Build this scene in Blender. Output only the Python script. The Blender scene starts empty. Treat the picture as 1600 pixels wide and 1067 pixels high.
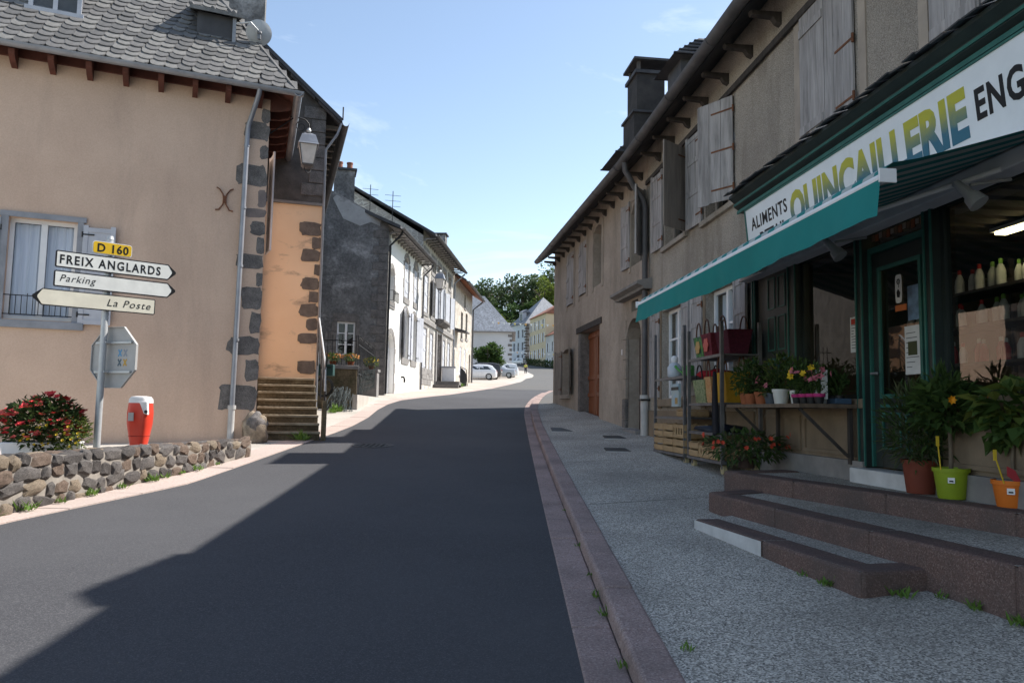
import bpy, bmesh, math, random
from mathutils import Vector, Matrix, noise
sc = bpy.context.scene
C = sc.collection
R = math.radians
EYE = 1.62
rnd = random.Random(7)

# ---------------------------------------------------------------- camera, sky, sun, exposure
cam_d = bpy.data.cameras.new('camera')
cam = bpy.data.objects.new('camera', cam_d); C.objects.link(cam)
P, RO = R(5.1), R(1.0)
f = Vector((0, math.cos(P), math.sin(P))); r0 = Vector((1, 0, 0)); u0 = Vector((0, -math.sin(P), math.cos(P)))
cr = r0*math.cos(RO) + u0*math.sin(RO); cu = u0*math.cos(RO) - r0*math.sin(RO)
cam.matrix_world = Matrix(((cr.x, cu.x, -f.x, 0), (cr.y, cu.y, -f.y, 0), (cr.z, cu.z, -f.z, EYE), (0, 0, 0, 1)))
cam_d.sensor_width = 36; cam_d.lens = 27.0; cam_d.clip_start = .05; cam_d.clip_end = 3000
sc.camera = cam

SUN_AZ, SUN_EL = 64.0, 47.0
w = bpy.data.worlds.new('World'); sc.world = w; w.use_nodes = True
nt = w.node_tree; nt.nodes.clear()
sky = nt.nodes.new('ShaderNodeTexSky'); sky.sky_type = 'NISHITA'; sky.sun_disc = False
sky.sun_elevation = R(SUN_EL); sky.sun_rotation = R(SUN_AZ); sky.altitude = 900; sky.air_density = 1.0; sky.dust_density = .6; sky.ozone_density = 1.2
tc = nt.nodes.new('ShaderNodeTexCoord'); mp = nt.nodes.new('ShaderNodeMapping'); mp.inputs['Scale'].default_value = (1.6, 1.6, 5.5)
nz = nt.nodes.new('ShaderNodeTexNoise'); nz.inputs['Scale'].default_value = 1.7; nz.inputs['Detail'].default_value = 7; nz.inputs['Roughness'].default_value = .62; nz.inputs['Distortion'].default_value = .6
rp = nt.nodes.new('ShaderNodeValToRGB'); rp.color_ramp.elements[0].position = .5; rp.color_ramp.elements[1].position = .95
rp.color_ramp.elements[1].color = (.55, .55, .55, 1)
mx = nt.nodes.new('ShaderNodeMixRGB'); mx.inputs[2].default_value = (7.6, 8.4, 9.4, 1)
bg = nt.nodes.new('ShaderNodeBackground'); bg.inputs[1].default_value = .15
out = nt.nodes.new('ShaderNodeOutputWorld')
L = nt.links.new
L(tc.outputs['Generated'], mp.inputs[0]); L(mp.outputs[0], nz.inputs['Vector']); L(nz.outputs[0], rp.inputs[0]); L(rp.outputs[0], mx.inputs[0])
L(sky.outputs[0], mx.inputs[1]); wb = nt.nodes.new('ShaderNodeMixRGB'); wb.blend_type = 'MULTIPLY'; wb.inputs[0].default_value = 1; wb.inputs[2].default_value = (.9, .815, .715, 1)
L(mx.outputs[0], wb.inputs[1]); L(wb.outputs[0], bg.inputs[0]); L(bg.outputs[0], out.inputs[0])
sd = bpy.data.lights.new('sun', 'SUN'); sd.energy = 4.1; sd.angle = R(.55); sd.color = (1, .95, .87)
sun = bpy.data.objects.new('sun', sd); C.objects.link(sun)
tosun = Vector((math.sin(R(SUN_AZ))*math.cos(R(SUN_EL)), math.cos(R(SUN_AZ))*math.cos(R(SUN_EL)), math.sin(R(SUN_EL))))
sun.rotation_euler = tosun.to_track_quat('Z', 'Y').to_euler()
sc.view_settings.view_transform = 'Standard'; sc.view_settings.look = 'None'; sc.view_settings.gamma = 1; sc.view_settings.exposure = 1.15
sc.view_settings.use_curve_mapping = False
sc.render.engine = 'CYCLES'; sc.cycles.use_denoising = True; sc.cycles.max_bounces = 8; sc.cycles.transparent_max_bounces = 12
sc.cycles.caustics_reflective = False; sc.cycles.caustics_refractive = False

# ---------------------------------------------------------------- materials
MATS = {}
def newmat(name):
    m = bpy.data.materials.new(name); m.use_nodes = True
    b = m.node_tree.nodes['Principled BSDF']; MATS[name] = m
    return m, m.node_tree, b
def N(nt, t, **k):
    n = nt.nodes.new(t)
    for a, v in k.items():
        if a in n.inputs.keys(): n.inputs[a].default_value = v
        else: setattr(n, a, v)
    return n
def coords(nt, kind, sx=(1, 1, 1), rz=0):
    if kind == 'pos': s = N(nt, 'ShaderNodeNewGeometry').outputs['Position']
    else: s = N(nt, 'ShaderNodeTexCoord').outputs['Object']
    mpn = N(nt, 'ShaderNodeMapping'); mpn.inputs['Scale'].default_value = sx; mpn.inputs['Rotation'].default_value = (0, 0, rz)
    nt.links.new(s, mpn.inputs[0]); return mpn.outputs[0]
def mixc(nt, fac, a, b, blend='MIX'):
    n = N(nt, 'ShaderNodeMixRGB', blend_type=blend)
    for i, x in ((0, fac), (1, a), (2, b)):
        if isinstance(x, (int, float)): n.inputs[i].default_value = x if i == 0 else (x, x, x, 1)
        elif isinstance(x, tuple): n.inputs[i].default_value = (*x, 1)
        else: nt.links.new(x, n.inputs[i])
    return n.outputs[0]
def ramp(nt, src, p0, p1, c0=0., c1=1.):
    n = N(nt, 'ShaderNodeValToRGB'); e = n.color_ramp.elements
    e[0].position = p0; e[1].position = p1; e[0].color = (c0, c0, c0, 1); e[1].color = (c1, c1, c1, 1)
    nt.links.new(src, n.inputs[0]); return n.outputs[0]
def noi(nt, vec, scale, detail=4, rough=.6, dist=0):
    n = N(nt, 'ShaderNodeTexNoise', Scale=scale, Detail=detail, Roughness=rough, Distortion=dist); nt.links.new(vec, n.inputs['Vector']); return n.outputs[0]
def bump(nt, b, h, strength, dist=.01):
    n = N(nt, 'ShaderNodeBump', Strength=strength, Distance=dist); nt.links.new(h, n.inputs['Height']); nt.links.new(n.outputs[0], b.inputs['Normal'])
def M(name, c1, c2=None, scale=4, rough=.85, bmp=0, bs=60, metal=0, kind='pos', sx=(1, 1, 1), spec=.25, stain=None, lo=.35, hi=.65, fine=None, bd=.01):
    """plain two-tone surface; stain=(colour, scale, lo, hi, stretch); fine=(amount, scale)"""
    if name in MATS: return MATS[name]
    m, nt, b = newmat(name)
    v = coords(nt, kind, sx)
    c2 = c2 or tuple(min(1, x*.8) for x in c1)
    col = mixc(nt, ramp(nt, noi(nt, v, scale, 6), lo, hi), c2, c1)
    if stain:
        v2 = coords(nt, kind, stain[4] if len(stain) > 4 else (1, 1, 1))
        col = mixc(nt, ramp(nt, noi(nt, v2, stain[1], 8, .65, .4), stain[2], stain[3]), col, stain[0])
    if fine:
        col = mixc(nt, fine[0], col, ramp(nt, noi(nt, v, fine[1], 2, .7), .3, .7), 'OVERLAY')
    nt.links.new(col, b.inputs['Base Color'])
    b.inputs['Roughness'].default_value = rough; b.inputs['Metallic'].default_value = metal; b.inputs['Specular IOR Level'].default_value = spec
    if bmp: bump(nt, b, noi(nt, v, bs, 5, .65), bmp, bd)
    return m
def glass(name, tint=(.9, .93, .92), rough=.015, ior=1.55, dirt=.0):
    if name in MATS: return MATS[name]
    m, nt, b = newmat(name); nt.nodes.remove(b)
    t = N(nt, 'ShaderNodeBsdfTransparent'); t.inputs[0].default_value = (*tint, 1)
    g = N(nt, 'ShaderNodeBsdfGlossy', Roughness=rough)
    fr = N(nt, 'ShaderNodeFresnel', IOR=ior); bf = N(nt, 'ShaderNodeMapRange'); bf.inputs['To Min'].default_value = ior; bf.inputs['To Max'].default_value = 1/ior; nt.links.new(N(nt, 'ShaderNodeNewGeometry').outputs['Backfacing'], bf.inputs[0]); nt.links.new(bf.outputs[0], fr.inputs[0]); mxs = N(nt, 'ShaderNodeMixShader')
    v = coords(nt, 'pos'); bp = N(nt, 'ShaderNodeBump', Strength=.06, Distance=.02); nt.links.new(noi(nt, v, 1.3, 2), bp.inputs['Height']); nt.links.new(bp.outputs[0], g.inputs['Normal'])
    nt.links.new(fr.outputs[0], mxs.inputs[0]); nt.links.new(t.outputs[0], mxs.inputs[1]); nt.links.new(g.outputs[0], mxs.inputs[2])
    nt.links.new(mxs.outputs[0], nt.nodes['Material Output'].inputs[0]); return m
def emis(name, col, s):
    if name in MATS: return MATS[name]
    m, nt, b = newmat(name); b.inputs['Emission Color'].default_value = (*col, 1); b.inputs['Emission Strength'].default_value = s; b.inputs['Base Color'].default_value = (*col, 1); return m
def granular(name, cols, scale, rough=.9, bmp=.6, patch=None, bd=.004, cracks=0):
    m, nt, b = newmat(name); v = coords(nt, 'pos')
    vo = N(nt, 'ShaderNodeTexVoronoi', Scale=scale); nt.links.new(v, vo.inputs['Vector'])
    sep = N(nt, 'ShaderNodeSeparateColor'); nt.links.new(vo.outputs['Color'], sep.inputs[0])
    cr_ = N(nt, 'ShaderNodeValToRGB'); e = cr_.color_ramp.elements
    e[0].color = (*cols[0], 1); e[1].color = (*cols[-1], 1)
    for i, c in enumerate(cols[1:-1]): x = e.new((i+1)/(len(cols)-1)); x.color = (*c, 1)
    nt.links.new(sep.outputs[0], cr_.inputs[0]); col = cr_.outputs[0]
    if patch: col = mixc(nt, ramp(nt, noi(nt, v, patch[1], 7, .62), .38, .66, 0, patch[2]), col, patch[0])
    nt.links.new(col, b.inputs['Base Color']); b.inputs['Roughness'].default_value = rough; b.inputs['Specular IOR Level'].default_value = .2
    bump(nt, b, noi(nt, v, scale*.9, 3, .7), bmp, bd); return m
def rubble(name, stones, mortar, scale, stretch=(1, 1, 1.7), edge=.06):
    m, nt, b = newmat(name); v = coords(nt, 'pos', stretch)
    vo = N(nt, 'ShaderNodeTexVoronoi', Scale=scale, feature='DISTANCE_TO_EDGE'); vc = N(nt, 'ShaderNodeTexVoronoi', Scale=scale)
    nv = N(nt, 'ShaderNodeTexNoise', Scale=6.); nt.links.new(v, nv.inputs['Vector'])
    vv = mixc(nt, .06, v, nv.outputs['Color'], 'ADD')
    nt.links.new(vv, vo.inputs['Vector']); nt.links.new(vv, vc.inputs['Vector'])
    sep = N(nt, 'ShaderNodeSeparateColor'); nt.links.new(vc.outputs['Color'], sep.inputs[0])
    c = mixc(nt, sep.outputs[0], stones[0], stones[1]); c = mixc(nt, ramp(nt, noi(nt, v, 9, 6), .35, .7, 0, .6), c, stones[2])
    mk = ramp(nt, vo.outputs[0], edge*.4, edge)
    nt.links.new(mixc(nt, mk, mortar, c), b.inputs['Base Color']); b.inputs['Roughness'].default_value = .92
    bump(nt, b, mk, .7, .03); return m

ASPH = granular('asphalt', [(.036, .036, .041), (.06, .06, .066), (.05, .05, .056), (.11, .11, .115)], 150, .88, .5, ((.085, .085, .09), .3, .6))
ASPH2 = granular('old_asphalt', [(.07, .07, .07), (.11, .11, .11), (.09, .088, .085), (.15, .15, .148)], 120, .9, .5, ((.13, .12, .11), .5, .6))
AGG = granular('aggregate_paving', [(.07, .065, .06), (.7, .655, .58), (.22, .205, .18), (.85, .8, .71), (.11, .102, .09), (.52, .485, .43)], 100, .92, .9, ((.17, .158, .14), .5, .6))
KERB = granular('pink_granite', [(.22, .16, .145), (.4, .29, .265), (.3, .22, .2), (.5, .4, .375)], 110, .9, .6, ((.13, .105, .1), 1.3, .55))
STEPK = granular('red_brown_concrete', [(.085, .055, .048), (.16, .1, .086), (.12, .078, .068), (.23, .165, .145)], 130, .9, .6, ((.085, .07, .066), 2.2, .7))
PINKP = granular('pink_paving', [(.36, .28, .25), (.48, .38, .34), (.42, .33, .3), (.52, .44, .4)], 60, .93, .5, ((.36, .31, .28), .9, .5))
PALE = granular('pale_concrete', [(.36, .33, .3), (.5, .47, .43), (.43, .4, .37)], 60, .95, .6, ((.3, .27, .23), .8, .6))
GRAV = granular('beige_gravel', [(.34, .3, .26), (.5, .45, .4), (.42, .38, .33)], 14, .95, .6, ((.3, .26, .22), .35, .6))
SOIL = M('soil', (.16, .14, .11), (.1, .09, .07), 3, .95, .5, 20)
GRASSG = M('hill_grass', (.07, .095, .03), (.05, .07, .025), .05, .95)
REND1 = M('beige_render', (.62, .455, .35), (.56, .405, .31), .9, .93, .25, 70, stain=((.44, .32, .25), 1.1, .5, .85, (1, 1, .22)), fine=(.08, 40))
PEACH = M('peach_render', (.9, .65, .44), (.84, .59, .39), .8, .93, .2, 60, stain=((.3, .22, .17), 1.3, .55, .74, (1, 1, 2.2)))
SOOT = M('dark_lava_wall', (.12, .108, .1), (.07, .064, .06), 3, .95, .8, 28, stain=((.16, .15, .14), 1.4, .6, .85))
SOOT3 = M('dark_patchy_render', (.18, .175, .172), (.12, .117, .116), 1.6, .95, .5, 30, stain=((.34, .33, .325), .75, .52, .68, (1, 1, 1.5)), fine=(.3, 10))
WHITEW = M('white_render', (.78, .77, .74), (.72, .7, .67), .7, .93, .15, 40, stain=((.55, .52, .47), 1.1, .66, .9))
RUB = rubble('pale_rubble', [(.36, .33, .3), (.56, .53, .49), (.24, .22, .2)], (.6, .57, .52), 2.2)
RUB5 = rubble('warm_rubble', [(.38, .33, .28), (.56, .51, .45), (.28, .25, .22)], (.58, .53, .46), 2.4)
ASHL = M('grey_ashlar', (.25, .235, .225), (.18, .17, .165), 3, .92, .4, 20)
QUO = M('basalt_quoin', (.19, .174, .165), (.11, .102, .098), 5, .95, .9, 30, fine=(.4, 60))
QUOB = M('brown_basalt', (.2, .168, .145), (.125, .106, .095), 6, .95, .9, 30)
QUOP = M('painted_over_quoin', (.24, .195, .175), (.17, .145, .14), 5, .95, .5, 30)
STN = [M('lava_stone_%s' % n, a, b_, 9, .95, 1., 35, kind='obj', bd=.02, stain=((.36, .33, .3), 2.6, .62, .8)) for n, a, b_ in
       (('grey', (.22, .2, .19), (.1, .092, .09)), ('brown', (.26, .19, .15), (.12, .09, .072)), ('dark', (.15, .135, .13), (.07, .064, .062)), ('tan', (.36, .29, .22), (.2, .16, .12)))]
MORT = M('mortar', (.3, .27, .24), (.2, .18, .16), 5, .95, .6, 30)
SLATE = [M('slate_%s' % n, a, tuple(x*.6 for x in a), 7, .75, .5, 40, kind='obj', spec=.4, stain=((.4, .4, .36), 4, .66, .8)) for n, a in
         (('grey', (.15, .146, .145)), ('pale', (.195, .19, .183)), ('dark', (.115, .113, .113)))]
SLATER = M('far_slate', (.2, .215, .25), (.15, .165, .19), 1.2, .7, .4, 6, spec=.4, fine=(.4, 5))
SLATED = M('dark_slate', (.085, .085, .09), (.05, .05, .055), 2, .8, .5, 10)
ROOFB = M('terracotta_roof', (.3, .13, .09), (.22, .1, .07), 1, .9)
BROWN = M('brown_wall', (.42, .355, .3), (.3, .255, .215), .9, .95, .22, 30, stain=((.19, .157, .128), 1.0, .5, .78, (1, 1, .3)), fine=(.1, 14))
PEBB = M('pebbledash', (.48, .425, .365), (.37, .325, .28), .8, .96, 1., 95, stain=((.2, .165, .13), 1.0, .48, .76, (1, 1, .28)), fine=(.5, 80), bd=.03)
SURR = M('pale_stone_surround', (.38, .325, .27), (.28, .24, .205), 2, .93, .4, 25)
LOWST = M('tan_dressed_stone', (.25, .19, .135), (.17, .13, .092), 2, .9, .4, 30)
WOODG = M('weathered_grey_wood', (.4, .38, .375), (.25, .237, .235), 1.2, .85, .7, 5, sx=(9, 9, 1), stain=((.13, .12, .117), 1.5, .5, .75, (7, 7, .6)), spec=.2)
WOODG2 = M('weathered_brown_wood', (.3, .26, .23), (.2, .175, .155), 1.2, .85, .7, 5, sx=(9, 9, 1), spec=.2)
WOODD = M('dark_aged_wood', (.07, .06, .055), (.04, .035, .033), 2, .9, .4, 8, sx=(6, 6, 1))
REDW = M('red_brown_timber', (.13, .05, .036), (.08, .032, .025), 3, .8, .3, 10)
ORNW = M('orange_stained_wood', (.27, .095, .045), (.19, .066, .03), 2, .6, .3, 6, sx=(8, 8, 1))
DARKDOOR = M('dark_red_door', (.06, .03, .024), (.04, .02, .017), 3, .6)
WHITEP = M('white_paint', (.76, .76, .77), (.68, .68, .7), 3, .6, .1, 20)
SHUTW = M('pale_grey_paint', (.5, .51, .55), (.42, .43, .47), 3, .7, .2, 20)
GREYP = M('grey_trim_paint', (.3, .31, .34), (.22, .23, .25), 3, .7, .2, 20)
ZINC = M('zinc', (.32, .33, .36), (.24, .25, .28), 3, .5, .15, 12, metal=.5, spec=.5)
ZINCD = M('dark_zinc', (.13, .125, .13), (.085, .082, .086), 2.5, .6, .2, 12, metal=.3)
CAST = M('white_cast_pipe', (.5, .49, .48), (.4, .39, .38), 4, .7)
IRON = M('black_iron', (.03, .03, .032), (.02, .02, .022), 5, .6, .2, 30, metal=.3, spec=.4)
RUST = M('rusted_iron', (.2, .085, .045), (.11, .05, .032), 9, .9, .6, 40)
GALV = M('galvanised_steel', (.5, .51, .52), (.42, .43, .44), 6, .45, .1, 20, metal=.25, spec=.5)
GALVD = M('worn_rack_steel', (.2, .2, .21), (.13, .13, .14), 6, .5, .1, 20, metal=.6)
DGREEN = M('dark_green_paint', (.022, .032, .03), (.015, .022, .021), 4, .5, .1, 12, spec=.4)
TEAL = M('teal_trim_paint', (.035, .14, .115), (.025, .1, .085), 4, .5, .1, 12)
AWN = M('teal_awning_cloth', (.012, .2, .19), (.01, .165, .16), 1.2, .8, .1, 120)
AWNW = M('white_awning_cloth', (.38, .42, .41), (.33, .37, .36), 1.2, .85, .1, 120)
SIGNW = M('sign_white', (.74, .77, .8), (.66, .69, .72), 2, .5, stain=((.5, .51, .5), 1.6, .62, .9, (1, 1, .3)))
BLACK = M('black_letter', (.012, .012, .014), (.01, .01, .011), 3, .5)
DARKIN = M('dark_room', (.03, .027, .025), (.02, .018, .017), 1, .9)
SHOPIN = M('shop_interior', (.16, .13, .105), (.11, .09, .075), 1, .9)
CURT = M('net_curtain', (.62, .66, .74), (.46, .5, .6), 1.5, .9, sx=(14, 14, .4))
GLS = glass('window_glass'); GLSS = glass('shop_glass', (.8, .83, .82), .01, 1.9)
LAMPG = M('lantern_glass', (.62, .58, .55), (.5, .46, .43), 4, .35)
CRATE = M('crate_wood', (.42, .29, .16), (.33, .22, .12), 3, .85, .3, 10, kind='obj', sx=(1, 6, 6))
RUBB = M('rubber', (.02, .02, .02), None, 4, .8)
def plain(name, c, rough=.6, metal=0, spec=.3): return M(name, c, tuple(x*.88 for x in c), 6, rough, 0, 10, metal, 'obj', spec=spec)
def leafmat(name, a, b_):
    if name in MATS: return MATS[name]
    m, nt, b = newmat(name); v = coords(nt, 'obj')
    gi = N(nt, 'ShaderNodeNewGeometry'); c = mixc(nt, gi.outputs['Random Per Island'], a, b_)
    c = mixc(nt, ramp(nt, noi(nt, v, .9, 3), .35, .65, 0, .5), c, tuple(x*.55 for x in b_))
    nt.links.new(c, b.inputs['Base Color']); b.inputs['Roughness'].default_value = .55; b.inputs['Specular IOR Level'].default_value = .25
    tr = N(nt, 'ShaderNodeBsdfTranslucent'); nt.links.new(c, tr.inputs[0]); ms = N(nt, 'ShaderNodeMixShader'); ms.inputs[0].default_value = .3
    nt.links.new(b.outputs[0], ms.inputs[1]); nt.links.new(tr.outputs[0], ms.inputs[2]); nt.links.new(ms.outputs[0], nt.nodes['Material Output'].inputs[0]); return m
LEAFD = leafmat('leaf_dark', (.04, .08, .025), (.07, .12, .035)); LEAFM = leafmat('leaf_mid', (.05, .1, .025), (.09, .15, .04))
LEAFY = leafmat('leaf_yellow_green', (.1, .15, .03), (.17, .2, .045)); LEAFO = leafmat('leaf_olive', (.06, .075, .035), (.1, .11, .05))
LEAFB = leafmat('leaf_bright', (.17, .23, .05), (.24, .3, .07)); LEAFT = leafmat('leaf_far_tree', (.075, .11, .065), (.12, .16, .085))
BARK = M('bark', (.17, .135, .1), (.1, .08, .06), 6, .95, .6, 20, kind='obj')
WEED = leafmat('weed_leaf', (.1, .2, .03), (.18, .3, .06))

# ---------------------------------------------------------------- object helpers
ORG = {}
def org_of(o): return ORG.get(o.name, Vector((0, 0, 0)))
def thing(name, label, cat, loc=(0, 0, 0), rz=0, group=None, kind=None):
    o = bpy.data.objects.new(name, None); C.objects.link(o); o.empty_display_size = .2
    o.location = loc; o.rotation_euler = (0, 0, rz)
    ORG[o.name] = Vector(loc); tag(o, label, cat, group, kind); return o
def tag(o, label=None, cat=None, group=None, kind=None):
    for k, v in (('label', label), ('category', cat), ('group', group), ('kind', kind)):
        if v: o[k] = v
    return o
class Frame:
    """local u (along a facade), d (outwards), z (up)"""
    def __init__(s, o, ang, side):
        a = math.radians(ang); s.o = Vector((o[0], o[1], 0)); s.u = Vector((math.sin(a), math.cos(a), 0)); s.n = Vector((s.u.y, -s.u.x, 0))*side
        s.M = Matrix(((s.u.x, s.n.x, 0, s.o.x), (s.u.y, s.n.y, 0, s.o.y), (0, 0, 1, 0), (0, 0, 0, 1)))
    def p(s, u, d, z): return s.M @ Vector((u, d, z))
def TR(u, d, z): return Matrix.Translation((u, d, z))
def RZ(a): return Matrix.Rotation(a, 4, 'Z')
def RX(a): return Matrix.Rotation(a, 4, 'X')
def RY(a): return Matrix.Rotation(a, 4, 'Y')
class MB:
    def __init__(s, T=None): s.T = T or Matrix.Identity(4); s.v = []; s.f = []; s.m = []
    def add(s, vs, fs, mi=0):
        b = len(s.v); s.v += [s.T @ Vector(v) for v in vs]
        for q in fs: s.f.append([b+i for i in q]); s.m.append(mi)
        return s
    def box(s, a, b, mi=0):
        (x0, y0, z0), (x1, y1, z1) = a, b
        return s.add([(x0, y0, z0), (x1, y0, z0), (x1, y1, z0), (x0, y1, z0), (x0, y0, z1), (x1, y0, z1), (x1, y1, z1), (x0, y1, z1)],
                     [(0, 3, 2, 1), (4, 5, 6, 7), (0, 1, 5, 4), (1, 2, 6, 5), (2, 3, 7, 6), (3, 0, 4, 7)], mi)
    def ext(s, pts, vec, mi=0):
        n = len(pts); v = Vector(vec); p2 = [tuple(Vector(p)+v) for p in pts]
        return s.add(list(pts)+p2, [tuple(range(n))[::-1], tuple(range(n, 2*n))]+[(i, (i+1) % n, n+(i+1) % n, n+i) for i in range(n)], mi)
    def poly(s, pts, mi=0): return s.add(pts, [tuple(range(len(pts)))], mi)
    def tube(s, pts, r, seg=8, mi=0, cap=True):
        pts = [Vector(p) for p in pts]; rs = r if isinstance(r, (list, tuple)) else [r]*len(pts)
        b = len(s.v); up = None; vs = []
        for i, p in enumerate(pts):
            t = (pts[min(i+1, len(pts)-1)]-pts[max(i-1, 0)]).normalized()
            if up is None: up = t.orthogonal().normalized()
            up = (up - t*up.dot(t)); up = up.normalized() if up.length > 1e-6 else t.orthogonal().normalized()
            q = t.cross(up)
            for k in range(seg):
                a = 2*math.pi*k/seg; vs.append(p + (up*math.cos(a)+q*math.sin(a))*rs[i])
        fs = [(i*seg+k, i*seg+(k+1) % seg, (i+1)*seg+(k+1) % seg, (i+1)*seg+k) for i in range(len(pts)-1) for k in range(seg)]
        if cap: fs += [tuple(range(seg))[::-1], tuple((len(pts)-1)*seg+k for k in range(seg))]
        return s.add(vs, fs, mi)
    def lathe(s, prof, seg=16, mi=0, c=(0, 0, 0), cap=True):
        vs = []; n = len(prof)
        for (r, z) in prof:
            for k in range(seg):
                a = 2*math.pi*k/seg; vs.append((c[0]+r*math.cos(a), c[1]+r*math.sin(a), c[2]+z))
        fs = [(i*seg+k, i*seg+(k+1) % seg, (i+1)*seg+(k+1) % seg, (i+1)*seg+k) for i in range(n-1) for k in range(seg)]
        if cap: fs += [tuple(range(seg))[::-1], tuple((n-1)*seg+k for k in range(seg))]
        return s.add(vs, fs, mi)
    def sphere(s, c, r, mi=0, seg=10, rings=6):
        rr = r if isinstance(r, (tuple, list)) else (r, r, r)
        vs = []; 
        for i in range(rings+1):
            t = math.pi*i/rings
            for k in range(seg):
                a = 2*math.pi*k/seg; vs.append((c[0]+rr[0]*math.sin(t)*math.cos(a), c[1]+rr[1]*math.sin(t)*math.sin(a), c[2]-rr[2]*math.cos(t)))
        return s.add(vs, [(i*seg+k, i*seg+(k+1) % seg, (i+1)*seg+(k+1) % seg, (i+1)*seg+k) for i in range(rings) for k in range(seg)], mi)
    def leaf(s, p, d, up, l, wd, mi=0, fold=.25):
        d = d.normalized(); sd_ = d.cross(up)
        if sd_.length < 1e-4: sd_ = d.orthogonal()
        sd_.normalize(); n = sd_.cross(d)
        p = Vector(p); m = p+d*l*.45
        return s.add([p, m+sd_*wd*.5+n*wd*fold, p+d*l, m-sd_*wd*.5+n*wd*fold], [(0, 1, 2), (0, 2, 3)], mi)
    def mesh(s, name, mats, smooth=0, recalc=True, org=Vector((0, 0, 0))):
        me = bpy.data.meshes.new(name); me.from_pydata([v-org for v in s.v], [], s.f)
        for m in (mats if isinstance(mats, (list, tuple)) else [mats]): me.materials.append(m)
        me.polygons.foreach_set('material_index', s.m)
        if recalc:
            bm = bmesh.new(); bm.from_mesh(me); bmesh.ops.recalc_face_normals(bm, faces=bm.faces); bm.to_mesh(me); bm.free()
        if smooth:
            me.polygons.foreach_set('use_smooth', [True]*len(me.polygons)); me.set_sharp_from_angle(angle=R(smooth))
        me.update(); return me
    def build(s, name, mats, parent=None, smooth=0, recalc=True, bevel=0, kind=None, label=None):
        og = org_of(parent) if parent else Vector((0, 0, 0))
        o = bpy.data.objects.new(name, s.mesh(name, mats, smooth, recalc, og)); C.objects.link(o)
        if parent: o.parent = parent
        ORG[o.name] = og
        if bevel:
            b = o.modifiers.new('bevel', 'BEVEL'); b.width = bevel; b.segments = 2; b.limit_method = 'ANGLE'; b.angle_limit = R(40)
        if kind: o['kind'] = kind
        if label: o['label'] = label
        return o
def inst(name, me, parent, M4, og=None):
    """one more object of a shared mesh, placed with a world matrix under a parent that is not rotated"""
    o = bpy.data.objects.new(name, me); C.objects.link(o); o.parent = parent
    g = org_of(parent) if og is None else og
    o.matrix_local = Matrix.Translation(-g) @ M4; ORG[o.name] = g; return o
def copy_tree(o, parent=None):
    c = o.copy(); C.objects.link(c); c.parent = parent
    ORG[c.name] = ORG.get(o.name, Vector((0, 0, 0)))
    for ch in list(o.children): copy_tree(ch, c)
    return c
def text_mesh(name, body, size, mat, M4, parent, sx=1., width=None, shear=0, bold=0, align='LEFT', extr=.002, spacing=1.):
    cu_ = bpy.data.curves.new('t', 'FONT'); cu_.body = body; cu_.size = size; cu_.shear = shear; cu_.offset = bold; cu_.extrude = extr; cu_.align_x = align; cu_.space_character = spacing; cu_.resolution_u = 3
    ob = bpy.data.objects.new('t', cu_); C.objects.link(ob)
    dg = bpy.context.evaluated_depsgraph_get(); me = bpy.data.meshes.new_from_object(ob.evaluated_get(dg))
    bpy.data.objects.remove(ob); bpy.data.curves.remove(cu_)
    og = org_of(parent)
    if width:
        xs = [v.co.x for v in me.vertices]; sx = width/(max(xs)-min(xs)); me.transform(TR(-min(xs), 0, 0))
    me.transform(Matrix.Translation(-og) @ M4 @ Matrix.Diagonal((sx, 1, 1, 1)))
    me.materials.clear(); me.materials.append(mat); me.name = name
    o = bpy.data.objects.new(name, me); C.objects.link(o); o.parent = parent; ORG[o.name] = og; return o

def wall_mb(mb, u0, u1, z0, z1, holes, t=.28, mi=0, rmi=None, d=0):
    """front sheet with openings (u0,u1,z0,z1,rise) and their reveals"""
    rmi = mi if rmi is None else rmi
    us = sorted({u0, u1, *[h[0] for h in holes], *[h[1] for h in holes]}); zs = sorted({z0, z1, *[h[2] for h in holes], *[h[3] for h in holes]})
    us = [x for x in us if u0 <= x <= u1]; zs = [x for x in zs if z0 <= x <= z1]
    for i in range(len(us)-1):
        for j in range(len(zs)-1):
            a, b, c, e = us[i], us[i+1], zs[j], zs[j+1]; m = ((a+b)/2, (c+e)/2)
            if any(h[0] < m[0] < h[1] and h[2] < m[1] < h[3] for h in holes): continue
            mb.poly([(a, d, c), (b, d, c), (b, d, e), (a, d, e)], mi)
    for h in holes:
        a, b, c, e = h[:4]; rise = h[4] if len(h) > 4 else 0
        if rise:
            n = 8; cx = (a+b)/2; hw = (b-a)/2; rad = (hw*hw+rise*rise)/(2*rise); zc = e-rad
            top = []
            for k in range(n+1):
                x = a+(b-a)*k/n; top.append((x, zc+math.sqrt(max(0, rad*rad-(x-cx)**2))))
            for k in range(n):
                (x0, y0), (x1, y1) = top[k], top[k+1]
                mb.poly([(x0, d, y0), (x1, d, y1), (x1, d, e), (x0, d, e)], mi)
        else: top = [(a, e), (b, e)]
        path = [(a, c)]+top+[(b, c)]
        for k in range(len(path)):
            (x0, y0), (x1, y1) = path[k], path[(k+1) % len(path)]
            mb.poly([(x0, d, y0), (x1, d, y1), (x1, d-t, y1), (x0, d-t, y0)], rmi)
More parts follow.
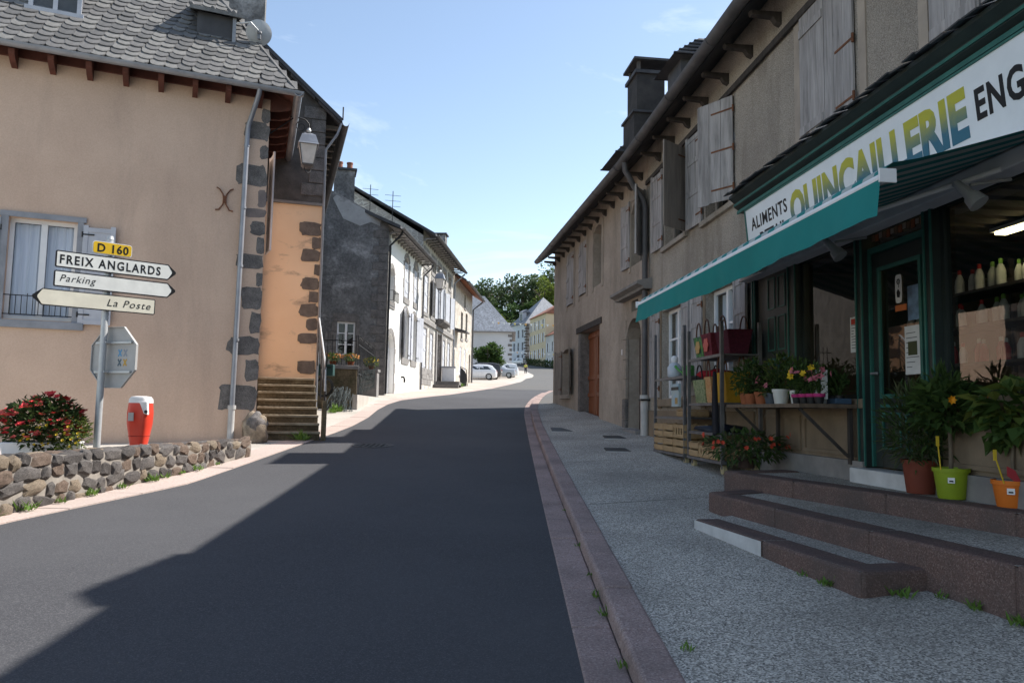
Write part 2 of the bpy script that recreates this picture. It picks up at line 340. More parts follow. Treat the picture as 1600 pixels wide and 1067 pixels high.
def window(parent, FR, u0, u1, z0, z1, dep=.2, fm=None, nx=2, nz=3, curt=None, fw=.06, deep=.5, gl=None):
    fm = fm or WHITEP; gl = gl or GLS
    mb = MB(FR.M); d0, d1 = -dep-.05, -dep
    for a, b in ((u0, u0+fw), (u1-fw, u1)): mb.box((a, d0, z0), (b, d1, z1))
    for a, b in ((z0, z0+fw), (z1-fw, z1)): mb.box((u0+fw, d0, a), (u1-fw, d1, b))
    for i in range(1, nx): x = u0+(u1-u0)*i/nx; mb.box((x-fw*.7, d0, z0+fw), (x+fw*.7, d1+.012, z1-fw))
    for j in range(1, nz):
        z = z0+(z1-z0)*j/nz
        for i in range(nx):
            a = u0+(u1-u0)*i/nx+(fw if i == 0 else fw*.7); b = u0+(u1-u0)*(i+1)/nx-(fw if i == nx-1 else fw*.7); mb.box((a, d0+.01, z-.018), (b, d1-.006, z+.018))
    wn = mb.build('window', fm, parent)
    for i in range(nx):
        a = u0+(u1-u0)*i/nx+(fw if i == 0 else fw*.7); b = u0+(u1-u0)*(i+1)/nx-(fw if i == nx-1 else fw*.7)
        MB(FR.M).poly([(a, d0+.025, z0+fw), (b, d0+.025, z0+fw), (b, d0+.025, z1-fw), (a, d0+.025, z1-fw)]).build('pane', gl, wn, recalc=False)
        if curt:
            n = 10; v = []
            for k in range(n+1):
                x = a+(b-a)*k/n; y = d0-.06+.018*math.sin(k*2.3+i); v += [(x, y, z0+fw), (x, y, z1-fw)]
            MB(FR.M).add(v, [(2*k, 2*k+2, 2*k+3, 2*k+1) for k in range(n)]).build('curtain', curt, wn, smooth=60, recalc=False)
    q = MB(FR.M); a, b = u0-.3, u1+.3
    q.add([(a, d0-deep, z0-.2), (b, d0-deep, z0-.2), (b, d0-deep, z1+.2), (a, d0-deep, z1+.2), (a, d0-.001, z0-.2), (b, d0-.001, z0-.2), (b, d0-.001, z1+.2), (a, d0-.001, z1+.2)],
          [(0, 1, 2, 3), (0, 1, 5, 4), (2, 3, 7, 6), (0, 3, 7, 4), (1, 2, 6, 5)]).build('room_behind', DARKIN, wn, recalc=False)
    return wn
def shutter(parent, FR, hu, z0, z1, wd, ang, sgn, style='plank', mat=None, hm=None, d=.03, label=None, hinges=True):
    """leaf hinged at u=hu, running to +u (sgn 1) or -u (-1) when ang=0, swung outwards by ang degrees"""
    mat = mat or WOODG; hm = hm or RUST
    T = FR.M @ TR(hu, d, 0) @ (RZ(R(ang)) if sgn > 0 else RZ(R(180-ang)))
    body = MB(T); s = body
    if style == 'panel':
        st = .085
        for a, b in ((0, st), (wd-st, wd)): s.box((a, -.018, z0), (b, .018, z1))
        H = z1-z0; cuts = [z0, z0+H*.36, z0+H*.7, z1]
        for i, z in enumerate(cuts):
            a = z if i == 0 else z-st*.5; a = a-st if i == 3 else a; s.box((st, -.017, a), (wd-st, .017, a+st))
        o = s.build('shutter', mat, parent, label=label)
        for i in range(3): MB(T).box((st, -.006, cuts[i]+.04), (wd-st, .006, cuts[i+1]-.04)).build('panel', mat, o)
    elif style == 'plank':
        n = max(2, round(wd/.2)); o = MB(T).box((.02, -.03, z0+.17), (wd-.02, -.0125, z0+.27)).build('shutter', mat, parent, label=label)
        MB(T).box((.02, -.03, z1-.27), (wd-.02, -.0125, z1-.17)).build('ledge', mat, o)
        for i in range(n):
            a, b = wd*i/n, wd*(i+1)/n; dz = rnd.uniform(-.012, .012); j = rnd.uniform(-.002, .002)
            MB(T).box((a+.003, -.012+j, z0+dz), (b-.003, .012+j, z1+rnd.uniform(-.008, .008))).build('plank', mat, o)
    else:
        n = max(2, round(wd/.16))
        for i in range(n): a, b = wd*i/n, wd*(i+1)/n; s.box((a+.006, -.012, z0), (b-.006, .012, z1))
        for z in (z0+.3, (z0+z1)/2, z1-.3): s.box((.01, -.03, z-.05), (wd-.01, -.0125, z+.05))
        s.box((.0, -.011, z0+.01), (wd, .009, z1-.01))
        o = s.build('shutter', mat, parent, label=label)
    if hinges:
        for z in ((z0+.18, z1-.18) if style != 'plank' else (z0+.2, (z0+z1)/2, z1-.2)):
            h = MB(T); h.box((-.02, .0125, z-.013), (wd*(.35 if style != 'plank' else .6), .02, z+.013)); h.tube([(-.01, .015, z-.05), (-.01, .015, z+.05)], .016, 6)
            h.build('strap_hinge', hm, o)
    return o
def foliage(mb, c, rad, n, ls, lw=None, mis=1, seed=1, up=.3, shell=.5, droop=0):
    r = random.Random(seed); lw = lw or ls*.6; c = Vector(c)
    for _ in range(n):
        while True:
            q = Vector((r.uniform(-1, 1), r.uniform(-1, 1), r.uniform(-1, 1)))
            if q.length <= 1 and q.length > shell*r.random(): break
        p = c+Vector((q.x*rad[0], q.y*rad[1], q.z*rad[2]))
        d = Vector((q.x+r.uniform(-.7, .7), q.y+r.uniform(-.7, .7), q.z*.6+up+r.uniform(-.6, .6)-droop))
        l = ls*r.uniform(.6, 1.25); mb.leaf(p, d, Vector((r.uniform(-.4, .4), r.uniform(-.4, .4), 1)), l, lw*l/ls, r.randrange(mis))

# ---------------------------------------------------------------- ground shape
PROF = [(-400, -4), (-60, -2.6), (-30, -1.2), (-10, -.45), (0, 0), (10, .5), (18, 1.02), (31, 2.07), (45, 2.87), (72, 4.32), (127, 7.6), (180, 12.2), (230, 16.5), (300, 40), (420, 55), (2500, 60)]
def interp(tab, x):
    if x <= tab[0][0]: return tab[0][1]
    for (a, b), (c, e) in zip(tab, tab[1:]):
        if x <= c: return b+(e-b)*(x-a)/(c-a)
    return tab[-1][1]
def gz(y): return (interp(PROF, y-2)+2*interp(PROF, y)+interp(PROF, y+2))/4 if -12 < y < 60 else interp(PROF, y)
A = Frame((4.34*math.cos(R(-5.2)), -4.34*math.sin(R(-5.2))), -5.2, -1)
oB = A.p(15.9, 0, 0); B = Frame((oB.x, oB.y), -7.33, -1)
L1 = Frame((-5.15, 15.6), 66.8, 1); L1S = Frame((-5.15, 15.6), -18.6, 1)
L2 = Frame((-5.0, 19.6), 73, 1); L2S = Frame((-5.0, 19.6), -17, 1)
L3 = Frame((-5.35, 32.2), 75, 1); L3S = Frame((-5.35, 32.2), 4.5, 1)
KX = [(-60, .9), (-10, .72), (0, .66), (8, .66), (12, .64), (20, .6), (24, .62), (27, .74), (30, .98), (34, 1.35), (38, 1.85), (41, 2.6), (43, 4.2), (44, 7)]   # gutter/kerb joint
AX = [(-60, .7), (-10, .45), (0, .41), (8, .41), (24, .41), (27, .5), (30, .72), (34, 1.08), (38, 1.5), (41, 2.2), (43.2, 3.6), (44.6, 7)]                     # asphalt right edge
def kx(y): return interp(KX, y)
def side_z(x, y): return gz(y)+.11+.07*max(0, min(3.3, x-kx(y)-.22))
LX = [(-60, -9), (-10, -7), (0, -6.1), (7.9, -5.08), (10.6, -4.36), (15.1, -4.2), (19.5, -4.0), (22, -4.05), (24.6, -4.25), (27, -4.3), (29.1, -4.15), (30.5, -3.7), (34, -2.75), (44.4, -1.1), (67, .8), (84, 1.6), (93, 2.5), (110, 3.2), (125, 3.4), (140, 2.6), (150, -4), (170, -14), (230, -20)]
def lx(y): return interp(LX, y)
def frange(a, b, s):
    n = max(1, int(round((b-a)/s))); return [a+(b-a)*i/n for i in range(n+1)]
def sheet(name, ys, xl, xr, nx, zf, mat, parent=None, kind='structure'):
    vs = []
    for y in ys:
        a, b = xl(y), xr(y)
        for i in range(nx+1): x = a+(b-a)*i/nx; vs.append((x, y, zf(x, y)))
    k = nx+1; mb = MB(); mb.add(vs, [(j*k+i, j*k+i+1, (j+1)*k+i+1, (j+1)*k+i) for j in range(len(ys)-1) for i in range(nx)])
    o = mb.build(name, mat, parent, smooth=60, recalc=False)
    if kind: o['kind'] = kind
    return o

# ================================================================ SETTING
ys = frange(-60, 4, 4)[:-1]+frange(4, 60, 1)[:-1]+frange(60, 230, 5)
tb = MB(); gx = [-900, -400, -200, -100, -60, -40, -25, -15, -8, -2, 4, 10, 18, 30, 50, 80, 140, 300, 900]
gy = [-400, -200, -100, -60]+frange(-40, 60, 2)+frange(65, 300, 5)+[320, 360, 420, 600, 1000, 1800]
k = len(gx); tb.add([(x, y, gz(y)-.12) for y in gy for x in gx], [(j*k+i, j*k+i+1, (j+1)*k+i+1, (j+1)*k+i) for j in range(len(gy)-1) for i in range(k-1)])
tb.build('ground', GRASSG, smooth=60, recalc=False, kind='structure')
def ax(y): return interp(AX, y) if y <= 44.6 else 30.
sheet('road', frange(-60, 4, 4)[:-1]+frange(4, 43, .5), lx, ax, 8, lambda x, y: gz(y), ASPH)
sheet('far_road', frange(43, 60, 1)[:-1]+frange(60, 230, 3), lx, lambda y: 30, 8, lambda x, y: gz(y)+.003, ASPH2)
# right gutter, kerb and pavement
def strip_pieces(name, parent, y0, y1, step, fa, fb, zt, zb, mat, gap=.008, bevel=.012, jit=.004):
    y = y0
    while y < y1-1e-3:
        n = min(y+step*rnd.uniform(.85, 1.15), y1); mb = MB(); yy = frange(y+gap/2, n-gap/2, .35); v = []; dz = rnd.uniform(-jit, jit)
        for q in yy: v += [(fa(q), q, zb(q)), (fb(q), q, zb(q)), (fb(q), q, zt(q)+dz), (fa(q), q, zt(q)+dz)]
        m = len(yy); fs = [(4*i+a, 4*i+b, 4*i+4+b, 4*i+4+a) for i in range(m-1) for a, b in ((0, 1), (1, 2), (2, 3), (3, 0))]+[(0, 3, 2, 1), (4*m-4, 4*m-3, 4*m-2, 4*m-1)]
        mb.add(v, fs); mb.build(name, mat, parent, bevel=bevel if y < 22 else 0); y = n
gut = sheet('gutter_bed', frange(-20, 41, .5), lambda y: ax(y)-.02, lambda y: kx(y)+.02, 1, lambda x, y: gz(y)-.03, MORT)
gut['label'] = 'row of pinkish paving slabs along the right edge of the asphalt'
strip_pieces('gutter_slab', gut, 2, 40.5, 1.0, ax, kx, lambda y: gz(y)+.012, lambda y: gz(y)-.06, KERB, .012)
kerb = sheet('kerb_bed', frange(-20, 41, .5), lambda y: kx(y)+.02, lambda y: kx(y)+.2, 1, lambda x, y: gz(y)+.06, MORT)
kerb['label'] = 'pink granite kerb curving round the end of the right-hand houses'
strip_pieces('kerb_stone', kerb, 2, 40.5, 1.0, lambda y: kx(y)+.003, lambda y: kx(y)+.225, lambda y: gz(y)+.125, lambda y: gz(y)-.02, KERB, .012, .025)
def wallx(y):   # x of the right-hand facades
    a = A.o.x+A.u.x/A.u.y*(y-A.o.y); b = B.o.x+B.u.x/B.u.y*(y-B.o.y); return (a if y < oB.y else b)+.15
sheet('pavement', frange(-20, 26.9, .5), lambda y: kx(y)+.2, wallx, 6, side_z, AGG)
sheet('pavement_end', frange(27.05, 41, .5), lambda y: kx(y)+.2, lambda y: max(kx(y)+.25, 3.4), 3, lambda x, y: gz(y)+.11, ASPH2)
# left strips
PW = [(-60, .7), (10, .62), (18, .5), (30, .45), (45, .5), (70, .9), (93, 1.2), (125, 1.3), (140, .1), (150, .1)]
pl = sheet('pink_strip_bed', frange(-20, 140, 1), lambda y: lx(y)-interp(PW, y), lambda y: lx(y)+.02, 1, lambda x, y: gz(y)-.01, PALE)
pl['label'] = 'pale pink paving strip along the left edge of the asphalt'
strip_pieces('strip_slab', pl, 5, 60, 1.2, lambda y: lx(y)-interp(PW, y), lambda y: lx(y), lambda y: gz(y)+.014, lambda y: gz(y)-.05, PINKP, .01, 0)
sheet('strip_far', frange(60.02, 139, 2), lambda y: lx(y)-interp(PW, y), lambda y: lx(y), 1, lambda x, y: gz(y)+.012, PALE)
sheet('left_verge', frange(-60, 30, 1), lambda y: -45 if y < 14 else -14, lambda y: lx(y)-interp(PW, y)+.01, 6, lambda x, y: gz(y)+.008+.03*max(0, min(2, -x-4.6)), PALE)  # near part widened far left, out of view, so sunlit ground bounces fill light
sheet('car_park', frange(30.01, 148, 2), lambda y: -40, lambda y: lx(y)-interp(PW, y)+.01, 6, lambda x, y: gz(y)+.008, GRAV)

# ================================================================ RIGHT-HAND HOUSES
def eaves(parent, FR, u0, u1, z, ov, mat_r, mat_g, gr=.1, rafters=None, rafmat=None, pitch=38, depth=5, back=9, th=.14, slates=SLATED):
    t = math.tan(R(pitch)); zr = z+(ov+depth)*t
    rb = MB(FR.M); rb.ext([(u0, ov, z), (u0, -depth, zr), (u0, -back-ov*.5, zr-(back-depth+ov*.5)*t), (u0, -back-ov*.5, zr-(back-depth+ov*.5)*t+th), (u0, -depth, zr+th), (u0, ov, z+th)], (u1-u0, 0, 0))
    ro = rb.build('roof', slates, parent)
    g = MB(FR.M); n = 8; prof = [(ov+gr*.9+gr*math.cos(math.pi+math.pi*k/n), z+.06+gr*math.sin(math.pi+math.pi*k/n)) for k in range(n+1)]
    prof2 = [(ov+gr*.9+(gr-.012)*math.cos(2*math.pi-math.pi*k/n), z+.06+(gr-.012)*math.sin(2*math.pi-math.pi*k/n)) for k in range(n+1)]
    g.ext([(u0, a, b) for a, b in prof+prof2], (u1-u0, 0, 0))
    for k in range(int((u1-u0)/2)+1): g.ext([(u0+.3+2*k, ov+gr*.9+(gr+.012)*math.cos(math.pi+math.pi*j/n), z+.06+(gr+.012)*math.sin(math.pi+math.pi*j/n)) for j in range(n+1)]+[(u0+.3+2*k, ov-.01, z+.07)], (.03, 0, 0))
    g.build('gutter', mat_g, parent, smooth=50)
    if rafters:
        for u in rafters:
            MB(FR.M).ext([(u-.05, -.02, z-.02), (u-.05, ov-.08, z-.02), (u-.05, ov-.1, z-.07), (u-.05, .12, z-.09), (u-.05, .07, z-.16), (u-.05, -.02, z-.2)], (.1, 0, 0)).build('rafter_end', rafmat or WOODD, parent)
    return ro
def shell(parent, FR, u0, u1, zb, zt, back=9, pitch=38, ov=.5, depth=5, mat=None, ends=(1, 1), gmat=None):
    """the walls nobody looks at and the gables"""
    t = math.tan(R(pitch)); zr = zt+depth*t
    for e, u in zip(ends, (u0, u1)):
        if e: MB(FR.M).poly([(u, 0, zb), (u, -back, zb), (u, -back, zr-(back-depth)*t), (u, -depth, zr), (u, 0, zt)]).build('gable_wall', gmat or mat, parent, recalc=False)
    MB(FR.M).poly([(u0, -back, zb), (u1, -back, zb), (u1, -back, zr-(back-depth)*t), (u0, -back, zr-(back-depth)*t)]).build('rear_wall', mat, parent, recalc=False)
def snow_guard(parent, FR, u0, u1, z, d):
    mb = MB(FR.M)
    for u in frange(u0, u1, .92): mb.box((u-.012, d-.006, z), (u+.012, d+.006, z+.27))
    for h in (.09, .16, .23): mb.tube([(u0, d, z+h), (u1, d, z+h)], .004, 4)
    for u in frange(u0, u1, .16): mb.tube([(u, d, z+.05), (u, d, z+.24)], .0028, 4)
    mb.build('snow_guard', IRON, parent)
def sill(parent, FR, u0, u1, z, out=.08, h=.1, mat=None): return MB(FR.M).box((u0, -.05, z-h), (u1, out, z)).build('sill', mat or SURR, parent, bevel=.01)

# ---- house with the shop
shop = thing('shop_house', 'grey pebbledashed house with a hardware shop, white lettered sign and green awning', 'house', A.p(8, 0, 1))
GUT_Z = 6.92
holesA = [(7.58, 8.76, 4.84, 6.46), (5.0, 6.26, 4.8, 6.46), (11.0, 12.3, 4.84, 6.46), (13.3, 14.65, 4.88, 6.5),
          (11.05, 12.3, 1.9, 3.62), (13.55, 14.85, 1.9, 3.62), (2.0, 10.3, .9, 3.66)]
mb = MB(A.M); wall_mb(mb, -6, 15.9, .2, 7.29, holesA, .3); mb.build('wall', PEBB, shop, recalc=False)
shell(shop, A, -6, 15.9, .2, 6.98, mat=PEBB, ends=(1, 0))
eaves(shop, A, -6, 15.95, GUT_Z, .5, SLATED, ZINCD, .1, [(-5.5+.93*k) for k in range(23)], WOODD)
snow_guard(shop, A, -3, 15.9, GUT_Z+.12, .42)
MB(A.M).box((-6, .02, GUT_Z-.42), (15.9, .06, GUT_Z-.33)).build('fascia_board', WOODD, shop)
# upstairs shutters
for hu, sg, nm in ((7.56, 1, ''), (8.78, -1, '')): shutter(shop, A, hu, 4.82, 6.5, .605, 0, sg, 'plank', WOODG)
for hu, sg in ((4.98, 1), (6.28, -1)): shutter(shop, A, hu, 4.8, 6.46, .64, 0, sg, 'plank', WOODG)
shutter(shop, A, 10.97, 4.84, 6.45, .66, 33, 1, 'plank', WOODG, label='weathered shutter leaf standing half open towards the street')
shutter(shop, A, 12.38, 4.84, 6.5, .72, 3, 1, 'panel', WOODG)
shutter(shop, A, 13.28, 4.88, 6.42, .66, 128, 1, 'boards', WOODG2, label='dark shutter leaf seen from behind, swung towards the shop')
shutter(shop, A, 14.72, 4.9, 6.5, .68, 3, 1, 'panel', WOODG)
for a, b, z0, z1 in ((11.0, 12.3, 4.84, 6.46), (13.3, 14.65, 4.88, 6.5)): window(shop, A, a, b, z0, z1, .17, WOODG2, 2, 3)
for a, b in ((7.58, 8.76), (5.0, 6.26)): window(shop, A, a, b, 4.84, 6.46, .2, WOODG2, 2, 3)
for a, b, z in ((10.9, 12.45, 4.83), (13.2, 14.75, 4.87)): sill(shop, A, a, b, z, .07, .09, PEBB)
for u in (7.42, 8.9, 6.4): MB(A.M).box((u-.07, 0.001, 4.8), (u+.07, .018, 6.62)).build('window_surround', SURR, shop)
# lower windows of the dwelling part
for a, b in ((11.05, 12.3), (13.55, 14.85)):
    window(shop, A, a, b, 1.9, 3.62, .14, WHITEP, 2, 3, CURT)
    for u in (a-.11, b+.11): MB(A.M).box((u-.11, 0.001, 1.7), (u+.11, .022, 3.75)).build('window_surround', LOWST, shop)
    sill(shop, A, a-.25, b+.25, 1.88, .1, .14, LOWST)
shutter(shop, A, 14.93, 1.92, 3.62, .6, 2, 1, 'panel', WOODG); shutter(shop, A, 13.5, 1.92, 3.62, .5, 3, -1, 'panel', WOODG)
shutter(shop, A, 12.4, 1.92, 3.62, .52, 3, 1, 'panel', WOODG); shutter(shop, A, 11.0, 1.92, 3.62, .56, 4, -1, 'panel', WOODG)
MB(A.M).box((10.32, 0.001, .4), (15.9, .03, 1.66)).build('plinth', LOWST, shop)
# stone bulkheads, shopfront woodwork
for a, b in ((7.5, 10.3), (2.0, 6.36)):
    q = MB(A.M).box((a, -.3, .5), (b, .0, 1.8)).build('bulkhead', LOWST, shop)
    MB(A.M).box((a+.02, .0, 1.7), (b-.02, .05, 1.8)).build('ledge', LOWST, q, bevel=.01)
    for x in ((7.75, 8.85), (8.98, 10.15)) if a > 5 else ((2.3, 4.2), (4.4, 6.2)):
        m = MB(A.M)
        for z in (1.22, 1.6): m.box((x[0]-.02, .0, z-.02), (x[1]+.02, .025, z+.02))
        for x_ in x: m.box((x_-.02, .0, 1.24), (x_+.02, .024, 1.58))
        m.build('moulding', LOWST, q)
    MB(A.M).box((a, .0, .6), (b, .07, 1.16)).build('plinth', ASHL, q)
MB(A.M).box((6.36, -.12, .5), (7.6, .16, 1.1)).build('threshold', M('worn_white_paint', (.6, .6, .6), (.42, .42, .42), 3, .8, .2, 30), shop, bevel=.015)
# piers
for a, b in ((7.48, 7.62), (6.34, 6.47), (8.98, 9.2), (10.2, 10.3)):
    q = MB(A.M).box((a, -.14, 1.8 if a > 8 else 1.1), (b, .035, 3.62)).build('pilaster', DGREEN, shop)
    for x in (a+.004, b-.026): MB(A.M).box((x, .035, 1.82 if a > 8 else 1.12), (x+.022, .05, 3.6)).build('bead', TEAL, q)
MB(A.M).box((2.0, -.14, 3.52), (10.3, .034, 3.66)).build('transom_beam', DGREEN, shop)
# folded shop shutters
q = MB(A.M).box((9.22, -.1, 1.8), (9.9, .02, 3.5)).build('folded_shop_shutter', DGREEN, shop)
for z0, z1 in ((1.9, 2.35), (2.45, 2.9), (3.0, 3.42)):
    for x0, x1 in ((9.3, 9.52), (9.6, 9.82)):
        m = MB(A.M)
        m.box((x0, .02, z0), (x1, .03, z0+.018)); m.box((x0, .02, z1-.018), (x1, .03, z1)); m.box((x0, .02, z0+.02), (x0+.018, .03, z1-.02)); m.box((x1-.018, .02, z0+.02), (x1, .03, z1-.02))
        m.build('bead', TEAL, q)
MB(A.M).box((9.92, -.1, 1.8), (10.2, .0, 3.5)).build('side_panel', DGREEN, shop)
# shop windows
def shop_pane(u0, u1, z0, z1):
    m = MB(A.M)
    for a, b in ((u0, u0+.05), (u1-.05, u1)): m.box((a, -.1, z0), (b, -.04, z1))
    for a, b in ((z0, z0+.05), (z1-.05, z1)): m.box((u0+.05, -.1, a), (u1-.05, -.04, b))
    o = m.build('shop_window', DGREEN, shop)
    MB(A.M).poly([(u0+.05, -.07, z0+.05), (u1-.05, -.07, z0+.05), (u1-.05, -.07, z1-.05), (u0+.05, -.07, z1-.05)]).build('pane', GLSS, o, recalc=False); return o
shop_pane(7.62, 8.98, 1.8, 3.52); shop_pane(2.05, 6.34, 1.8, 3.52)
MB(A.M).box((6.47, -.1, 3.28), (7.48, -.02, 3.34)).build('door_head', TEAL, shop)
o = MB(A.M).poly([(6.5, -.06, 3.34), (7.46, -.06, 3.34), (7.46, -.06, 3.52), (6.5, -.06, 3.52)]).build('fanlight', GLSS, shop, recalc=False)
# door
dr = MB(A.M)
for a, b in ((6.49, 6.62), (7.33, 7.46)): dr.box((a, -.1, 1.12), (b, -.05, 3.27))
for a, b in ((1.12, 1.3), (1.66, 1.8), (3.12, 3.27)): dr.box((6.62, -.1, a), (7.33, -.052, b))
dr.box((6.94, -.1, 1.3), (7.01, -.053, 1.66))
door = dr.build('shop_door', DGREEN, shop)
for a, b in ((6.62, 6.94), (7.01, 7.33)):
    MB(A.M).box((a, -.09, 1.3), (b, -.065, 1.66)).build('door_panel', DGREEN, door)
    m = MB(A.M)
    m.box((a, -.065, 1.3), (b, -.045, 1.325)); m.box((a, -.065, 1.635), (b, -.045, 1.66)); m.box((a, -.065, 1.325), (a+.025, -.045, 1.635)); m.box((b-.025, -.065, 1.325), (b, -.045, 1.635)); m.build('bead', TEAL, door)
m = MB(A.M); m.box((6.62, -.052, 1.8), (7.33, -.03, 1.84)); m.box((6.62, -.052, 3.08), (7.33, -.03, 3.12)); m.box((6.62, -.052, 1.84), (6.66, -.03, 3.08)); m.box((7.29, -.052, 1.84), (7.33, -.03, 3.08)); m.box((6.62, -.05, 1.71), (7.33, -.035, 1.74)); m.build('bead', TEAL, door)
m = MB(A.M); m.box((7.45, -.05, 1.12), (7.48, -.02, 3.28)); m.box((6.47, -.05, 1.12), (6.49, -.02, 3.28)); m.build('bead', TEAL, door)
MB(A.M).poly([(6.62, -.075, 1.8), (7.33, -.075, 1.8), (7.33, -.075, 3.12), (6.62, -.075, 3.12)]).build('pane', GLSS, door, recalc=False)
m = MB(A.M); m.tube([(7.39, -.05, 2.05), (7.39, .02, 2.05), (7.28, .02, 2.05)], .012, 8); m.build('handle', ZINC, door, smooth=50)
# room behind the shopfront
m = MB(A.M); m.add([(2.0, -4.5, .9), (10.3, -4.5, .9), (10.3, -4.5, 3.7), (2.0, -4.5, 3.7), (2.0, -.15, .9), (10.3, -.15, .9), (10.3, -.15, 3.7), (2.0, -.15, 3.7)], [(0, 1, 2, 3), (0, 1, 5, 4), (2, 3, 7, 6), (0, 3, 7, 4), (1, 2, 6, 5)])
m.build('shop_room', SHOPIN, shop, recalc=False)
for u in frange(2.3, 10, .32): MB(A.M).box((u, -4.4, 3.62), (u+.2, -.2, 3.66)).build('ceiling_slat', SHOPIN, shop)
# cornice over the shopfront with its row of slates
m = MB(A.M); m.ext([(2.0, 0, 4.52), (2.0, .1, 4.52), (2.0, .1, 4.56), (2.0, .16, 4.6), (2.0, .16, 4.66), (2.0, .24, 4.72), (2.0, .24, 4.76), (2.0, 0, 4.76)], (8.62, 0, 0)); cor = m.build('cornice', DGREEN, shop)
MB(A.M).box((2.0, .16, 4.61), (10.62, .172, 4.64)).build('bead', TEAL, cor); MB(A.M).box((2.0, .1, 4.505), (10.62, .125, 4.55)).build('bead', TEAL, cor)
sl = [MB().box((-.085, -.2, -.006), (.085, .2, .006)).mesh('slate', SLATED) for _ in range(1)]
for k, u in enumerate(frange(4.2, 10.55, .2)):
    M4 = Matrix.Translation(A.p(u, .13, 4.83+rnd.uniform(-.008, .008))) @ Matrix(((A.u.x, -A.n.x, 0, 0), (A.u.y, -A.n.y, 0, 0), (0, 0, 1, 0), (0, 0, 0, 1))) @ RX(R(20+rnd.uniform(-4, 4))) @ RY(R(rnd.uniform(-4, 4)))
    inst('slate', sl[0], cor, M4)
# downpipe between the houses
m = MB(A.M); m.tube([(15.62, .58, GUT_Z), (15.62, .57, GUT_Z-.2), (15.72, .36, GUT_Z-.5), (15.78, .14, GUT_Z-.78), (15.78, .1, GUT_Z-.95), (15.78, .1, 1.95)], .062, 12); dp = m.build('downpipe', ZINCD, shop, smooth=50)
m = MB(A.M); m.tube([(15.78, .1, 1.98), (15.78, .1, 1.05)], .085, 12); m.tube([(15.78, .1, 1.98), (15.78, .1, 1.9)], .1, 12); m.build('cast_foot', CAST, dp, smooth=50)
m = MB(A.M); m.box((15.68, 0, 1.86), (15.88, .2, 1.9)); m.box((15.68, 0, 4.2), (15.88, .18, 4.23)); m.build('pipe_clamp', IRON, dp)

# ---- brown rendered house beyond it
bro = thing('brown_house', 'brown stained rendered house with orange garage door and arched doorway beyond the shop', 'house', B.p(5.5, 0, 1.4))
EB = 11.0
holesB = [(.2, 1.28, 4.95, 6.46, .28), (4.05, 4.98, 5.05, 6.7, .12), (5.88, 6.8, 5.05, 6.62, .1), (7.66, 8.64, 4.98, 6.66, .1), (4.25, 6.9, .8, 3.95), (.44, 1.66, .8, 3.74, .42), (.72, 1.24, 3.9, 4.14), (8.05, 9.3, 2.15, 3.62, .1)]
mb = MB(B.M); wall_mb(mb, .0, EB, .6, 7.29, holesB, .36); mb.build('wall', BROWN, bro, recalc=False)
shell(bro, B, .0, EB, .6, 6.98, mat=BROWN, ends=(0, 1))
eaves(bro, B, -.02, EB+.35, GUT_Z, .5, SLATED, ZINCD, .1, [.4+.8*k for k in range(14)], WOODD)
snow_guard(bro, B, .1, EB+.2, GUT_Z+.12, .42)
window(bro, B, .2, 1.28, 4.95, 6.46, .2, WOODG2, 2, 3)
shutter(bro, B, 1.32, 4.95, 6.5, .6, 3, 1, 'panel', WOODG); shutter(bro, B, .17, 4.95, 6.45, .52, 38, -1, 'panel', WOODG)
window(bro, B, 4.05, 4.98, 5.05, 6.7, .22, WOODD, 1, 1)
for hu, z0, z1, wd in ((5.87, 5.06, 6.6, .47), (7.65, 4.99, 6.64, .5)):
    shutter(bro, B, hu, z0, z1, wd, 4, 1, 'boards', WOODG, d=.02); shutter(bro, B, hu+wd*2, z0, z1, wd, 4, -1, 'boards', WOODG, d=.02)
for a, b, z0, z1 in ((4.05, 4.98, 5.05, 6.7), (5.88, 6.8, 5.05, 6.62), (7.66, 8.64, 4.98, 6.66), (.2, 1.28, 4.95, 6.46)):
    m = MB(B.M)
    for x in (a-.09, b+.09): m.box((x-.085, .001, z0-.12), (x+.085, .02, z1+.1))
    m.box((a-.003, .001, z1+.001), (b+.003, .019, z1+.1)); m.build('window_surround', SURR, bro)
# garage doorway
MB(B.M).box((4.0, -.02, 3.95), (7.1, .03, 4.12)).build('lintel', WOODD, bro)
gd = MB(B.M).box((4.25, -.34, 1.3), (6.9, -.3, 3.95)).build('garage_door', ORNW, bro, label='orange wooden double door with vertical boards')
for k in range(13):
    a = 4.27+k*.2; MB(B.M).box((a, -.3, 1.34), (a+.185, -.275, 3.92)).build('plank', ORNW, gd)
for a, b in ((4.28, 5.55), (5.6, 6.87)):
    for z in (1.38, 2.05, 2.55, 3.75): MB(B.M).box((a, -.275, z), (b, -.24, z+.11)).build('rail', ORNW, gd)
    for x in (a, b-.11): MB(B.M).box((x, -.275, 1.5), (x+.11, -.242, 3.74)).build('stile', ORNW, gd)
m = MB(B.M); m.ext([(6.62, -.29, .8), (6.62, -.0, .8), (6.62, .0, 3.94), (6.62, -.29, 3.94)], (.28, 0, 0)); m.build('jamb', QUO, bro)
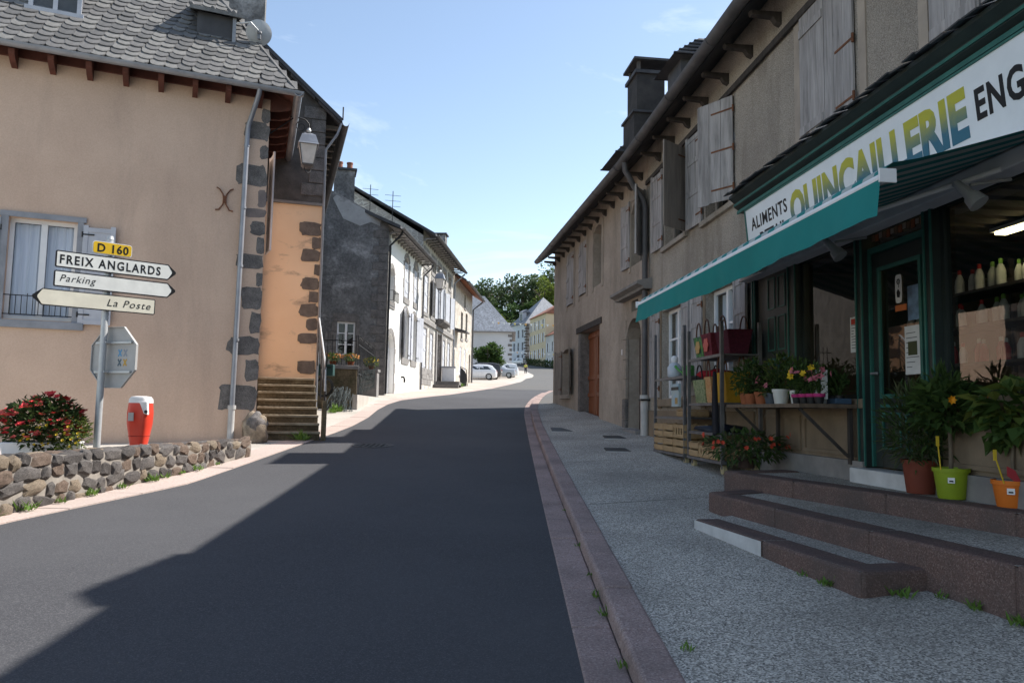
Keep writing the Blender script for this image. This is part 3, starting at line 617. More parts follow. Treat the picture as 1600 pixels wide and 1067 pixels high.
# arched doorway
ad = MB(B.M).box((.44, -.36, 1.1), (1.66, -.32, 3.74)).build('arched_door', DARKDOOR, bro)
for a in (.5, 1.08):
    for z0, z1 in ((1.3, 1.9), (2.0, 2.3), (2.4, 3.2)): MB(B.M).box((a, -.32, z0), (a+.5, -.3, z1)).build('panel', DARKDOOR, ad, bevel=.01)
for u in (.3, 1.78):
    z = 1.0
    for k in range(6): h = .46; MB(B.M).box((u-.14, -.05, z+.004), (u+.14, .025, z+h-.004)).build('jamb_stone', QUO if k < 2 else BROWN, bro, bevel=.012); z += h
m = MB(B.M); m.ext([(-.35, 0, 4.2), (-.35, .2, 4.2), (-.35, .22, 4.25), (-.35, .34, 4.3), (-.35, .34, 4.36), (-.35, 0, 4.44)], (2.25, 0, 0)); m.build('door_canopy', ASHL, bro)
MB(B.M).box((.72, -.3, 3.9), (1.24, -.26, 4.14)).build('vent', DARKIN, bro)
m = MB(B.M)
for x in (.84, .98, 1.11): m.box((x-.012, -.12, 3.9), (x+.012, -.1, 4.14))
m.build('vent_bar', IRON, bro)
MB(B.M).box((1.9, .001, 2.97), (2.02, .015, 3.1)).build('number_plate', WHITEP, bro)
MB(B.M).box((.2, -.1, .9), (1.9, .22, 1.24)).build('doorstep', ASHL, bro, bevel=.02)
window(bro, B, 8.05, 9.3, 2.15, 3.62, .22, WOODD, 2, 3)
shutter(bro, B, 8.0, 2.15, 3.6, .58, 14, -1, 'panel', WOODG2); shutter(bro, B, 9.35, 2.15, 3.6, .58, 12, 1, 'panel', WOODG2)
sill(bro, B, 7.95, 9.4, 2.13, .1, .12)
# chimney and dormers behind the eaves
def chimney(parent, FR, u0, u1, d0, d1, zb, zt, mat, cap=.07, pots=0, potmat=None, label=None):
    o = MB(FR.M).box((u0, d0, zb), (u1, d1, zt)).build('chimney', mat, parent, label=label)
    MB(FR.M).box((u0-cap, d0-cap, zt), (u1+cap, d1+cap, zt+.09)).build('chimney_cap', SLATED, o)
    for k in range(pots):
        m = MB(FR.M); u = u0+(u1-u0)*(k+.5)/pots; m.lathe([(.13, 0), (.12, .3), (.14, .32), (.14, .38)], 12, c=(u, (d0+d1)/2, zt+.09)); m.build('chimney_pot', potmat or ROOFB, o, smooth=40)
    return o
ch = chimney(bro, B, 3.2, 4.1, -1.45, -.7, 7.2, 10.5, M('dark_chimney', (.06, .055, .052), (.035, .033, .033), 3, .95, .8, 28), .06)
MB(B.M).box((3.06, -1.7, 9.4), (4.2, -.55, 9.46)).build('chimney_ledge', SLATED, ch); MB(B.M).box((3.12, -1.65, 7.4), (4.15, -.6, 9.4)).build('chimney_base', MATS['dark_chimney'], ch)
MB(B.M).box((3.1, -1.7, 10.85), (4.2, -.6, 10.91)).build('chimney_slab', SLATED, ch)
m = MB(B.M)
for u in (3.22, 3.96):
    for d in (-1.58, -.8): m.box((u, d, 10.59), (u+.1, d+.08, 10.85))
m.build('slab_support', SOOT, ch)
def dormer(parent, FR, u0, u1, d, zb, ze, zr, back, ov=.22):
    o = MB(FR.M).box((u0, d-back, zb), (u1, d, ze)).build('dormer', SLATED, parent)
    a, b = u0-ov, u1+ov; um = (u0+u1)/2; e = d+ov
    MB(FR.M).add([(a, e, ze-.1), (b, e, ze-.1), (um, d-.6, zr), (um, d-back, zr), (a, d-back, ze-.1), (b, d-back, ze-.1)], [(0, 1, 2), (0, 2, 3, 4), (1, 5, 3, 2), (0, 4, 5, 1), (4, 3, 5)]).build('dormer_roof', SLATED, o)
    for k in range(5):
        for sgn in (0, 1):
            z0 = ze-.1+(zr-ze+.1)*k/5; 
            uu = a+(um-a)*k/5 if sgn == 0 else b+(um-b)*k/5
            MB(FR.M).box((uu-.03, d-back, z0+.0), (uu+.03, e-(.6+ov)*k/5, z0+.03)).build('slate_course', SLATED, o)
dormer(bro, B, 4.2, 5.3, -.6, 6.9, 8.7, 9.5, 1.6, .28)
dormer(bro, B, .3, 1.2, -.85, 7.2, 9.65, 10.3, 1.6, .25)
dormer(shop, A, 8.3, 9.3, -.3, 6.9, 8.1, 9.2, 1.8, .2)

# ================================================================ LEFT-HAND HOUSES
def blob(T, cx, cz, wd, h, out, dep=.03, seed=0, n=11):
    r = random.Random(seed); pts = []; ee = r.uniform(.28, .55); n = 17
    for k in range(n):
        a = 2*math.pi*k/n+r.uniform(-.12, .12); c, s = math.cos(a), math.sin(a); e = ee
        x = abs(c)**e*(1 if c > 0 else -1)*wd/2*r.uniform(.84, 1.1); z = abs(s)**e*(1 if s > 0 else -1)*h/2*r.uniform(.82, 1.1); pts.append((cx+x, -dep, cz+z))
    return MB(T).ext(pts, (0, dep+out, 0))
# ---- corner house
cor_h = thing('corner_house', 'beige rendered corner house with slate roof, stone quoins and a white window behind the signpost', 'house', L1.p(-2, 0, 1))
ET = 8.1
HW = (-4.47, -3.36, 3.12, 5.0)
mb = MB(L1.M); wall_mb(mb, -12, 0, .4, 8.3, [HW], .18); mb.build('wall', REND1, cor_h, recalc=False)
mb = MB(L1S.M); wall_mb(mb, 0, 6.0, .4, 8.3, [(1.6, 2.6, 5.3, 7.1)], .2); mb.build('side_wall', REND1, cor_h, recalc=False)
MB(L1.M).poly([(-12, 0, .4), (-12, -9, .4), (-12, -9, 8.3), (-12, 0, 8.3)]).build('gable_wall', REND1, cor_h, recalc=False)
MB(L1.M).poly([(-12, -9, .4), (0, -9, .4), (0, -9, 8.3), (-12, -9, 8.3)]).build('rear_wall', REND1, cor_h, recalc=False)
wn = window(cor_h, L1, *HW, .13, WHITEP, 2, 1, CURT, .075, .5, glass('window_glass_clear', (.93, .95, .97), .02, 1.5))
m = MB(L1.M)
for a, b in ((HW[0]-.12, HW[0]), (HW[1], HW[1]+.1)): m.box((a, .001, HW[2]-.02), (b, .03, HW[3]+.0))
m.box((HW[0]-.14, .001, HW[3]+.001), (HW[1]+.14, .035, HW[3]+.1)); m.build('window_surround', GREYP, wn)
MB(L1.M).box((HW[0]-.2, -.1, HW[2]-.16), (HW[1]+.2, .07, HW[2]-.022)).build('sill', GREYP, wn, bevel=.01)
m = MB(L1.M)
for z in (3.2, 3.55): m.box((HW[0], -.03, z), (HW[1], -.012, z+.018))
for u in frange(HW[0]+.1, HW[1]-.1, .09): m.box((u-.006, -.027, 3.2), (u+.006, -.015, 3.6 if rnd.random() < .4 else 3.55))
m.build('window_rail', IRON, wn)
shutter(cor_h, L1, HW[1]+.1, 3.08, 4.96, .55, 5, 1, 'panel', SHUTW, IRON, .04); shutter(cor_h, L1, HW[0]-.12, 3.08, 4.96, .55, 5, -1, 'panel', SHUTW, IRON, .04)
shutter(cor_h, L1S, 1.5, 5.0, 7.2, .6, 8, -1, 'panel', SHUTW, IRON, .06, hinges=False)
# quoins
QL = [(398, 414, 159, 182), (371, 414, 183, 213), (395, 411, 220, 242), (362, 409, 252, 288), (393, 408, 293, 320), (370, 407, 323, 338), (382, 406, 344, 366), (391, 405, 368, 395), (362, 404, 396, 419), (391, 402, 425, 447), (369, 401, 449, 484), (382, 399, 487, 522), (350, 397, 527, 556), (376, 396, 562, 597), (337, 394, 602, 643)]
for k, (a, b, t, bt) in enumerate(QL):   # measured against the edge of the wall: width from the corner, height
    cxr = 416-(t+bt)/2*.037-1; wd = (cxr-a)*.0133+.03; zc = EYE+(634-(t+bt)/2)/1200*15.55*1.003; h = (bt-t)*.0131
    if (t+bt)/2 < 400: zc += .0
    zc *= 1.0
    faint = k in (4, 5)
    blob(L1.M, -wd/2+.012, zc, wd, h, .003 if faint else .006, .03, k).build('quoin', QUOP if faint else QUO, cor_h)
# iron wall tie
m = MB(L1.M)
for s in (-1, 1):
    m.tube([(-.8+s*.16, .03, 6.0), (-.8+s*.1, .03, 5.97), (-.8+s*.035, .03, 5.87), (-.8+s*.02, .03, 5.77), (-.8+s*.03, .03, 5.66), (-.8+s*.1, .03, 5.55), (-.8+s*.17, .03, 5.54)], .014, 6)
m.tube([(-.8, .0, 5.77), (-.8, .05, 5.77)], .035, 8); m.box((-.825, .015, 5.7), (-.775, .045, 5.84)); m.build('wall_tie', RUST, cor_h, smooth=40)
# roof of fish-scale slates: hipped towards the street
TP = R(52); OV = .45; EZ = 8.06
def rp_(u, s, off=0):  # point on the front slope, s metres up from the eave
    return L1.p(u, OV-s*math.cos(TP)-off*math.sin(TP)*-1, EZ+s*math.sin(TP)+off*math.cos(TP))
def hip_u(s): return .46-.72*s*math.cos(TP)*1.0 if s < 3 else .46-.72*s*math.cos(TP)
SM = 6.0
rb = MB(); pts = [rp_(-12.4, 0), rp_(.46, 0), rp_(hip_u(SM), SM), rp_(-12.4, SM)]
apex = L1.p(hip_u(SM), OV-SM*math.cos(TP), EZ+SM*math.sin(TP)); 
c0 = L1.p(.46, OV, EZ); c1 = L1S.p(6.2, .45, EZ-.1); top2 = apex+L1S.u*4.5
rb.poly([tuple(p) for p in pts]); rb.poly([tuple(c0), tuple(c1), tuple(top2), tuple(apex)]); rb.poly([tuple(rp_(-12.4, SM)), tuple(apex), tuple(top2), tuple(rp_(-12.4, SM)+L1S.u*4.5)])
roof = rb.build('roof', SLATE[2], cor_h, recalc=False)
sm = []
for v in range(6):
    m = MB(); n = 7; wdt, ln = .262+.012*rnd.uniform(-1, 1), .4; pl_ = [(-wdt/2, ln, 0), (-wdt/2, .125, 0)]
    for k in range(n+1):
        a = math.pi+math.pi*k/n; pl_.append((wdt/2*math.cos(a), .125+.125*math.sin(a)*rnd.uniform(.92, 1.06), 0))
    pl_ += [(wdt/2, .125, 0), (wdt/2, ln, 0)]; cl = []
    for q in pl_:
        if not cl or (Vector(q)-Vector(cl[-1])).length > 1e-3: cl.append(q)
    m.ext(cl, (0, 0, .032)); sm.append(m.mesh('slate', SLATE[v % 3]))
Rr = Matrix((( L1.u.x, -L1.n.x, 0, 0), (L1.u.y, -L1.n.y, 0, 0), (0, 0, 1, 0), (0, 0, 0, 1))) @ RX(TP)
rest = MB(); cnt = 0; row = 0; s = 0.0; cand = []
while s < 4.2:
    u = hip_u(s)-.12-(row % 2)*.12
    while u > -9:
        cand.append((u+rnd.uniform(-.02, .02), s+rnd.uniform(-.02, .02), row)); u -= .25
    s += .19; row += 1
cand.sort(key=lambda c: 0 if (c[0] > -5.2 and c[1] < 2.6) else 1)
for (u, s_, rw) in cand:
    M4 = Matrix.Translation(rp_(u, s_, .045)) @ Rr @ RX(R(-5.5+rnd.uniform(-1.2, 1.2))) @ RZ(R(rnd.uniform(-5, 5)))
    if cnt < 298 and u > -5.2 and s_ < 2.6:
        inst('slate', sm[rnd.randrange(6)], roof, M4); cnt += 1
    else:
        me = sm[rnd.randrange(6)]; mi = rnd.randrange(3); rest.add([M4 @ vv.co for vv in me.vertices], [tuple(p.vertices) for p in me.polygons], mi)
rest.build('slate_cover', SLATE, roof, recalc=False, kind='stuff')
hp = MB(); hp.tube([tuple(c0+Vector((0, 0, .05))), tuple(apex+Vector((0, 0, .05)))], .05, 6); hp.build('hip_roll', SLATE[0], roof)
# gutters, rafters
def gutter_line(parent, a, b, out, r=.085, mat=None):
    m = MB(); a, b, out = Vector(a), Vector(b), Vector(out); n = 8; up = Vector((0, 0, 1))
    pr = [(r*math.cos(math.pi+math.pi*k/n), r*math.sin(math.pi+math.pi*k/n)) for k in range(n+1)]+[((r-.012)*math.cos(2*math.pi-math.pi*k/n), (r-.012)*math.sin(2*math.pi-math.pi*k/n)) for k in range(n+1)]
    m.ext([tuple(a+out*(r+x)+up*z) for x, z in pr], tuple(b-a)); return m.build('gutter', mat or ZINC, parent, smooth=50)
gutter_line(cor_h, L1.p(-12.3, OV-.02, EZ+.03), L1.p(.6, OV-.02, EZ+.0), L1.n, .085)
gutter_line(cor_h, L1S.p(-.55, .45, EZ-.02), L1S.p(6.0, .45, EZ-.12), L1S.n, .085)
for k in range(16):
    u = -.22-.62*k; MB(L1.M).ext([(u-.05, -.02, EZ-.28), (u-.05, -.02, EZ+.2), (u-.05, OV-.03, EZ-.06), (u-.05, OV-.06, EZ-.15), (u-.05, .2, EZ-.24)], (.1, 0, 0)).build('rafter_end', REDW, cor_h)
for k in range(11):
    u = .05+.55*k; MB(L1S.M).ext([(u-.05, -.02, EZ-.28), (u-.05, -.02, EZ+.15), (u-.05, .43, EZ-.1), (u-.05, .4, EZ-.2), (u-.05, .2, EZ-.26)], (.1, 0, 0)).build('rafter_end', REDW, cor_h)
m = MB(); m.poly([tuple(L1.p(-12.4, .0, EZ+.22)), tuple(L1.p(0, .0, EZ+.22)), tuple(L1.p(.44, OV-.03, EZ-.03)), tuple(L1.p(-12.4, OV-.03, EZ-.03))])
m.poly([tuple(L1.p(0, .0, EZ+.2)), tuple(L1S.p(6.1, .0, EZ+.12)), tuple(L1S.p(6.1, .43, EZ-.12)), tuple(L1.p(.44, OV-.04, EZ-.04))]); m.build('soffit_boards', REDW, cor_h, recalc=False)
MB(L1.M).box((-12, .001, EZ-.06), (-.0, .05, EZ+.16)).build('fascia_board', REDW, cor_h)
# downpipe
m = MB(L1.M); m.tube([(-.26, OV+.06, EZ-.06), (-.27, OV+.02, EZ-.16), (-.36, .2, EZ-.5), (-.42, .1, EZ-.72), (-.43, .09, EZ-.95), (-.47, .09, 1.55)], .05, 12); dp = m.build('downpipe', ZINC, cor_h, smooth=50)
m = MB(L1.M); m.tube([(-.47, .09, 1.6), (-.475, .09, .85)], .065, 12); m.tube([(-.47, .09, 1.62), (-.47, .09, 1.54)], .08, 12); m.build('cast_foot', CAST, dp, smooth=50)
m = MB(L1.M)
for z in (6.9, 5.6, 4.4, 2.9): m.tube([(-.43-.03*(7-z)/6, .09, z), (-.43-.03*(7-z)/6, .09, z+.05)], .058, 12)
m.build('pipe_collar', ZINC, dp, smooth=50)
# corner guard stone
def rock(name, mat, parent, c, rad, seed=1, sub=2, amp=.18):
    bm = bmesh.new(); bmesh.ops.create_icosphere(bm, subdivisions=sub, radius=1)
    for v in bm.verts:
        k = 1+amp*noise.noise(v.co*1.3+Vector((seed*3.1, seed, 0)))*2+amp*.5*noise.noise(v.co*3+Vector((seed, 0, 0)))
        v.co = Vector((v.co.x*rad[0]*k, v.co.y*rad[1]*k, v.co.z*rad[2]*k))
    me = bpy.data.meshes.new(name); bm.to_mesh(me); bm.free(); me.materials.append(mat)
    me.polygons.foreach_set('use_smooth', [True]*len(me.polygons))
    if parent is None and c is None: return me
    return inst(name, me, parent, Matrix.Translation(Vector(c)))
rock('guard_stone', STN[3], cor_h, L1.p(-.02, .05, 1.12), (.27, .25, .36), 3, 3)
rock('guard_stone', STN[0], cor_h, L1.p(.0, .1, 1.25), (.22, .2, .22), 5, 3)
# roof dormers of the corner house
m = MB(L1.M); m.box((-1.5, -1.2, 8.9), (-.75, -.5, 9.85)); do = m.build('dormer', SLATED, cor_h)
m = MB(L1.M); m.ext([(-1.65, -.35, 9.82), (-1.65, -1.3, 10.25), (-1.65, -1.3, 10.33), (-1.65, -.35, 9.9)], (1.05, 0, 0)); m.build('dormer_roof', SLATE[1], do)
m = MB(L1.M)
for u in (-1.62, -1.2, -.78): m.sphere((u, -.5, 9.98), .05)
m.build('ridge_knob', SLATE[0], do, smooth=60)
MB(L1.M).box((-.8, -.52, 8.9), (-.73, -.44, 9.83)).build('corner_post', GREYP, do)
m = MB(L1.M); m.box((-4.5, -2.0, 9.1), (-3.6, -.42, 10.6)); do = m.build('dormer', SLATED, cor_h)
MB(L1.M).box((-4.55, -.42, 9.1), (-3.55, -.3, 9.2)).build('sill', SHUTW, do)
m = MB(L1.M); m.box((-4.5, -.42, 9.2), (-4.42, -.38, 10.4)); m.box((-3.68, -.42, 9.2), (-3.6, -.38, 10.4)); m.box((-4.09, -.42, 9.2), (-4.01, -.385, 10.4)); m.build('dormer_frame', SHUTW, do)
MB(L1.M).poly([(-4.42, -.41, 9.2), (-3.68, -.41, 9.2), (-3.68, -.41, 10.4), (-4.42, -.41, 10.4)]).build('pane', GLS, do, recalc=False)

# ---- tall gable house with the peach lower wall
gab = thing('gable_house', 'tall gabled house, dark lava stone above and peach render below, behind the stone steps', 'house', L2.p(-1, 0, 1.2))
mb = MB(L2.M); wall_mb(mb, -7, 0, .5, 6.85, [], .2); mb.build('lower_wall', PEACH, gab, recalc=False)
MB(L2.M).ext([(-7, -.0, 6.85), (0, -.0, 6.85), (0, -.0, 9.35), (-4.4, 0, 13.1), (-7, 0, 11)], (0, .045, 0)).build('gable_wall', SOOT, gab)
MB(L2.M).box((-7, .0, 6.8), (.0, .07, 6.87)).build('ledge', ASHL, gab)
MB(L2S.M).poly([(0, 0, .5), (11, 0, .5), (11, 0, 9.4), (0, 0, 9.4)]).build('street_wall', SOOT, gab, recalc=False)
a_ = L2.p(-7, 0, 0); 
MB().poly([tuple(L2.p(-7, 0, .5)), tuple(L2.p(-7, 0, .5)+L2S.u*11), tuple(L2.p(-7, 0, 11)+L2S.u*11), tuple(L2.p(-7, 0, 11))]).build('rear_wall', SOOT, gab, recalc=False)
m = MB(); t1 = L2.p(.42, .22, 9.02); t2 = L2.p(-4.4, .22, 13.2); t3 = L2.p(-7.5, .22, 10.5); bk = L2S.u*11.3; th = Vector((0, 0, .12))
m.ext([tuple(t1), tuple(t2), tuple(t2+th), tuple(t1+th)], tuple(bk)); m.ext([tuple(t2), tuple(t3), tuple(t3+th), tuple(t2+th)], tuple(bk)); m.build('roof', SLATED, gab)
for k in range(7):
    q = k/6; p = t1.lerp(t2, q*.9); MB().ext([tuple(p+Vector((0, 0, -.1))), tuple(p+Vector((0, 0, -.02))), tuple(p+(t2-t1)*.13+Vector((0, 0, -.02))), tuple(p+(t2-t1)*.13+Vector((0, 0, -.1)))], tuple(-L2.n*.05)).build('verge_board', WOODD, gab)
gutter_line(gab, t1+Vector((0, 0, .0)), t1+bk, L2S.n, .09, ZINCD)
for k in range(14): 
    p = L2S.p(.3+.6*k, .0, 8.85); MB(L2S.M).box((.3+.6*k, 0, 9.0), (.4+.6*k, .36, 9.1)).build('rafter_end', WOODG2, gab)
m = MB(); pp = [L2.p(.4, .2, 9.0), L2.p(.3, .2, 8.7), L2.p(.03, .06, 8.3), L2.p(.03, .06, 1.5)]; m.tube([tuple(p) for p in pp], .035, 8); m.build('downpipe', ZINC, gab, smooth=50)
m = MB(); pp = [L2.p(.43, .2, 9.1), L2.p(.43, .2, 9.45)]; m.tube([tuple(p) for p in pp], .02, 6); m.build('verge_pin', IRON, gab)
QP = [(480, 508, 343, 365), (498, 510, 367, 386), (481, 508, 387, 407), (501, 508, 410, 428), (481, 506, 432, 451), (492, 505, 453, 472), (478, 504, 473, 495), (489, 503, 497, 515), (477, 502, 519, 537), (476, 499, 563, 583)]
for k, (a, b, t, bt) in enumerate(QP):
    cxr = 511.5-(t-340)*.042; wd = (cxr-a)*.0168+.02; zc = EYE+(634.5-(t+bt)/2)/1200*19.55; h = (bt-t)*.0166
    blob(L2.M, -wd/2+.01, zc, wd, h, .02, .03, 40+k).build('quoin', QUOB, gab)
for k in range(7):
    z = 7.05+.34*k; wd = (.55, .36)[k % 2]; MB(L2.M).box((-wd, .045, z), (.012, .07, z+.32)).build('quoin', QUO, gab, bevel=.015)
chimney(gab, L2, -2.75, -1.66, -1.6, -.7, 10.2, 13.3, SOOT3)
# house 3: dark gable, white street front
whi = thing('white_house', 'white-fronted house with dark patchy gable, arched door and grey stone window surrounds', 'house', L3.p(-1, 0, 2))
WG = (-1.98, -1.24, 3.75, 5.15)
mb = MB(L3.M); wall_mb(mb, -8, 0, 1.2, 9.55, [WG], .2); mb.build('gable_base', SOOT3, whi, recalc=False)
MB(L3.M).poly([(-8, 0, 9.55), (0, 0, 9.55), (-4.2, 0, 11.5), (-8, 0, 9.75)]).build('gable_wall', SOOT3, whi, recalc=False)
window(whi, L3, *WG, .06, WHITEP, 2, 3, None, .07)
MB(L3.M).ext([(-2.35, .001, 10.35), (-1.9, .001, 9.5), (-1.2, .001, 9.25), (-.75, .001, 9.45), (-.35, .001, 9.3), (-.3, .001, 9.62), (-1.2, .001, 10.05), (-2.2, .001, 10.5)], (0, .012, 0)).build('render_patch', M('grey_render_patch', (.4, .395, .39), (.3, .295, .29), 2, .95, .3, 20, stain=((.16, .155, .15), 1.5, .55, .7)), whi)
for k, (a, b, z0, z1) in enumerate([(-2.14, -1.08, 5.16, 5.52), (-2.2, -2.0, 4.75, 5.14), (-2.45, -2.0, 4.35, 4.73), (-2.2, -2.0, 4.0, 4.33), (-2.5, -2.0, 3.6, 3.98), (-1.22, -1.05, 4.6, 5.14), (-1.22, -.85, 4.2, 4.58), (-1.22, -1.05, 3.7, 4.18)]):
    MB(L3.M).box((a, .001, z0), (b, .022, z1)).build('surround_stone', QUO, whi)
for k in range(22):
    z = 2.0+.34*k; wd = (.62, .36)[k % 2]; MB(L3.M).box((-wd, .001, z), (.012, .028, z+.325)).build('quoin', QUO, whi)
    MB(L3S.M).box((.0, .001, z), ((.32, .5)[k % 2], .03, z+.325)).build('quoin', ASHL, whi)
holes3 = [(.35, 1.7, 1.9, 4.85, .6), (.45, 1.35, 6.2, 7.7, .3), (3.35, 4.35, 6.8, 8.75, .25), (5.5, 6.4, 6.85, 8.8, .25), (3.3, 4.5, 3.95, 6.25, .25), (5.3, 6.4, 3.95, 6.25, .25)]
mb = MB(L3S.M); wall_mb(mb, 0, 7.55, 1.4, 9.3, holes3, .28); mb.build('street_wall', WHITEW, whi, recalc=False)
MB(L3S.M).poly([(7.55, 0, 1.4), (7.55, -8, 1.4), (7.55, -8, 10), (7.55, -4.2, 11.4), (7.55, 0, 9.3)]).build('end_wall', WHITEW, whi, recalc=False)
MB(L3S.M).box((.35, -.26, 1.9), (1.7, -.22, 4.85)).build('arched_door', WHITEP, whi)
def arch_stones(parent, FR, a, b, z0, z1, rise, mat, wd=.2, jam=True, out=.02):
    hw = (b-a)/2; cx = (a+b)/2; rad = (hw*hw+rise*rise)/(2*rise); zc = z1-rad; a0 = math.asin(min(1, hw/rad)); n = 7
    for k in range(n):
        t0, t1_ = -a0+2*a0*k/n, -a0+2*a0*(k+1)/n; g = .01
        MB(FR.M).ext([(cx+rad*math.sin(t0+g), .001, zc+rad*math.cos(t0+g)), (cx+(rad+wd)*math.sin(t0+g), .001, zc+(rad+wd)*math.cos(t0+g)), (cx+(rad+wd)*math.sin(t1_-g), .001, zc+(rad+wd)*math.cos(t1_-g)), (cx+rad*math.sin(t1_-g), .001, zc+rad*math.cos(t1_-g))], (0, out, 0)).build('arch_stone', mat, parent)
    if jam:
        z = z0; k = 0
        while z < z1-rise-.1:
            h = min(.42, z1-rise-z)
            for sg, x in ((-1, a), (1, b)):
                w_ = wd*(1.25 if k % 2 else .8); x0, x1 = sorted((x, x+sg*w_)); MB(FR.M).box((x0, .001, z+.005), (x1, out, z+h-.005)).build('jamb_stone', mat, parent)
            z += h; k += 1
for (a, b, z0, z1, rise) in holes3: arch_stones(whi, L3S, a, b, z0, z1, rise, ASHL, .24 if z0 < 2 else .2)
for (a, b, z0, z1, rise) in holes3[1:]:
    window(whi, L3S, a, b, z0, z1, .2, WHITEP, 2, 3); MB(L3S.M).box((a-.12, -.05, z0-.28), (b+.12, .05, z0)).build('sill', ASHL, whi)
m = MB(L3S.M)
for u in frange(.4, 1.4, .14): m.box((u-.01, .2, 6.2), (u+.01, .22, 6.65))
for z in (6.2, 6.63): m.box((.38, .2, z), (1.42, .225, z+.02)); m.box((.38, 0, z), (.4, .2, z+.02)); m.box((1.4, 0, z), (1.42, .2, z+.02))
m.build('balcony_rail', IRON, whi)
for hu, sg, an in ((3.28, -1, 25), (4.52, 1, 10), (5.28, -1, 8), (6.42, 1, 25)): shutter(whi, L3S, hu, 3.95, 6.2, .55, an, sg, 'boards', SHUTW, IRON)
for a, b in ((3.36, 4.34), (5.5, 6.4)):
    hw = (b-a)/2; shutter(whi, L3S, a+.01, 6.82, 8.5, hw-.02, 0, 1, 'boards', SHUTW, IRON, -.05); shutter(whi, L3S, b-.01, 6.82, 8.5, hw-.02, 0, -1, 'boards', SHUTW, IRON, -.05)
eaves(whi, L3S, -.35, 7.55, 9.15, .6, SLATED, ZINCD, .09, [.2+.55*k for k in range(14)], WOODG, 24, 4.2, 8.4)
MB(L3S.M).poly([(-.3, .02, 9.34), (7.5, .02, 9.34), (7.5, .58, 9.12), (-.3, .58, 9.12)]).build('soffit_boards', WOODG, whi, recalc=False)
chimney(whi, L3, -2.3, -1.45, -1.4, -.5, 9.8, 11.75, SOOT3, .08, 2)
m = MB(L3S.M); m.tube([(.04, .62, 9.1), (.04, .5, 8.9), (.04, .1, 8.5), (.04, .09, 2.2)], .05, 8); m.build('downpipe', IRON, whi, smooth=50)
m = MB(L3S.M); m.tube([(7.5, .62, 9.1), (7.5, .5, 8.9), (7.5, .1, 8.5), (7.5, .09, 2.6)], .05, 8); m.build('downpipe', ZINCD, whi, smooth=50)
m = MB(L3S.M); m.tube([(3.3, 0, 3.05), (3.3, .12, 3.05), (3.3, .16, 2.95), (3.3, .16, 2.8)], .05, 8); m.build('overflow_pipe', IRON, whi, smooth=50)
m = MB(L3.M)
for u, h in ((-.7, 1.2), (.3, 1.0)):
    m.tube([(u, -1.5, 9.6), (u, -1.5, 10.3+h)], .018, 5)
    for q in (.2, .45, .7): m.tube([(u-.35, -1.5, 10.3+h-q), (u+.35, -1.5, 10.3+h-q)], .01, 4)
m.build('roof_aerial', IRON, whi)
# house 4: stone
sto = thing('stone_house', 'pale rubble stone house of three storeys with a string course, shutters and deep eaves', 'house', L3S.p(13, 0, 2.8))
U4, U5, U6 = 7.6, 18.2, 27.8
up4 = [(8.0, 9.2), (10.3, 11.4), (12.2, 13.2), (14.0, 15.0), (16.0, 17.0)]
holes4 = [(a, b, 6.75, 8.75) for a, b in up4]+[(a, b, 9.25, 10.0) for a, b in up4]+[(8.0, 9.1, 3.6, 5.9), (10.2, 11.0, 3.6, 5.8), (12.15, 13.6, 2.9, 6.0), (14.4, 15.2, 3.6, 5.8), (16.2, 17.1, 3.6, 5.8)]
mb = MB(L3S.M); wall_mb(mb, U4, U5, 1.8, 10.99, holes4, .3); mb.build('street_wall', RUB, sto, recalc=False)
MB(L3S.M).poly([(U4, -.01, 8), (U4, -8, 8), (U4, -8, 11.5), (U4, -4, 13.2), (U4, -.01, 10.7)]).build('end_wall', RUB, sto, recalc=False)
MB(L3S.M).poly([(U5, -.01, 1.8), (U5, -8, 1.8), (U5, -8, 11.5), (U5, -4, 13.2), (U5, -.01, 10.7)]).build('end_wall', RUB, sto, recalc=False)
for a, b, z0, z1 in holes4:
    if z0 < 3: continue
    window(sto, L3S, a, b, z0, z1, .18, WHITEP if z0 < 9 else WOODD, 2, 3 if z0 < 9 else 1)
    q = MB(L3S.M)
    for x in (a-.1, b+.1): q.box((x-.1, .001, z0), (x+.1, .02, z1))
    q.box((a-.2, .001, z1+.002), (b+.2, .024, z1+.22)); q.box((a-.2, .001, z0-.2), (b+.2, .04, z0-.002)); q.build('window_surround', ASHL, sto)
    if 6 < z0 < 9 and a > 9.5:
        shutter(sto, L3S, a-.02, z0, z1, .5, 20, -1, 'boards', SHUTW, IRON, hinges=False); shutter(sto, L3S, b+.02, z0, z1, .5, 20, 1, 'boards', SHUTW, IRON, hinges=False)
    elif z0 < 9:
        hw = (b-a)/2; shutter(sto, L3S, a+.01, z0, z1, hw-.02, 0, 1, 'boards', SHUTW, IRON, -.04, hinges=False); shutter(sto, L3S, b-.01, z0, z1, hw-.02, 0, -1, 'boards', SHUTW, IRON, -.04, hinges=False)
MB(L3S.M).box((U4, .001, 6.15), (U5, .1, 6.4)).build('string_course', ASHL, sto)
for k in range(10):
    for j in range(3):
        a = U4+.1+k*1.04+(j % 2)*.5
        if a+1 < U5 and not (11.2 < a+.5 < 14.4): MB(L3S.M).box((a, .001, 2.9+.3*j), (a+.98, .03, 3.17+.3*j)).build('plinth_stone', ASHL, sto)
MB(L3S.M).box((12.15, -.28, 2.9), (13.6, -.24, 6.0)).build('front_door', DARKDOOR, sto)
m = MB(L3S.M)
for x in (12.0, 13.75): m.box((x-.16, .001, 2.9), (x+.16, .09, 6.05))
m.build('door_pilaster', ASHL, sto)
m = MB(L3S.M); m.ext([(11.7, 0, 6.42), (11.7, .25, 6.42), (11.7, .5, 6.62), (11.7, .5, 6.74), (11.7, 0, 6.8)], (2.35, 0, 0)); m.build('door_canopy', QUO, sto)
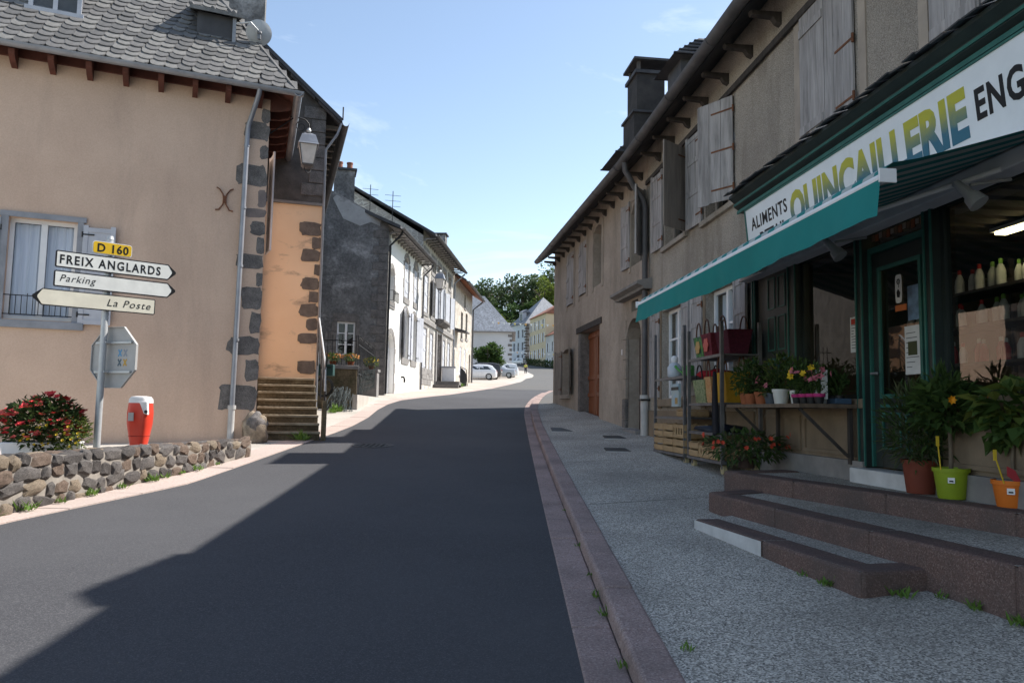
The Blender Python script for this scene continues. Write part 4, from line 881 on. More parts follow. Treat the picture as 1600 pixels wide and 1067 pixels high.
eaves(sto, L3S, U4-.3, U5+.2, 10.6, .7, SLATED, ZINCD, .1, [U4+.2+.6*k for k in range(18)], WOODG, 30, 4, 8.4)
MB(L3S.M).poly([(U4-.25, .02, 11.02), (U5+.1, .02, 11.02), (U5+.1, .68, 10.62), (U4-.25, .68, 10.62)]).build('soffit_boards', WOODG, sto, recalc=False)
m = MB(L3S.M); m.tube([(U5-.1, .75, 10.5), (U5-.1, .1, 9.9), (U5-.1, .09, 3.2)], .06, 8); m.build('downpipe', ZINC, sto, smooth=50)
chimney(sto, L3S, 17.3, 18.1, -1.6, -.5, 11.0, 13.0, SOOT3, .1)
# house 5: warm stone with orange soffit
war = thing('warm_stone_house', 'warm pale stone house with an orange boarded soffit, beside the parked cars', 'house', L3S.p(23, 0, 3.4))
holes5 = [(21.8, 22.8, 6.6, 8.5), (24.2, 25.2, 6.8, 8.7), (21.6, 22.4, 4.0, 6.0), (23.8, 24.6, 4.0, 6.0), (26.4, 27.2, 3.4, 5.8), (23.3, 24.1, 9.0, 10.0), (18.5, 19.3, 3.2, 5.6)]
mb = MB(L3S.M); wall_mb(mb, U5+.01, U6, 2.3, 10.52, holes5, .3); mb.build('street_wall', RUB5, war, recalc=False)
MB(L3S.M).poly([(U6, -.01, 2.3), (U6, -8, 2.3), (U6, -8, 11), (U6, -4, 12.6), (U6, -.01, 10.3)]).build('end_wall', RUB5, war, recalc=False)
for k, (a, b, z0, z1) in enumerate(holes5):
    if k in (4, 6): MB(L3S.M).box((a, -.25, z0), (b, -.2, z1)).build('door', DARKDOOR, war); continue
    window(war, L3S, a, b, z0, z1, .2, WOODD if k in (0, 1, 5) else SHUTW, 2, 2)
    MB(L3S.M).box((a-.1, -.05, z0-.16), (b+.1, .05, z0)).build('sill', ASHL, war)
    if k in (2, 3):
        hw = (b-a)/2; shutter(war, L3S, a+.01, z0, z1, hw-.02, 0, 1, 'boards', SHUTW, IRON, -.04, hinges=False); shutter(war, L3S, b-.01, z0, z1, hw-.02, 0, -1, 'boards', SHUTW, IRON, -.04, hinges=False)
eaves(war, L3S, U5+.25, U6+.4, 10.1, .8, SLATED, ZINCD, .1, None, None, 30, 4, 8.4)
for k in range(20): MB(L3S.M).ext([(U5+.3+.5*k, .02, 10.55), (U5+.78+.5*k, .02, 10.55), (U5+.78+.5*k, .79, 10.08), (U5+.3+.5*k, .79, 10.08)], (0, 0, .03)).build('soffit_board', ORNW, war)
m = MB(L3S.M); m.tube([(U6-.1, .85, 10.0), (U6-.1, .1, 9.4), (U6-.1, .09, 3.6)], .06, 8); m.build('downpipe', ZINCD, war, smooth=50)
m = MB(L3S.M); m.ext([(19.0, 0, 6.9), (19.0, .8, 6.75), (19.0, .8, 6.85), (19.0, 0, 7.05)], (1.6, 0, 0)); m.build('porch_roof', SLATED, war)
# remaining sides so that the row is closed
for par, a, b in ((whi, 0, 7.55), (sto, U4, U5), (war, U5, U6)):
    MB(L3S.M).poly([(a, -8, 1), (b, -8, 1), (b, -8, 11.4), (a, -8, 11.4)]).build('rear_wall', RUB5, par, recalc=False)

# ================================================================ SHOP SIGN, AWNING
def sgn_M(u, z, d=.1, tilt=0): # text plane on facade A: x runs towards smaller u
    x, y, n = -A.u, Vector((0, 0, 1)), A.n; p = A.p(u, d, z)
    return Matrix(((x.x, y.x, n.x, p.x), (x.y, y.y, n.y, p.y), (x.z, y.z, n.z, p.z), (0, 0, 0, 1))) @ RX(R(tilt))
ss = thing('shop_sign', 'long white hardware shop fascia sign with black and yellow-to-blue lettering above the green awning', 'shop sign', A.p(6, .1, 4))
TL = 5.0
def sp(u, z, o=0): return (u, .035+(z-3.68)*.1+o, z)
m = MB(A.M); m.ext([sp(2.0, 3.68), sp(10.27, 3.68), sp(10.27, 4.47), sp(2.0, 4.47)], (0, .03, 0)); m.build('board', SIGNW, ss)
m = MB(A.M); m.ext([sp(2.0, 4.455, .031), sp(10.28, 4.455, .031), sp(10.28, 4.475, .031), sp(2.0, 4.475, .031)], (0, .01, 0)); m.ext([sp(10.255, 3.68, .031), sp(10.285, 3.68, .031), sp(10.285, 4.45, .031), sp(10.255, 4.45, .031)], (0, .01, 0)); m.build('board_edge', TEAL, ss)
def stext(u, z, body, size, mat, **k): return text_mesh('lettering', body, size, mat, sgn_M(u, z, .035+(z-3.68)*.1+.0315, 5.7), ss, **k)
gm, gnt, gb = newmat('yellow_blue_letter'); gv = N(gnt, 'ShaderNodeNewGeometry').outputs['Position']; sx_ = N(gnt, 'ShaderNodeSeparateXYZ'); gnt.links.new(gv, sx_.inputs[0])
ad_ = N(gnt, 'ShaderNodeMath', operation='MULTIPLY_ADD'); ad_.inputs[1].default_value = .16; gnt.links.new(noi(gnt, coords(gnt, 'pos', (1, 1, 1)), 9, 3), ad_.inputs[0]); gnt.links.new(sx_.outputs[2], ad_.inputs[2])
mr = N(gnt, 'ShaderNodeMapRange'); mr.inputs['From Min'].default_value = 4.1; mr.inputs['From Max'].default_value = 4.34; gnt.links.new(ad_.outputs[0], mr.inputs[0])
gnt.links.new(mixc(gnt, mr.outputs[0], (.02, .13, .2), (.42, .4, .03)), gb.inputs['Base Color'])
stext(10.1, 4.145, 'ALIMENTS', .235, BLACK, width=1.09, bold=.004, spacing=1.12)
stext(9.86, 3.9, 'BETAIL', .235, BLACK, width=.8, bold=.005)
stext(8.93, 3.925, 'QUINCAILLERIE', .56, gm, width=3.2, bold=.026, spacing=1.02)
stext(5.64, 4.005, 'ENG', .35, BLACK, sx=.72, bold=.01, spacing=1.12)

aw = thing('awning', 'green and white striped shop awning with plain teal valance, wound out over the pavement', 'awning', A.p(7.4, .8, 3.3))
ua, ub = 4.44, 10.35; NS = 44
prof = [(.14, 3.63), (.5, 3.51), (.95, 3.37), (1.4, 3.235), (1.57, 3.2), (1.61, 3.17), (1.625, 3.12)]
fb = MB(A.M); wst = (ub-ua)/NS
for k in range(NS):
    a = ua+wst*k; fb.add([(a, d, z) for d, z in prof]+[(a+wst, d, z) for d, z in prof], [(i, i+1, 8+i, 7+i) for i in range(6)], k % 2)
fb.build('striped_cloth', [AWN, AWNW], aw, smooth=60, recalc=False)
m = MB(A.M); m.tube([(ua-.02, 1.62, 3.105), (ub+.02, 1.62, 3.105)], .034, 12); m.build('front_bar', WHITEP, aw, smooth=50)
for x in (ua-.035, ub+.02): MB(A.M).box((x, 1.565, 3.06), (x+.015, 1.68, 3.15)).build('end_cap', WHITEP, aw, bevel=.005)
n = 60; v = []
for i in range(n+1):
    u = ua+(ub-ua)*i/n; 
    for j, z in enumerate((3.09, 3.0, 2.93, 2.855+.004*math.sin(i*1.1))): v.append((u, 1.655+.012*math.sin(i*.55)*j/3+.03*math.sin(i*.13+1)*j/3+.006*math.sin(i*1.9)*j/3, z))
m = MB(A.M).add(v, [(4*i+j, 4*i+j+1, 4*i+5+j, 4*i+4+j) for i in range(n) for j in range(3)]); m.build('valance', AWN, aw, smooth=60, recalc=False)
m = MB(A.M); m.tube([(ua-.05, .12, 3.66), (ub+.05, .12, 3.66)], .06, 12); m.build('roller', WHITEP, aw, smooth=50)
m = MB(A.M); m.box((ua-.06, .0, 3.47), (ub+.06, .2, 3.6)); m.build('cassette', WHITEP, aw, bevel=.01)
for u in (ua+.8, ub-.8):
    m = MB(A.M); m.tube([(u, .15, 3.5), (u+.75*(1 if u < 6 else -1), .85, 3.3), (u, 1.6, 3.08)], .022, 8); m.build('folding_arm', WHITEP, aw, smooth=50)
for k in range(2):
    a = (5.42, 7.45)[k]; t = thing('spotlight', ['grey spotlight under the awning above the shop door side', 'grey spotlight under the awning above the left shop window'][1-k] if False else ['grey spotlight under the awning above the right-hand shop window', 'grey spotlight under the awning above the window left of the shop door'][k], 'spotlight', A.p(a, .4, 3.3), group='spotlights under the awning')
    m = MB(A.M); m.tube([(a, .0, 3.46), (a, .34, 3.4)], .014, 6); m.build('arm', GALV, t)
    m = MB(A.M); m.tube([(a+.05, .42, 3.43), (a-.04, .36, 3.3)], [.03, .045], 10); m.tube([(a-.04, .36, 3.3), (a-.085, .33, 3.23)], [.06, .075], 12); m.build('lamp_head', GALV, t, smooth=40)
# notices on the glass and things seen inside
def paper(name, label, cat, u0, u1, z0, z1, mat, d=-.055, lines=0, tilt=0):
    t = thing(name, label, cat, A.p((u0+u1)/2, d, z0)); MB(A.M).box((u0, d, z0), (u1, d+.002, z1)).build('sheet', mat, t)
    if lines:
        m = MB(A.M); r = random.Random(int(u0*100))
        for k in range(lines):
            z = z1-(z1-z0)*(.14+.8*k/lines); x0 = u1-.02; m.box((x0-(u1-u0-.04)*r.uniform(.4, 1), d+.0021, z-.008), (x0, d+.003, z))
        m.build('print', M('grey_print', (.16, .16, .17)), t)
    return t
PAPER = plain('notice_paper', (.62, .62, .62), .8)
t = paper('notice', 'white notice with a small photo on the lower glass of the shop door', 'notice', 6.7, 6.94, 2.02, 2.48, PAPER, -.066, 8); MB(A.M).box((6.75, -.063, 2.2), (6.89, -.062, 2.33)).build('photo', LEAFO, t)
t = paper('poster', 'blue landscape poster on the upper glass of the shop door', 'poster', 6.7, 6.88, 2.53, 2.86, M('poster_blue', (.16, .26, .4), (.05, .07, .1), 5, .6), -.066)
t = paper('price_list', 'white price list with a red heading at the edge of the left shop window', 'notice', 7.76, 7.91, 2.3, 2.68, PAPER, -.062, 10); MB(A.M).box((7.78, -.059, 2.6), (7.89, -.058, 2.66)).build('heading', M('red_print', (.5, .06, .04)), t)
t = thing('door_sticker', 'white rounded sticker with a black flower head and cup motif on the shop door glass', 'sticker', A.p(6.88, -.066, 2.7))
m = MB(A.M); w_, h_ = .055, .14; m.ext([(7.02+w_*math.copysign(abs(math.cos(a))**.35, math.cos(a)), -.066, 2.86+h_*math.copysign(abs(math.sin(a))**.6, math.sin(a))) for a in [2*math.pi*k/24 for k in range(24)]], (0, .002, 0)); m.build('sheet', PAPER, t)
m = MB(A.M)
for k in range(9): a = 2*math.pi*k/8; r_ = .022 if k < 8 else 0; m.ext([(7.02+r_*math.cos(a)+.009*math.cos(b), -.0635, 2.93+r_*math.sin(a)+.009*math.sin(b)) for b in [2*math.pi*j/6 for j in range(6)]], (0, .001, 0))
m.ext([(7.045, -.0635, 2.78), (7.005, -.0635, 2.77), (6.99, -.0635, 2.82), (7.025, -.0635, 2.86), (7.052, -.0635, 2.83)], (0, .001, 0)); m.box((7.012, -.0635, 2.87), (7.02, -.0625, 2.9)); m.build('motif', BLACK, t)
paper('orange_label', 'small orange label under the sticker on the shop door glass', 'label', 6.9, 7.08, 2.64, 2.7, plain('orange_print', (.5, .14, .04)), -.066)
t = thing('garland', 'string of dull orange and brown print above the shop door', 'garland', A.p(7, -.05, 3.44)); 
for k in range(14): MB(A.M).box((6.52+.067*k, -.055, 3.4+.01*(k % 3)), (6.57+.067*k, -.05, 3.47+.008*(k % 2))).build('tag', [plain('dull_orange', (.3, .1, .05)), plain('dull_brown', (.2, .12, .08)), plain('dull_pale', (.32, .27, .24))][k % 3], t)
# shelves with bottles behind the right-hand window
sh = thing('display_shelf', 'dark shelving inside the shop behind the right-hand window', 'shelf', A.p(5, -1, 1.2))
for z in (2.2, 2.62, 3.0): MB(A.M).box((6.4, -1.92, z), (9.5, -1.5, z+.035)).build('shelf_board', WOODD, sh)
for u in (6.4, 7.9, 9.46): MB(A.M).box((u, -1.98, .95), (u+.035, -1.93, 3.4)).build('upright', WOODD, sh)
bt = []
for nm, cm, bmat in (('white_bottle_red_cap', plain('red_cap', (.5, .03, .03)), plain('white_plastic', (.6, .6, .6))), ('grey_bottle', plain('green_label', (.2, .4, .08)), plain('pale_plastic', (.5, .52, .5))), ('red_can', plain('white_cap', (.6, .6, .6)), plain('red_tin', (.4, .03, .04)))):
    a = MB().lathe([(.05, 0), (.052, .02), (.052, .16), (.03, .22), (.018, .24)], 10).mesh('bottle', bmat, 40); b = MB().lathe([(.022, .24), (.022, .29), (.0, .3)], 8).mesh('cap', cm, 40); bt.append((a, b))
LB = ['white plastic bottle with red cap on a shelf behind the right-hand shop window', 'pale bottle with green cap on a shelf behind the right-hand shop window', 'red tin with white cap on a shelf behind the right-hand shop window']
for z, n in ((2.235, 17), (2.655, 17), (3.035, 13)):
    for k in range(n):
        ty = (0 if (k//4) % 2 == 0 else 1) if z > 2.3 else 2 if k % 5 else 0; p = A.p(6.6+k*.165+rnd.uniform(-.02, .02), -1.64+rnd.uniform(-.05, .07), z)
        t = thing('bottle', LB[ty], 'bottle', p, 0, 'bottles on the shelf inside the shop'); s_ = rnd.uniform(.8, 1.0)
        for nm, me in (('body', bt[ty][0]), ('cap', bt[ty][1])): o = bpy.data.objects.new(nm, me); C.objects.link(o); o.parent = t; o.scale = (s_, s_, s_)
t = thing('ceiling_lamp', 'lit yellowish ceiling lamp inside the shop', 'lamp', A.p(6.8, -1.45, 3.6)); m = MB(A.M); m.box((6.3, -1.52, 3.56), (7.45, -1.36, 3.6)); m.build('lamp_body', WHITEP, t); m = MB(A.M); m.box((6.35, -1.5, 3.53), (7.4, -1.38, 3.56)); m.build('tube', emis('lamp_glow', (1, .85, .45), 4.5), t)

# ================================================================ STEPS IN FRONT OF THE SHOP
def steps_part(parent, name, poly, edges, zt, zb, kw=.26, mats=(AGG, STEPK), white=()):
    MB().ext([(x, y, zb) for x, y in poly], (0, 0, zt-.02-zb)).build('step_body', mats[1], parent)
    MB().poly([(x, y, zt-.006) for x, y in poly]).build(name, mats[0], parent, recalc=False)
    for ei, (p, q) in enumerate(edges):
        p, q = Vector((*p, 0)), Vector((*q, 0)); L_ = (q-p).length; t = (q-p)/L_; nrm = Vector((t.y, -t.x, 0)); c = sum((Vector((*v, 0)) for v in poly), Vector())/len(poly)
        if (c-p).dot(nrm) < 0: nrm = -nrm
        n = max(1, round(L_/1.25)); off = .003*ei
        for k in range(n):
            a, b = p+t*(L_*k/n+.0015), p+t*(L_*(k+1)/n-.0015); dz = rnd.uniform(-.004, .004)
            wh = (ei, k) in white
            MB().ext([(*(a-nrm*.012).xy, zb-.2), (*(b-nrm*.012).xy, zb-.2), (*(b+nrm*(kw-off)).xy, zb-.2), (*(a+nrm*(kw-off)).xy, zb-.2)], (0, 0, zt-zb+.2+dz+off)).build('edge_block', mats[1], parent, bevel=.025, label='edge block with a white painted front' if wh else None)
            if wh: MB().ext([(*(a-nrm*.0125).xy, zb), (*(b-nrm*.0125).xy, zb), (*(b-nrm*.0125).xy, zt-.012), (*(a-nrm*.0125).xy, zt-.012)], tuple(-nrm*.003)).build('painted_front', MATS['worn_white_paint'], parent)
st = thing('shop_steps', 'three skewed red-brown concrete steps with grey aggregate treads in front of the shop', 'steps', (2.9, 6, .5))
wA = lambda y: tuple(A.p((y-A.o.y)/A.u.y, -.02, 0).xy)
T3 = [(2.478, 8.95), (3.607, 5.54), (3.93, 4.55), wA(4.3), wA(9.15)]
steps_part(st, 'upper_tread', T3, [(T3[0], T3[1]), (T3[1], T3[2]), ((2.47, 8.955), (3.3, 9.3))], .96, .4)
T2 = [(2.1, 8.15), (2.889, 4.458), (3.3, 2.5), (4.0, 2.5), (4.0, 5.6), (2.75, 8.6)]
steps_part(st, 'middle_tread', T2, [(T2[0], T2[1]), (T2[1], T2[2]), ((2.09, 8.16), (2.7, 8.55))], .795, .3)
T1 = [(1.765, 7.374), (2.265, 5.04), (2.78, 5.15), (2.3, 7.75)]
steps_part(st, 'lower_tread', T1, [(T1[0], T1[1]), (T1[1], T1[2])], .63, .2, .24, white={(0, 0)})

# ================================================================ RACK TROLLEYS AND GOODS
def trolley(label, u0, u1, shelves, top, base, posts):
    t = thing('rack_trolley', label, 'trolley', A.p((u0+u1)/2, .33, base), group='plant trolleys against the house wall')
    for u in (u0, u1):
        for d in (.07, .6):
            m = MB(A.M); m.box((u-.022, d-.022, base+.03), (u+.022, d+.022, top)); 
            m.build('post', GALVD, t)
    for z in shelves:
        m = MB(A.M); m.box((u0+.02, .06, z-.018), (u1-.02, .61, z)); m.box((u0, .585, z-.04), (u1, .615, z-.02)); m.box((u0, .055, z-.04), (u1, .085, z-.02)); m.build('shelf', GALVD, t)
    m = MB(A.M); m.box((u0-.02, .04, base), (u1+.02, .63, base+.04)); m.build('deck', GALVD, t)
    for u in (u0+.08, u1-.08):
        for d in (.12, .55):
            m = MB(A.M); m.tube([(u, d-.025, base-.075), (u, d+.025, base-.075)], .065, 12); w_ = m.build('wheel', plain('yellowed_wheel', (.4, .34, .2)), t, smooth=40)
            m = MB(A.M); m.box((u-.02, d-.035, base-.07), (u+.02, d-.028, base)); m.box((u-.02, d+.028, base-.07), (u+.02, d+.035, base)); m.build('fork', GALVD, w_)
    return t
trolley('tall steel rack trolley holding colourful shopping baskets beside the shop shelf', 9.99, 11.36, (2.43, 1.77, 1.36), 2.86, .95, 4)
trolley('steel rack trolley holding wooden crates, nearest the downpipe', 11.58, 13.2, (2.2, 1.56), 2.98, .95, 4)
def basket(label, u, d, z, wd, h, dp, mats, handles, flower=None):
    t = thing('shopping_basket', label, 'basket', A.p(u, d, z), group='baskets on the rack trolley')
    a, b = wd*.4, wd*.5
    m = MB(A.M); m.add([(u-a, d-dp*.35, z), (u+a, d-dp*.35, z), (u+a, d+dp*.35, z), (u-a, d+dp*.35, z), (u-b, d-dp*.5, z+h), (u+b, d-dp*.5, z+h), (u+b, d+dp*.5, z+h*.98), (u-b, d+dp*.5, z+h*.98),
        (u-b*.93, d-dp*.43, z+h), (u+b*.93, d-dp*.43, z+h), (u+b*.93, d+dp*.43, z+h*.98), (u-b*.93, d+dp*.43, z+h*.98), (u-a*.9, d-dp*.3, z+.03), (u+a*.9, d-dp*.3, z+.03), (u+a*.9, d+dp*.3, z+.03), (u-a*.9, d+dp*.3, z+.03)],
        [(0, 3, 2, 1), (0, 1, 5, 4), (1, 2, 6, 5), (2, 3, 7, 6), (3, 0, 4, 7), (4, 5, 9, 8), (5, 6, 10, 9), (6, 7, 11, 10), (7, 4, 8, 11), (8, 9, 13, 12), (9, 10, 14, 13), (10, 11, 15, 14), (11, 8, 12, 15), (12, 13, 14, 15)])
    m.build('woven_body', mats, t, bevel=.012)
    for sg in (-1, 1):
        m = MB(A.M); hw = wd*.27; hh = h*.75; m.tube([(u+hw*math.cos(x), d+sg*dp*.42, z+h*.85+hh*math.sin(x)) for x in [math.pi*k/10 for k in range(11)]], .011, 6); m.build('handle', handles, t, smooth=50)
    if flower:
        m = MB(A.M); c = z+h*.5
        for k in range(7):
            a_ = 2*math.pi*k/6; r_ = wd*.17 if k < 6 else 0; m.ext([(u+r_*math.cos(a_)+wd*.1*math.cos(x), d+dp*.5-.015, c+r_*math.sin(a_)+wd*.1*math.sin(x)) for x in [2*math.pi*j/8 for j in range(8)]], (0, .012, 0))
        m.build('flower_patch', flower, t)
    return t
LEATH = plain('brown_leather', (.12, .05, .03), .5)
basket('dark basket with yellow and pink flower on the rack top shelf', 11.13, .4, 2.43, .38, .33, .3, M('dark_weave', (.05, .07, .09), (.12, .3, .08), 14, .8), LEATH, plain('pink_yellow_patch', (.55, .35, .14)))
basket('dark red basket with a large coral flower on the rack top shelf', 10.72, .42, 2.43, .4, .34, .3, M('dark_red_weave', (.2, .03, .05), (.1, .02, .03), 20, .8), LEATH, plain('coral_patch', (.6, .13, .11)))
basket('wide burgundy basket with two tall handles, on the top shelf of the rack', 10.27, .33, 2.43, .52, .34, .36, M('burgundy_weave', (.1, .015, .035), (.06, .01, .025), 30, .8, .5, 60), LEATH)
basket('cream basket speckled with green, on the middle shelf of the rack', 11.05, .42, 1.77, .5, .35, .3, M('speckled_weave', (.35, .36, .22), (.1, .15, .06), 25, .8), BLACK)
basket('orange checked basket between the speckled and yellow baskets', 10.72, .4, 1.77, .26, .38, .3, M('check_weave', (.45, .17, .06), (.5, .35, .18), 25, .8, sx=(1, 1, 3)), LEATH)
basket('plain yellow basket at the shop end of the middle rack shelf', 10.28, .36, 1.77, .46, .42, .36, M('yellow_weave', (.55, .3, .03), (.45, .24, .02), 20, .8, .3, 60), LEATH)
t = thing('cloth_bundle', 'crumpled red cloth bag lying on the speckled basket', 'bag', A.p(11.05, .3, 2.15)); rock('folds', M('red_cloth', (.35, .02, .03), (.2, .01, .02), 6), t, A.p(11.05, .3, 2.19), (.24, .16, .1), 2, 2, .25)
t = thing('dark_cloth', 'dark folded cloth hanging at the front post of the rack', 'cloth', A.p(10.1, .64, 1.35))
m = MB(A.M); m.ext([(10.02, .625, 1.35), (10.17, .625, 1.32), (10.15, .64, 1.75), (10.1, .64, 2.2), (10.06, .635, 2.15), (10.03, .63, 1.7)], (0, .05, 0)); m.build('folds', plain('black_cloth', (.015, .015, .02), .9), t, bevel=.015)
t = thing('folded_sheet', 'dark blue plastic sheet folded on the low rack shelf', 'sheet', A.p(10.6, .3, 1.37)); rock('folds', plain('navy_plastic', (.02, .025, .04), .5), t, A.p(10.6, .35, 1.4), (.35, .2, .06), 8, 2, .3)
t = thing('water_jug', 'clear plastic water jug with white lid on the crate trolley', 'jug', A.p(12.4, .5, 2.2)); m = MB(); c = A.p(12.4, .5, 2.2); m.lathe([(.1, 0), (.12, .03), (.12, .17), (.07, .23), (.045, .25)], 14, c=c); m.build('body', plain('jug_plastic', (.5, .55, .62), .2), t, smooth=50); m = MB(); m.lathe([(.05, .25), (.06, .28), (.06, .33), (.03, .36)], 12, c=c); m.build('lid', WHITEP, t, smooth=50); m = MB(A.M); m.tube([(12.52, .5, 2.24), (12.58, .5, 2.3), (12.58, .5, 2.38), (12.5, .5, 2.42)], .014, 6); m.build('handle', WHITEP, t, smooth=50)
t = thing('watering_can', 'small green watering can behind the clear water jug', 'watering can', A.p(12.0, .4, 2.2)); c = A.p(12.0, .4, 2.2); m = MB(); m.lathe([(.1, 0), (.1, .16), (.09, .18)], 14, c=c); m.build('body', plain('green_plastic', (.08, .3, .06), .4), t, smooth=50); m = MB(A.M); m.tube([(12.08, .42, 2.24), (12.2, .48, 2.3), (12.3, .52, 2.38)], [.02, .014, .025], 8); m.tube([(11.92, .4, 2.22), (11.85, .4, 2.32), (11.92, .4, 2.4), (12.0, .4, 2.38)], .012, 6); m.build('spout', plain('green_plastic', (.08, .3, .06)), t, smooth=50)
t = thing('printed_bag', 'pale blue printed paper bag hanging on the crate trolley', 'bag', A.p(11.95, .62, 1.75)); m = MB(A.M); m.box((11.75, .6, 1.72), (12.12, .64, 2.08)); m.build('sheet', M('pale_blue_print', (.3, .42, .5), (.42, .45, .42), 7, .7), t); m = MB(A.M); m.box((11.8, .641, 1.76), (11.93, .645, 1.86)); m.build('picture', plain('ochre_print', (.4, .25, .08)), t)
m = MB(A.M); m.box((11.75, .641, 1.98), (12.12, .646, 2.03)); m.build('band', BLACK, t)
def crate(label, u, d, z, L_=.52, W_=.4, h=.21, holes=False, rz=0):
    p = A.p(u, d, z); t = thing('wooden_crate', label, 'crate', p, math.atan2(A.u.y, A.u.x), 'wooden crates on the trolleys'); og = Vector((0, 0, 0)); ORG[t.name] = og
    for sx1 in (-1, 1):
        for sy in (-1, 1):
            MB().box((sx1*(L_/2-.03)-.016, sy*(W_/2-.03)-.016, 0), (sx1*(L_/2-.03)+.016, sy*(W_/2-.03)+.016, h+.015)).build('corner_post', CRATE, t)
    for sy in (-1, 1):
        for z0, z1 in (((.012, .09), (.12, h)) if not holes else ((.012, h),)):
            if holes:
                for k in range(4): x0 = -L_/2+L_*k/4; MB().box((x0+.004, sy*W_/2-.006, .012), (x0+.06, sy*W_/2+.006, h)).build('slat', CRATE, t)
                for a, b in ((.012, .06), (h-.05, h)): MB().box((-L_/2, sy*W_/2-.0045, a), (L_/2, sy*W_/2+.0045, b)).build('slat', CRATE, t)
            else: MB().box((-L_/2, sy*W_/2-.006, z0), (L_/2, sy*W_/2+.006, z1)).build('slat', CRATE, t)
    for sx1 in (-1, 1):
        for z0, z1 in ((.012, .09), (.12, h)): MB().box((sx1*L_/2-.006, -W_/2+.008, z0), (sx1*L_/2+.006, W_/2-.008, z1)).build('slat', CRATE, t)
    for k in range(4): MB().box((-L_/2+.01, -W_/2+.01+k*W_/4, 0), (L_/2-.01, -W_/2+W_/4-.01+k*W_/4, .01)).build('floor_slat', CRATE, t)
    return t
POS = ['nearest the downpipe', 'in the middle', 'nearest the basket rack']
for tier in range(2):
    for k in range(3): crate('slatted wooden crate, %s in the %s row on the far trolley' % (['nearest the downpipe', 'middle one', 'nearest the basket rack'][k], ['bottom', 'top'][tier]), 12.92-.55*k, .42, .992+.235*tier, holes=(k == 2 and tier == 1))
for k in range(3): crate(['slatted wooden crate at the far end of the basket rack deck', 'wooden crate with square holes in the middle of the basket rack deck', 'low wooden crate at the shop end of the basket rack deck'][k], 11.1-.43*k, .42, .992, .41, .4, .2-.03*k, holes=(k == 1))
crate('wooden crate lying deeper on the far trolley shelf under the jug', 12.1, .3, 1.562, .5, .36, .1)

# ================================================================ SHELF WITH POT PLANTS
sf = thing('plant_shelf', 'brown wooden shelf on diagonal brackets under the left shop window', 'shelf', A.p(8.6, .3, 1.7))
MB(A.M).box((7.6, .055, 1.70), (9.62, .68, 1.74)).build('board', M('shelf_wood', (.16, .115, .085), (.1, .075, .055), 3, .8, .3, 8, sx=(6, 6, 1)), sf)
for u in (7.72, 9.45):
    MB(A.M).box((u-.025, .052, 1.12), (u+.025, .09, 1.7)).build('bracket', WOODD, sf)
    m = MB(A.M); m.tube([(u, .62, 1.69), (u, .1, 1.2)], .022, 4); m.build('strut', WOODD, sf)
def pot_mesh(r, h, rim=.02, taper=.78): return [(r*taper*.96, 0), (r*taper, .01), (r*.97, h-rim*1.6), (r*1.05, h-rim*1.6), (r*1.06, h), (r*.97, h), (r*.95, h-.03)]
TERRA = M('terracotta', (.33, .11, .05), (.26, .085, .04), 8, .8, .2, 40); WPOT = plain('white_pot', (.6, .6, .58), .5)
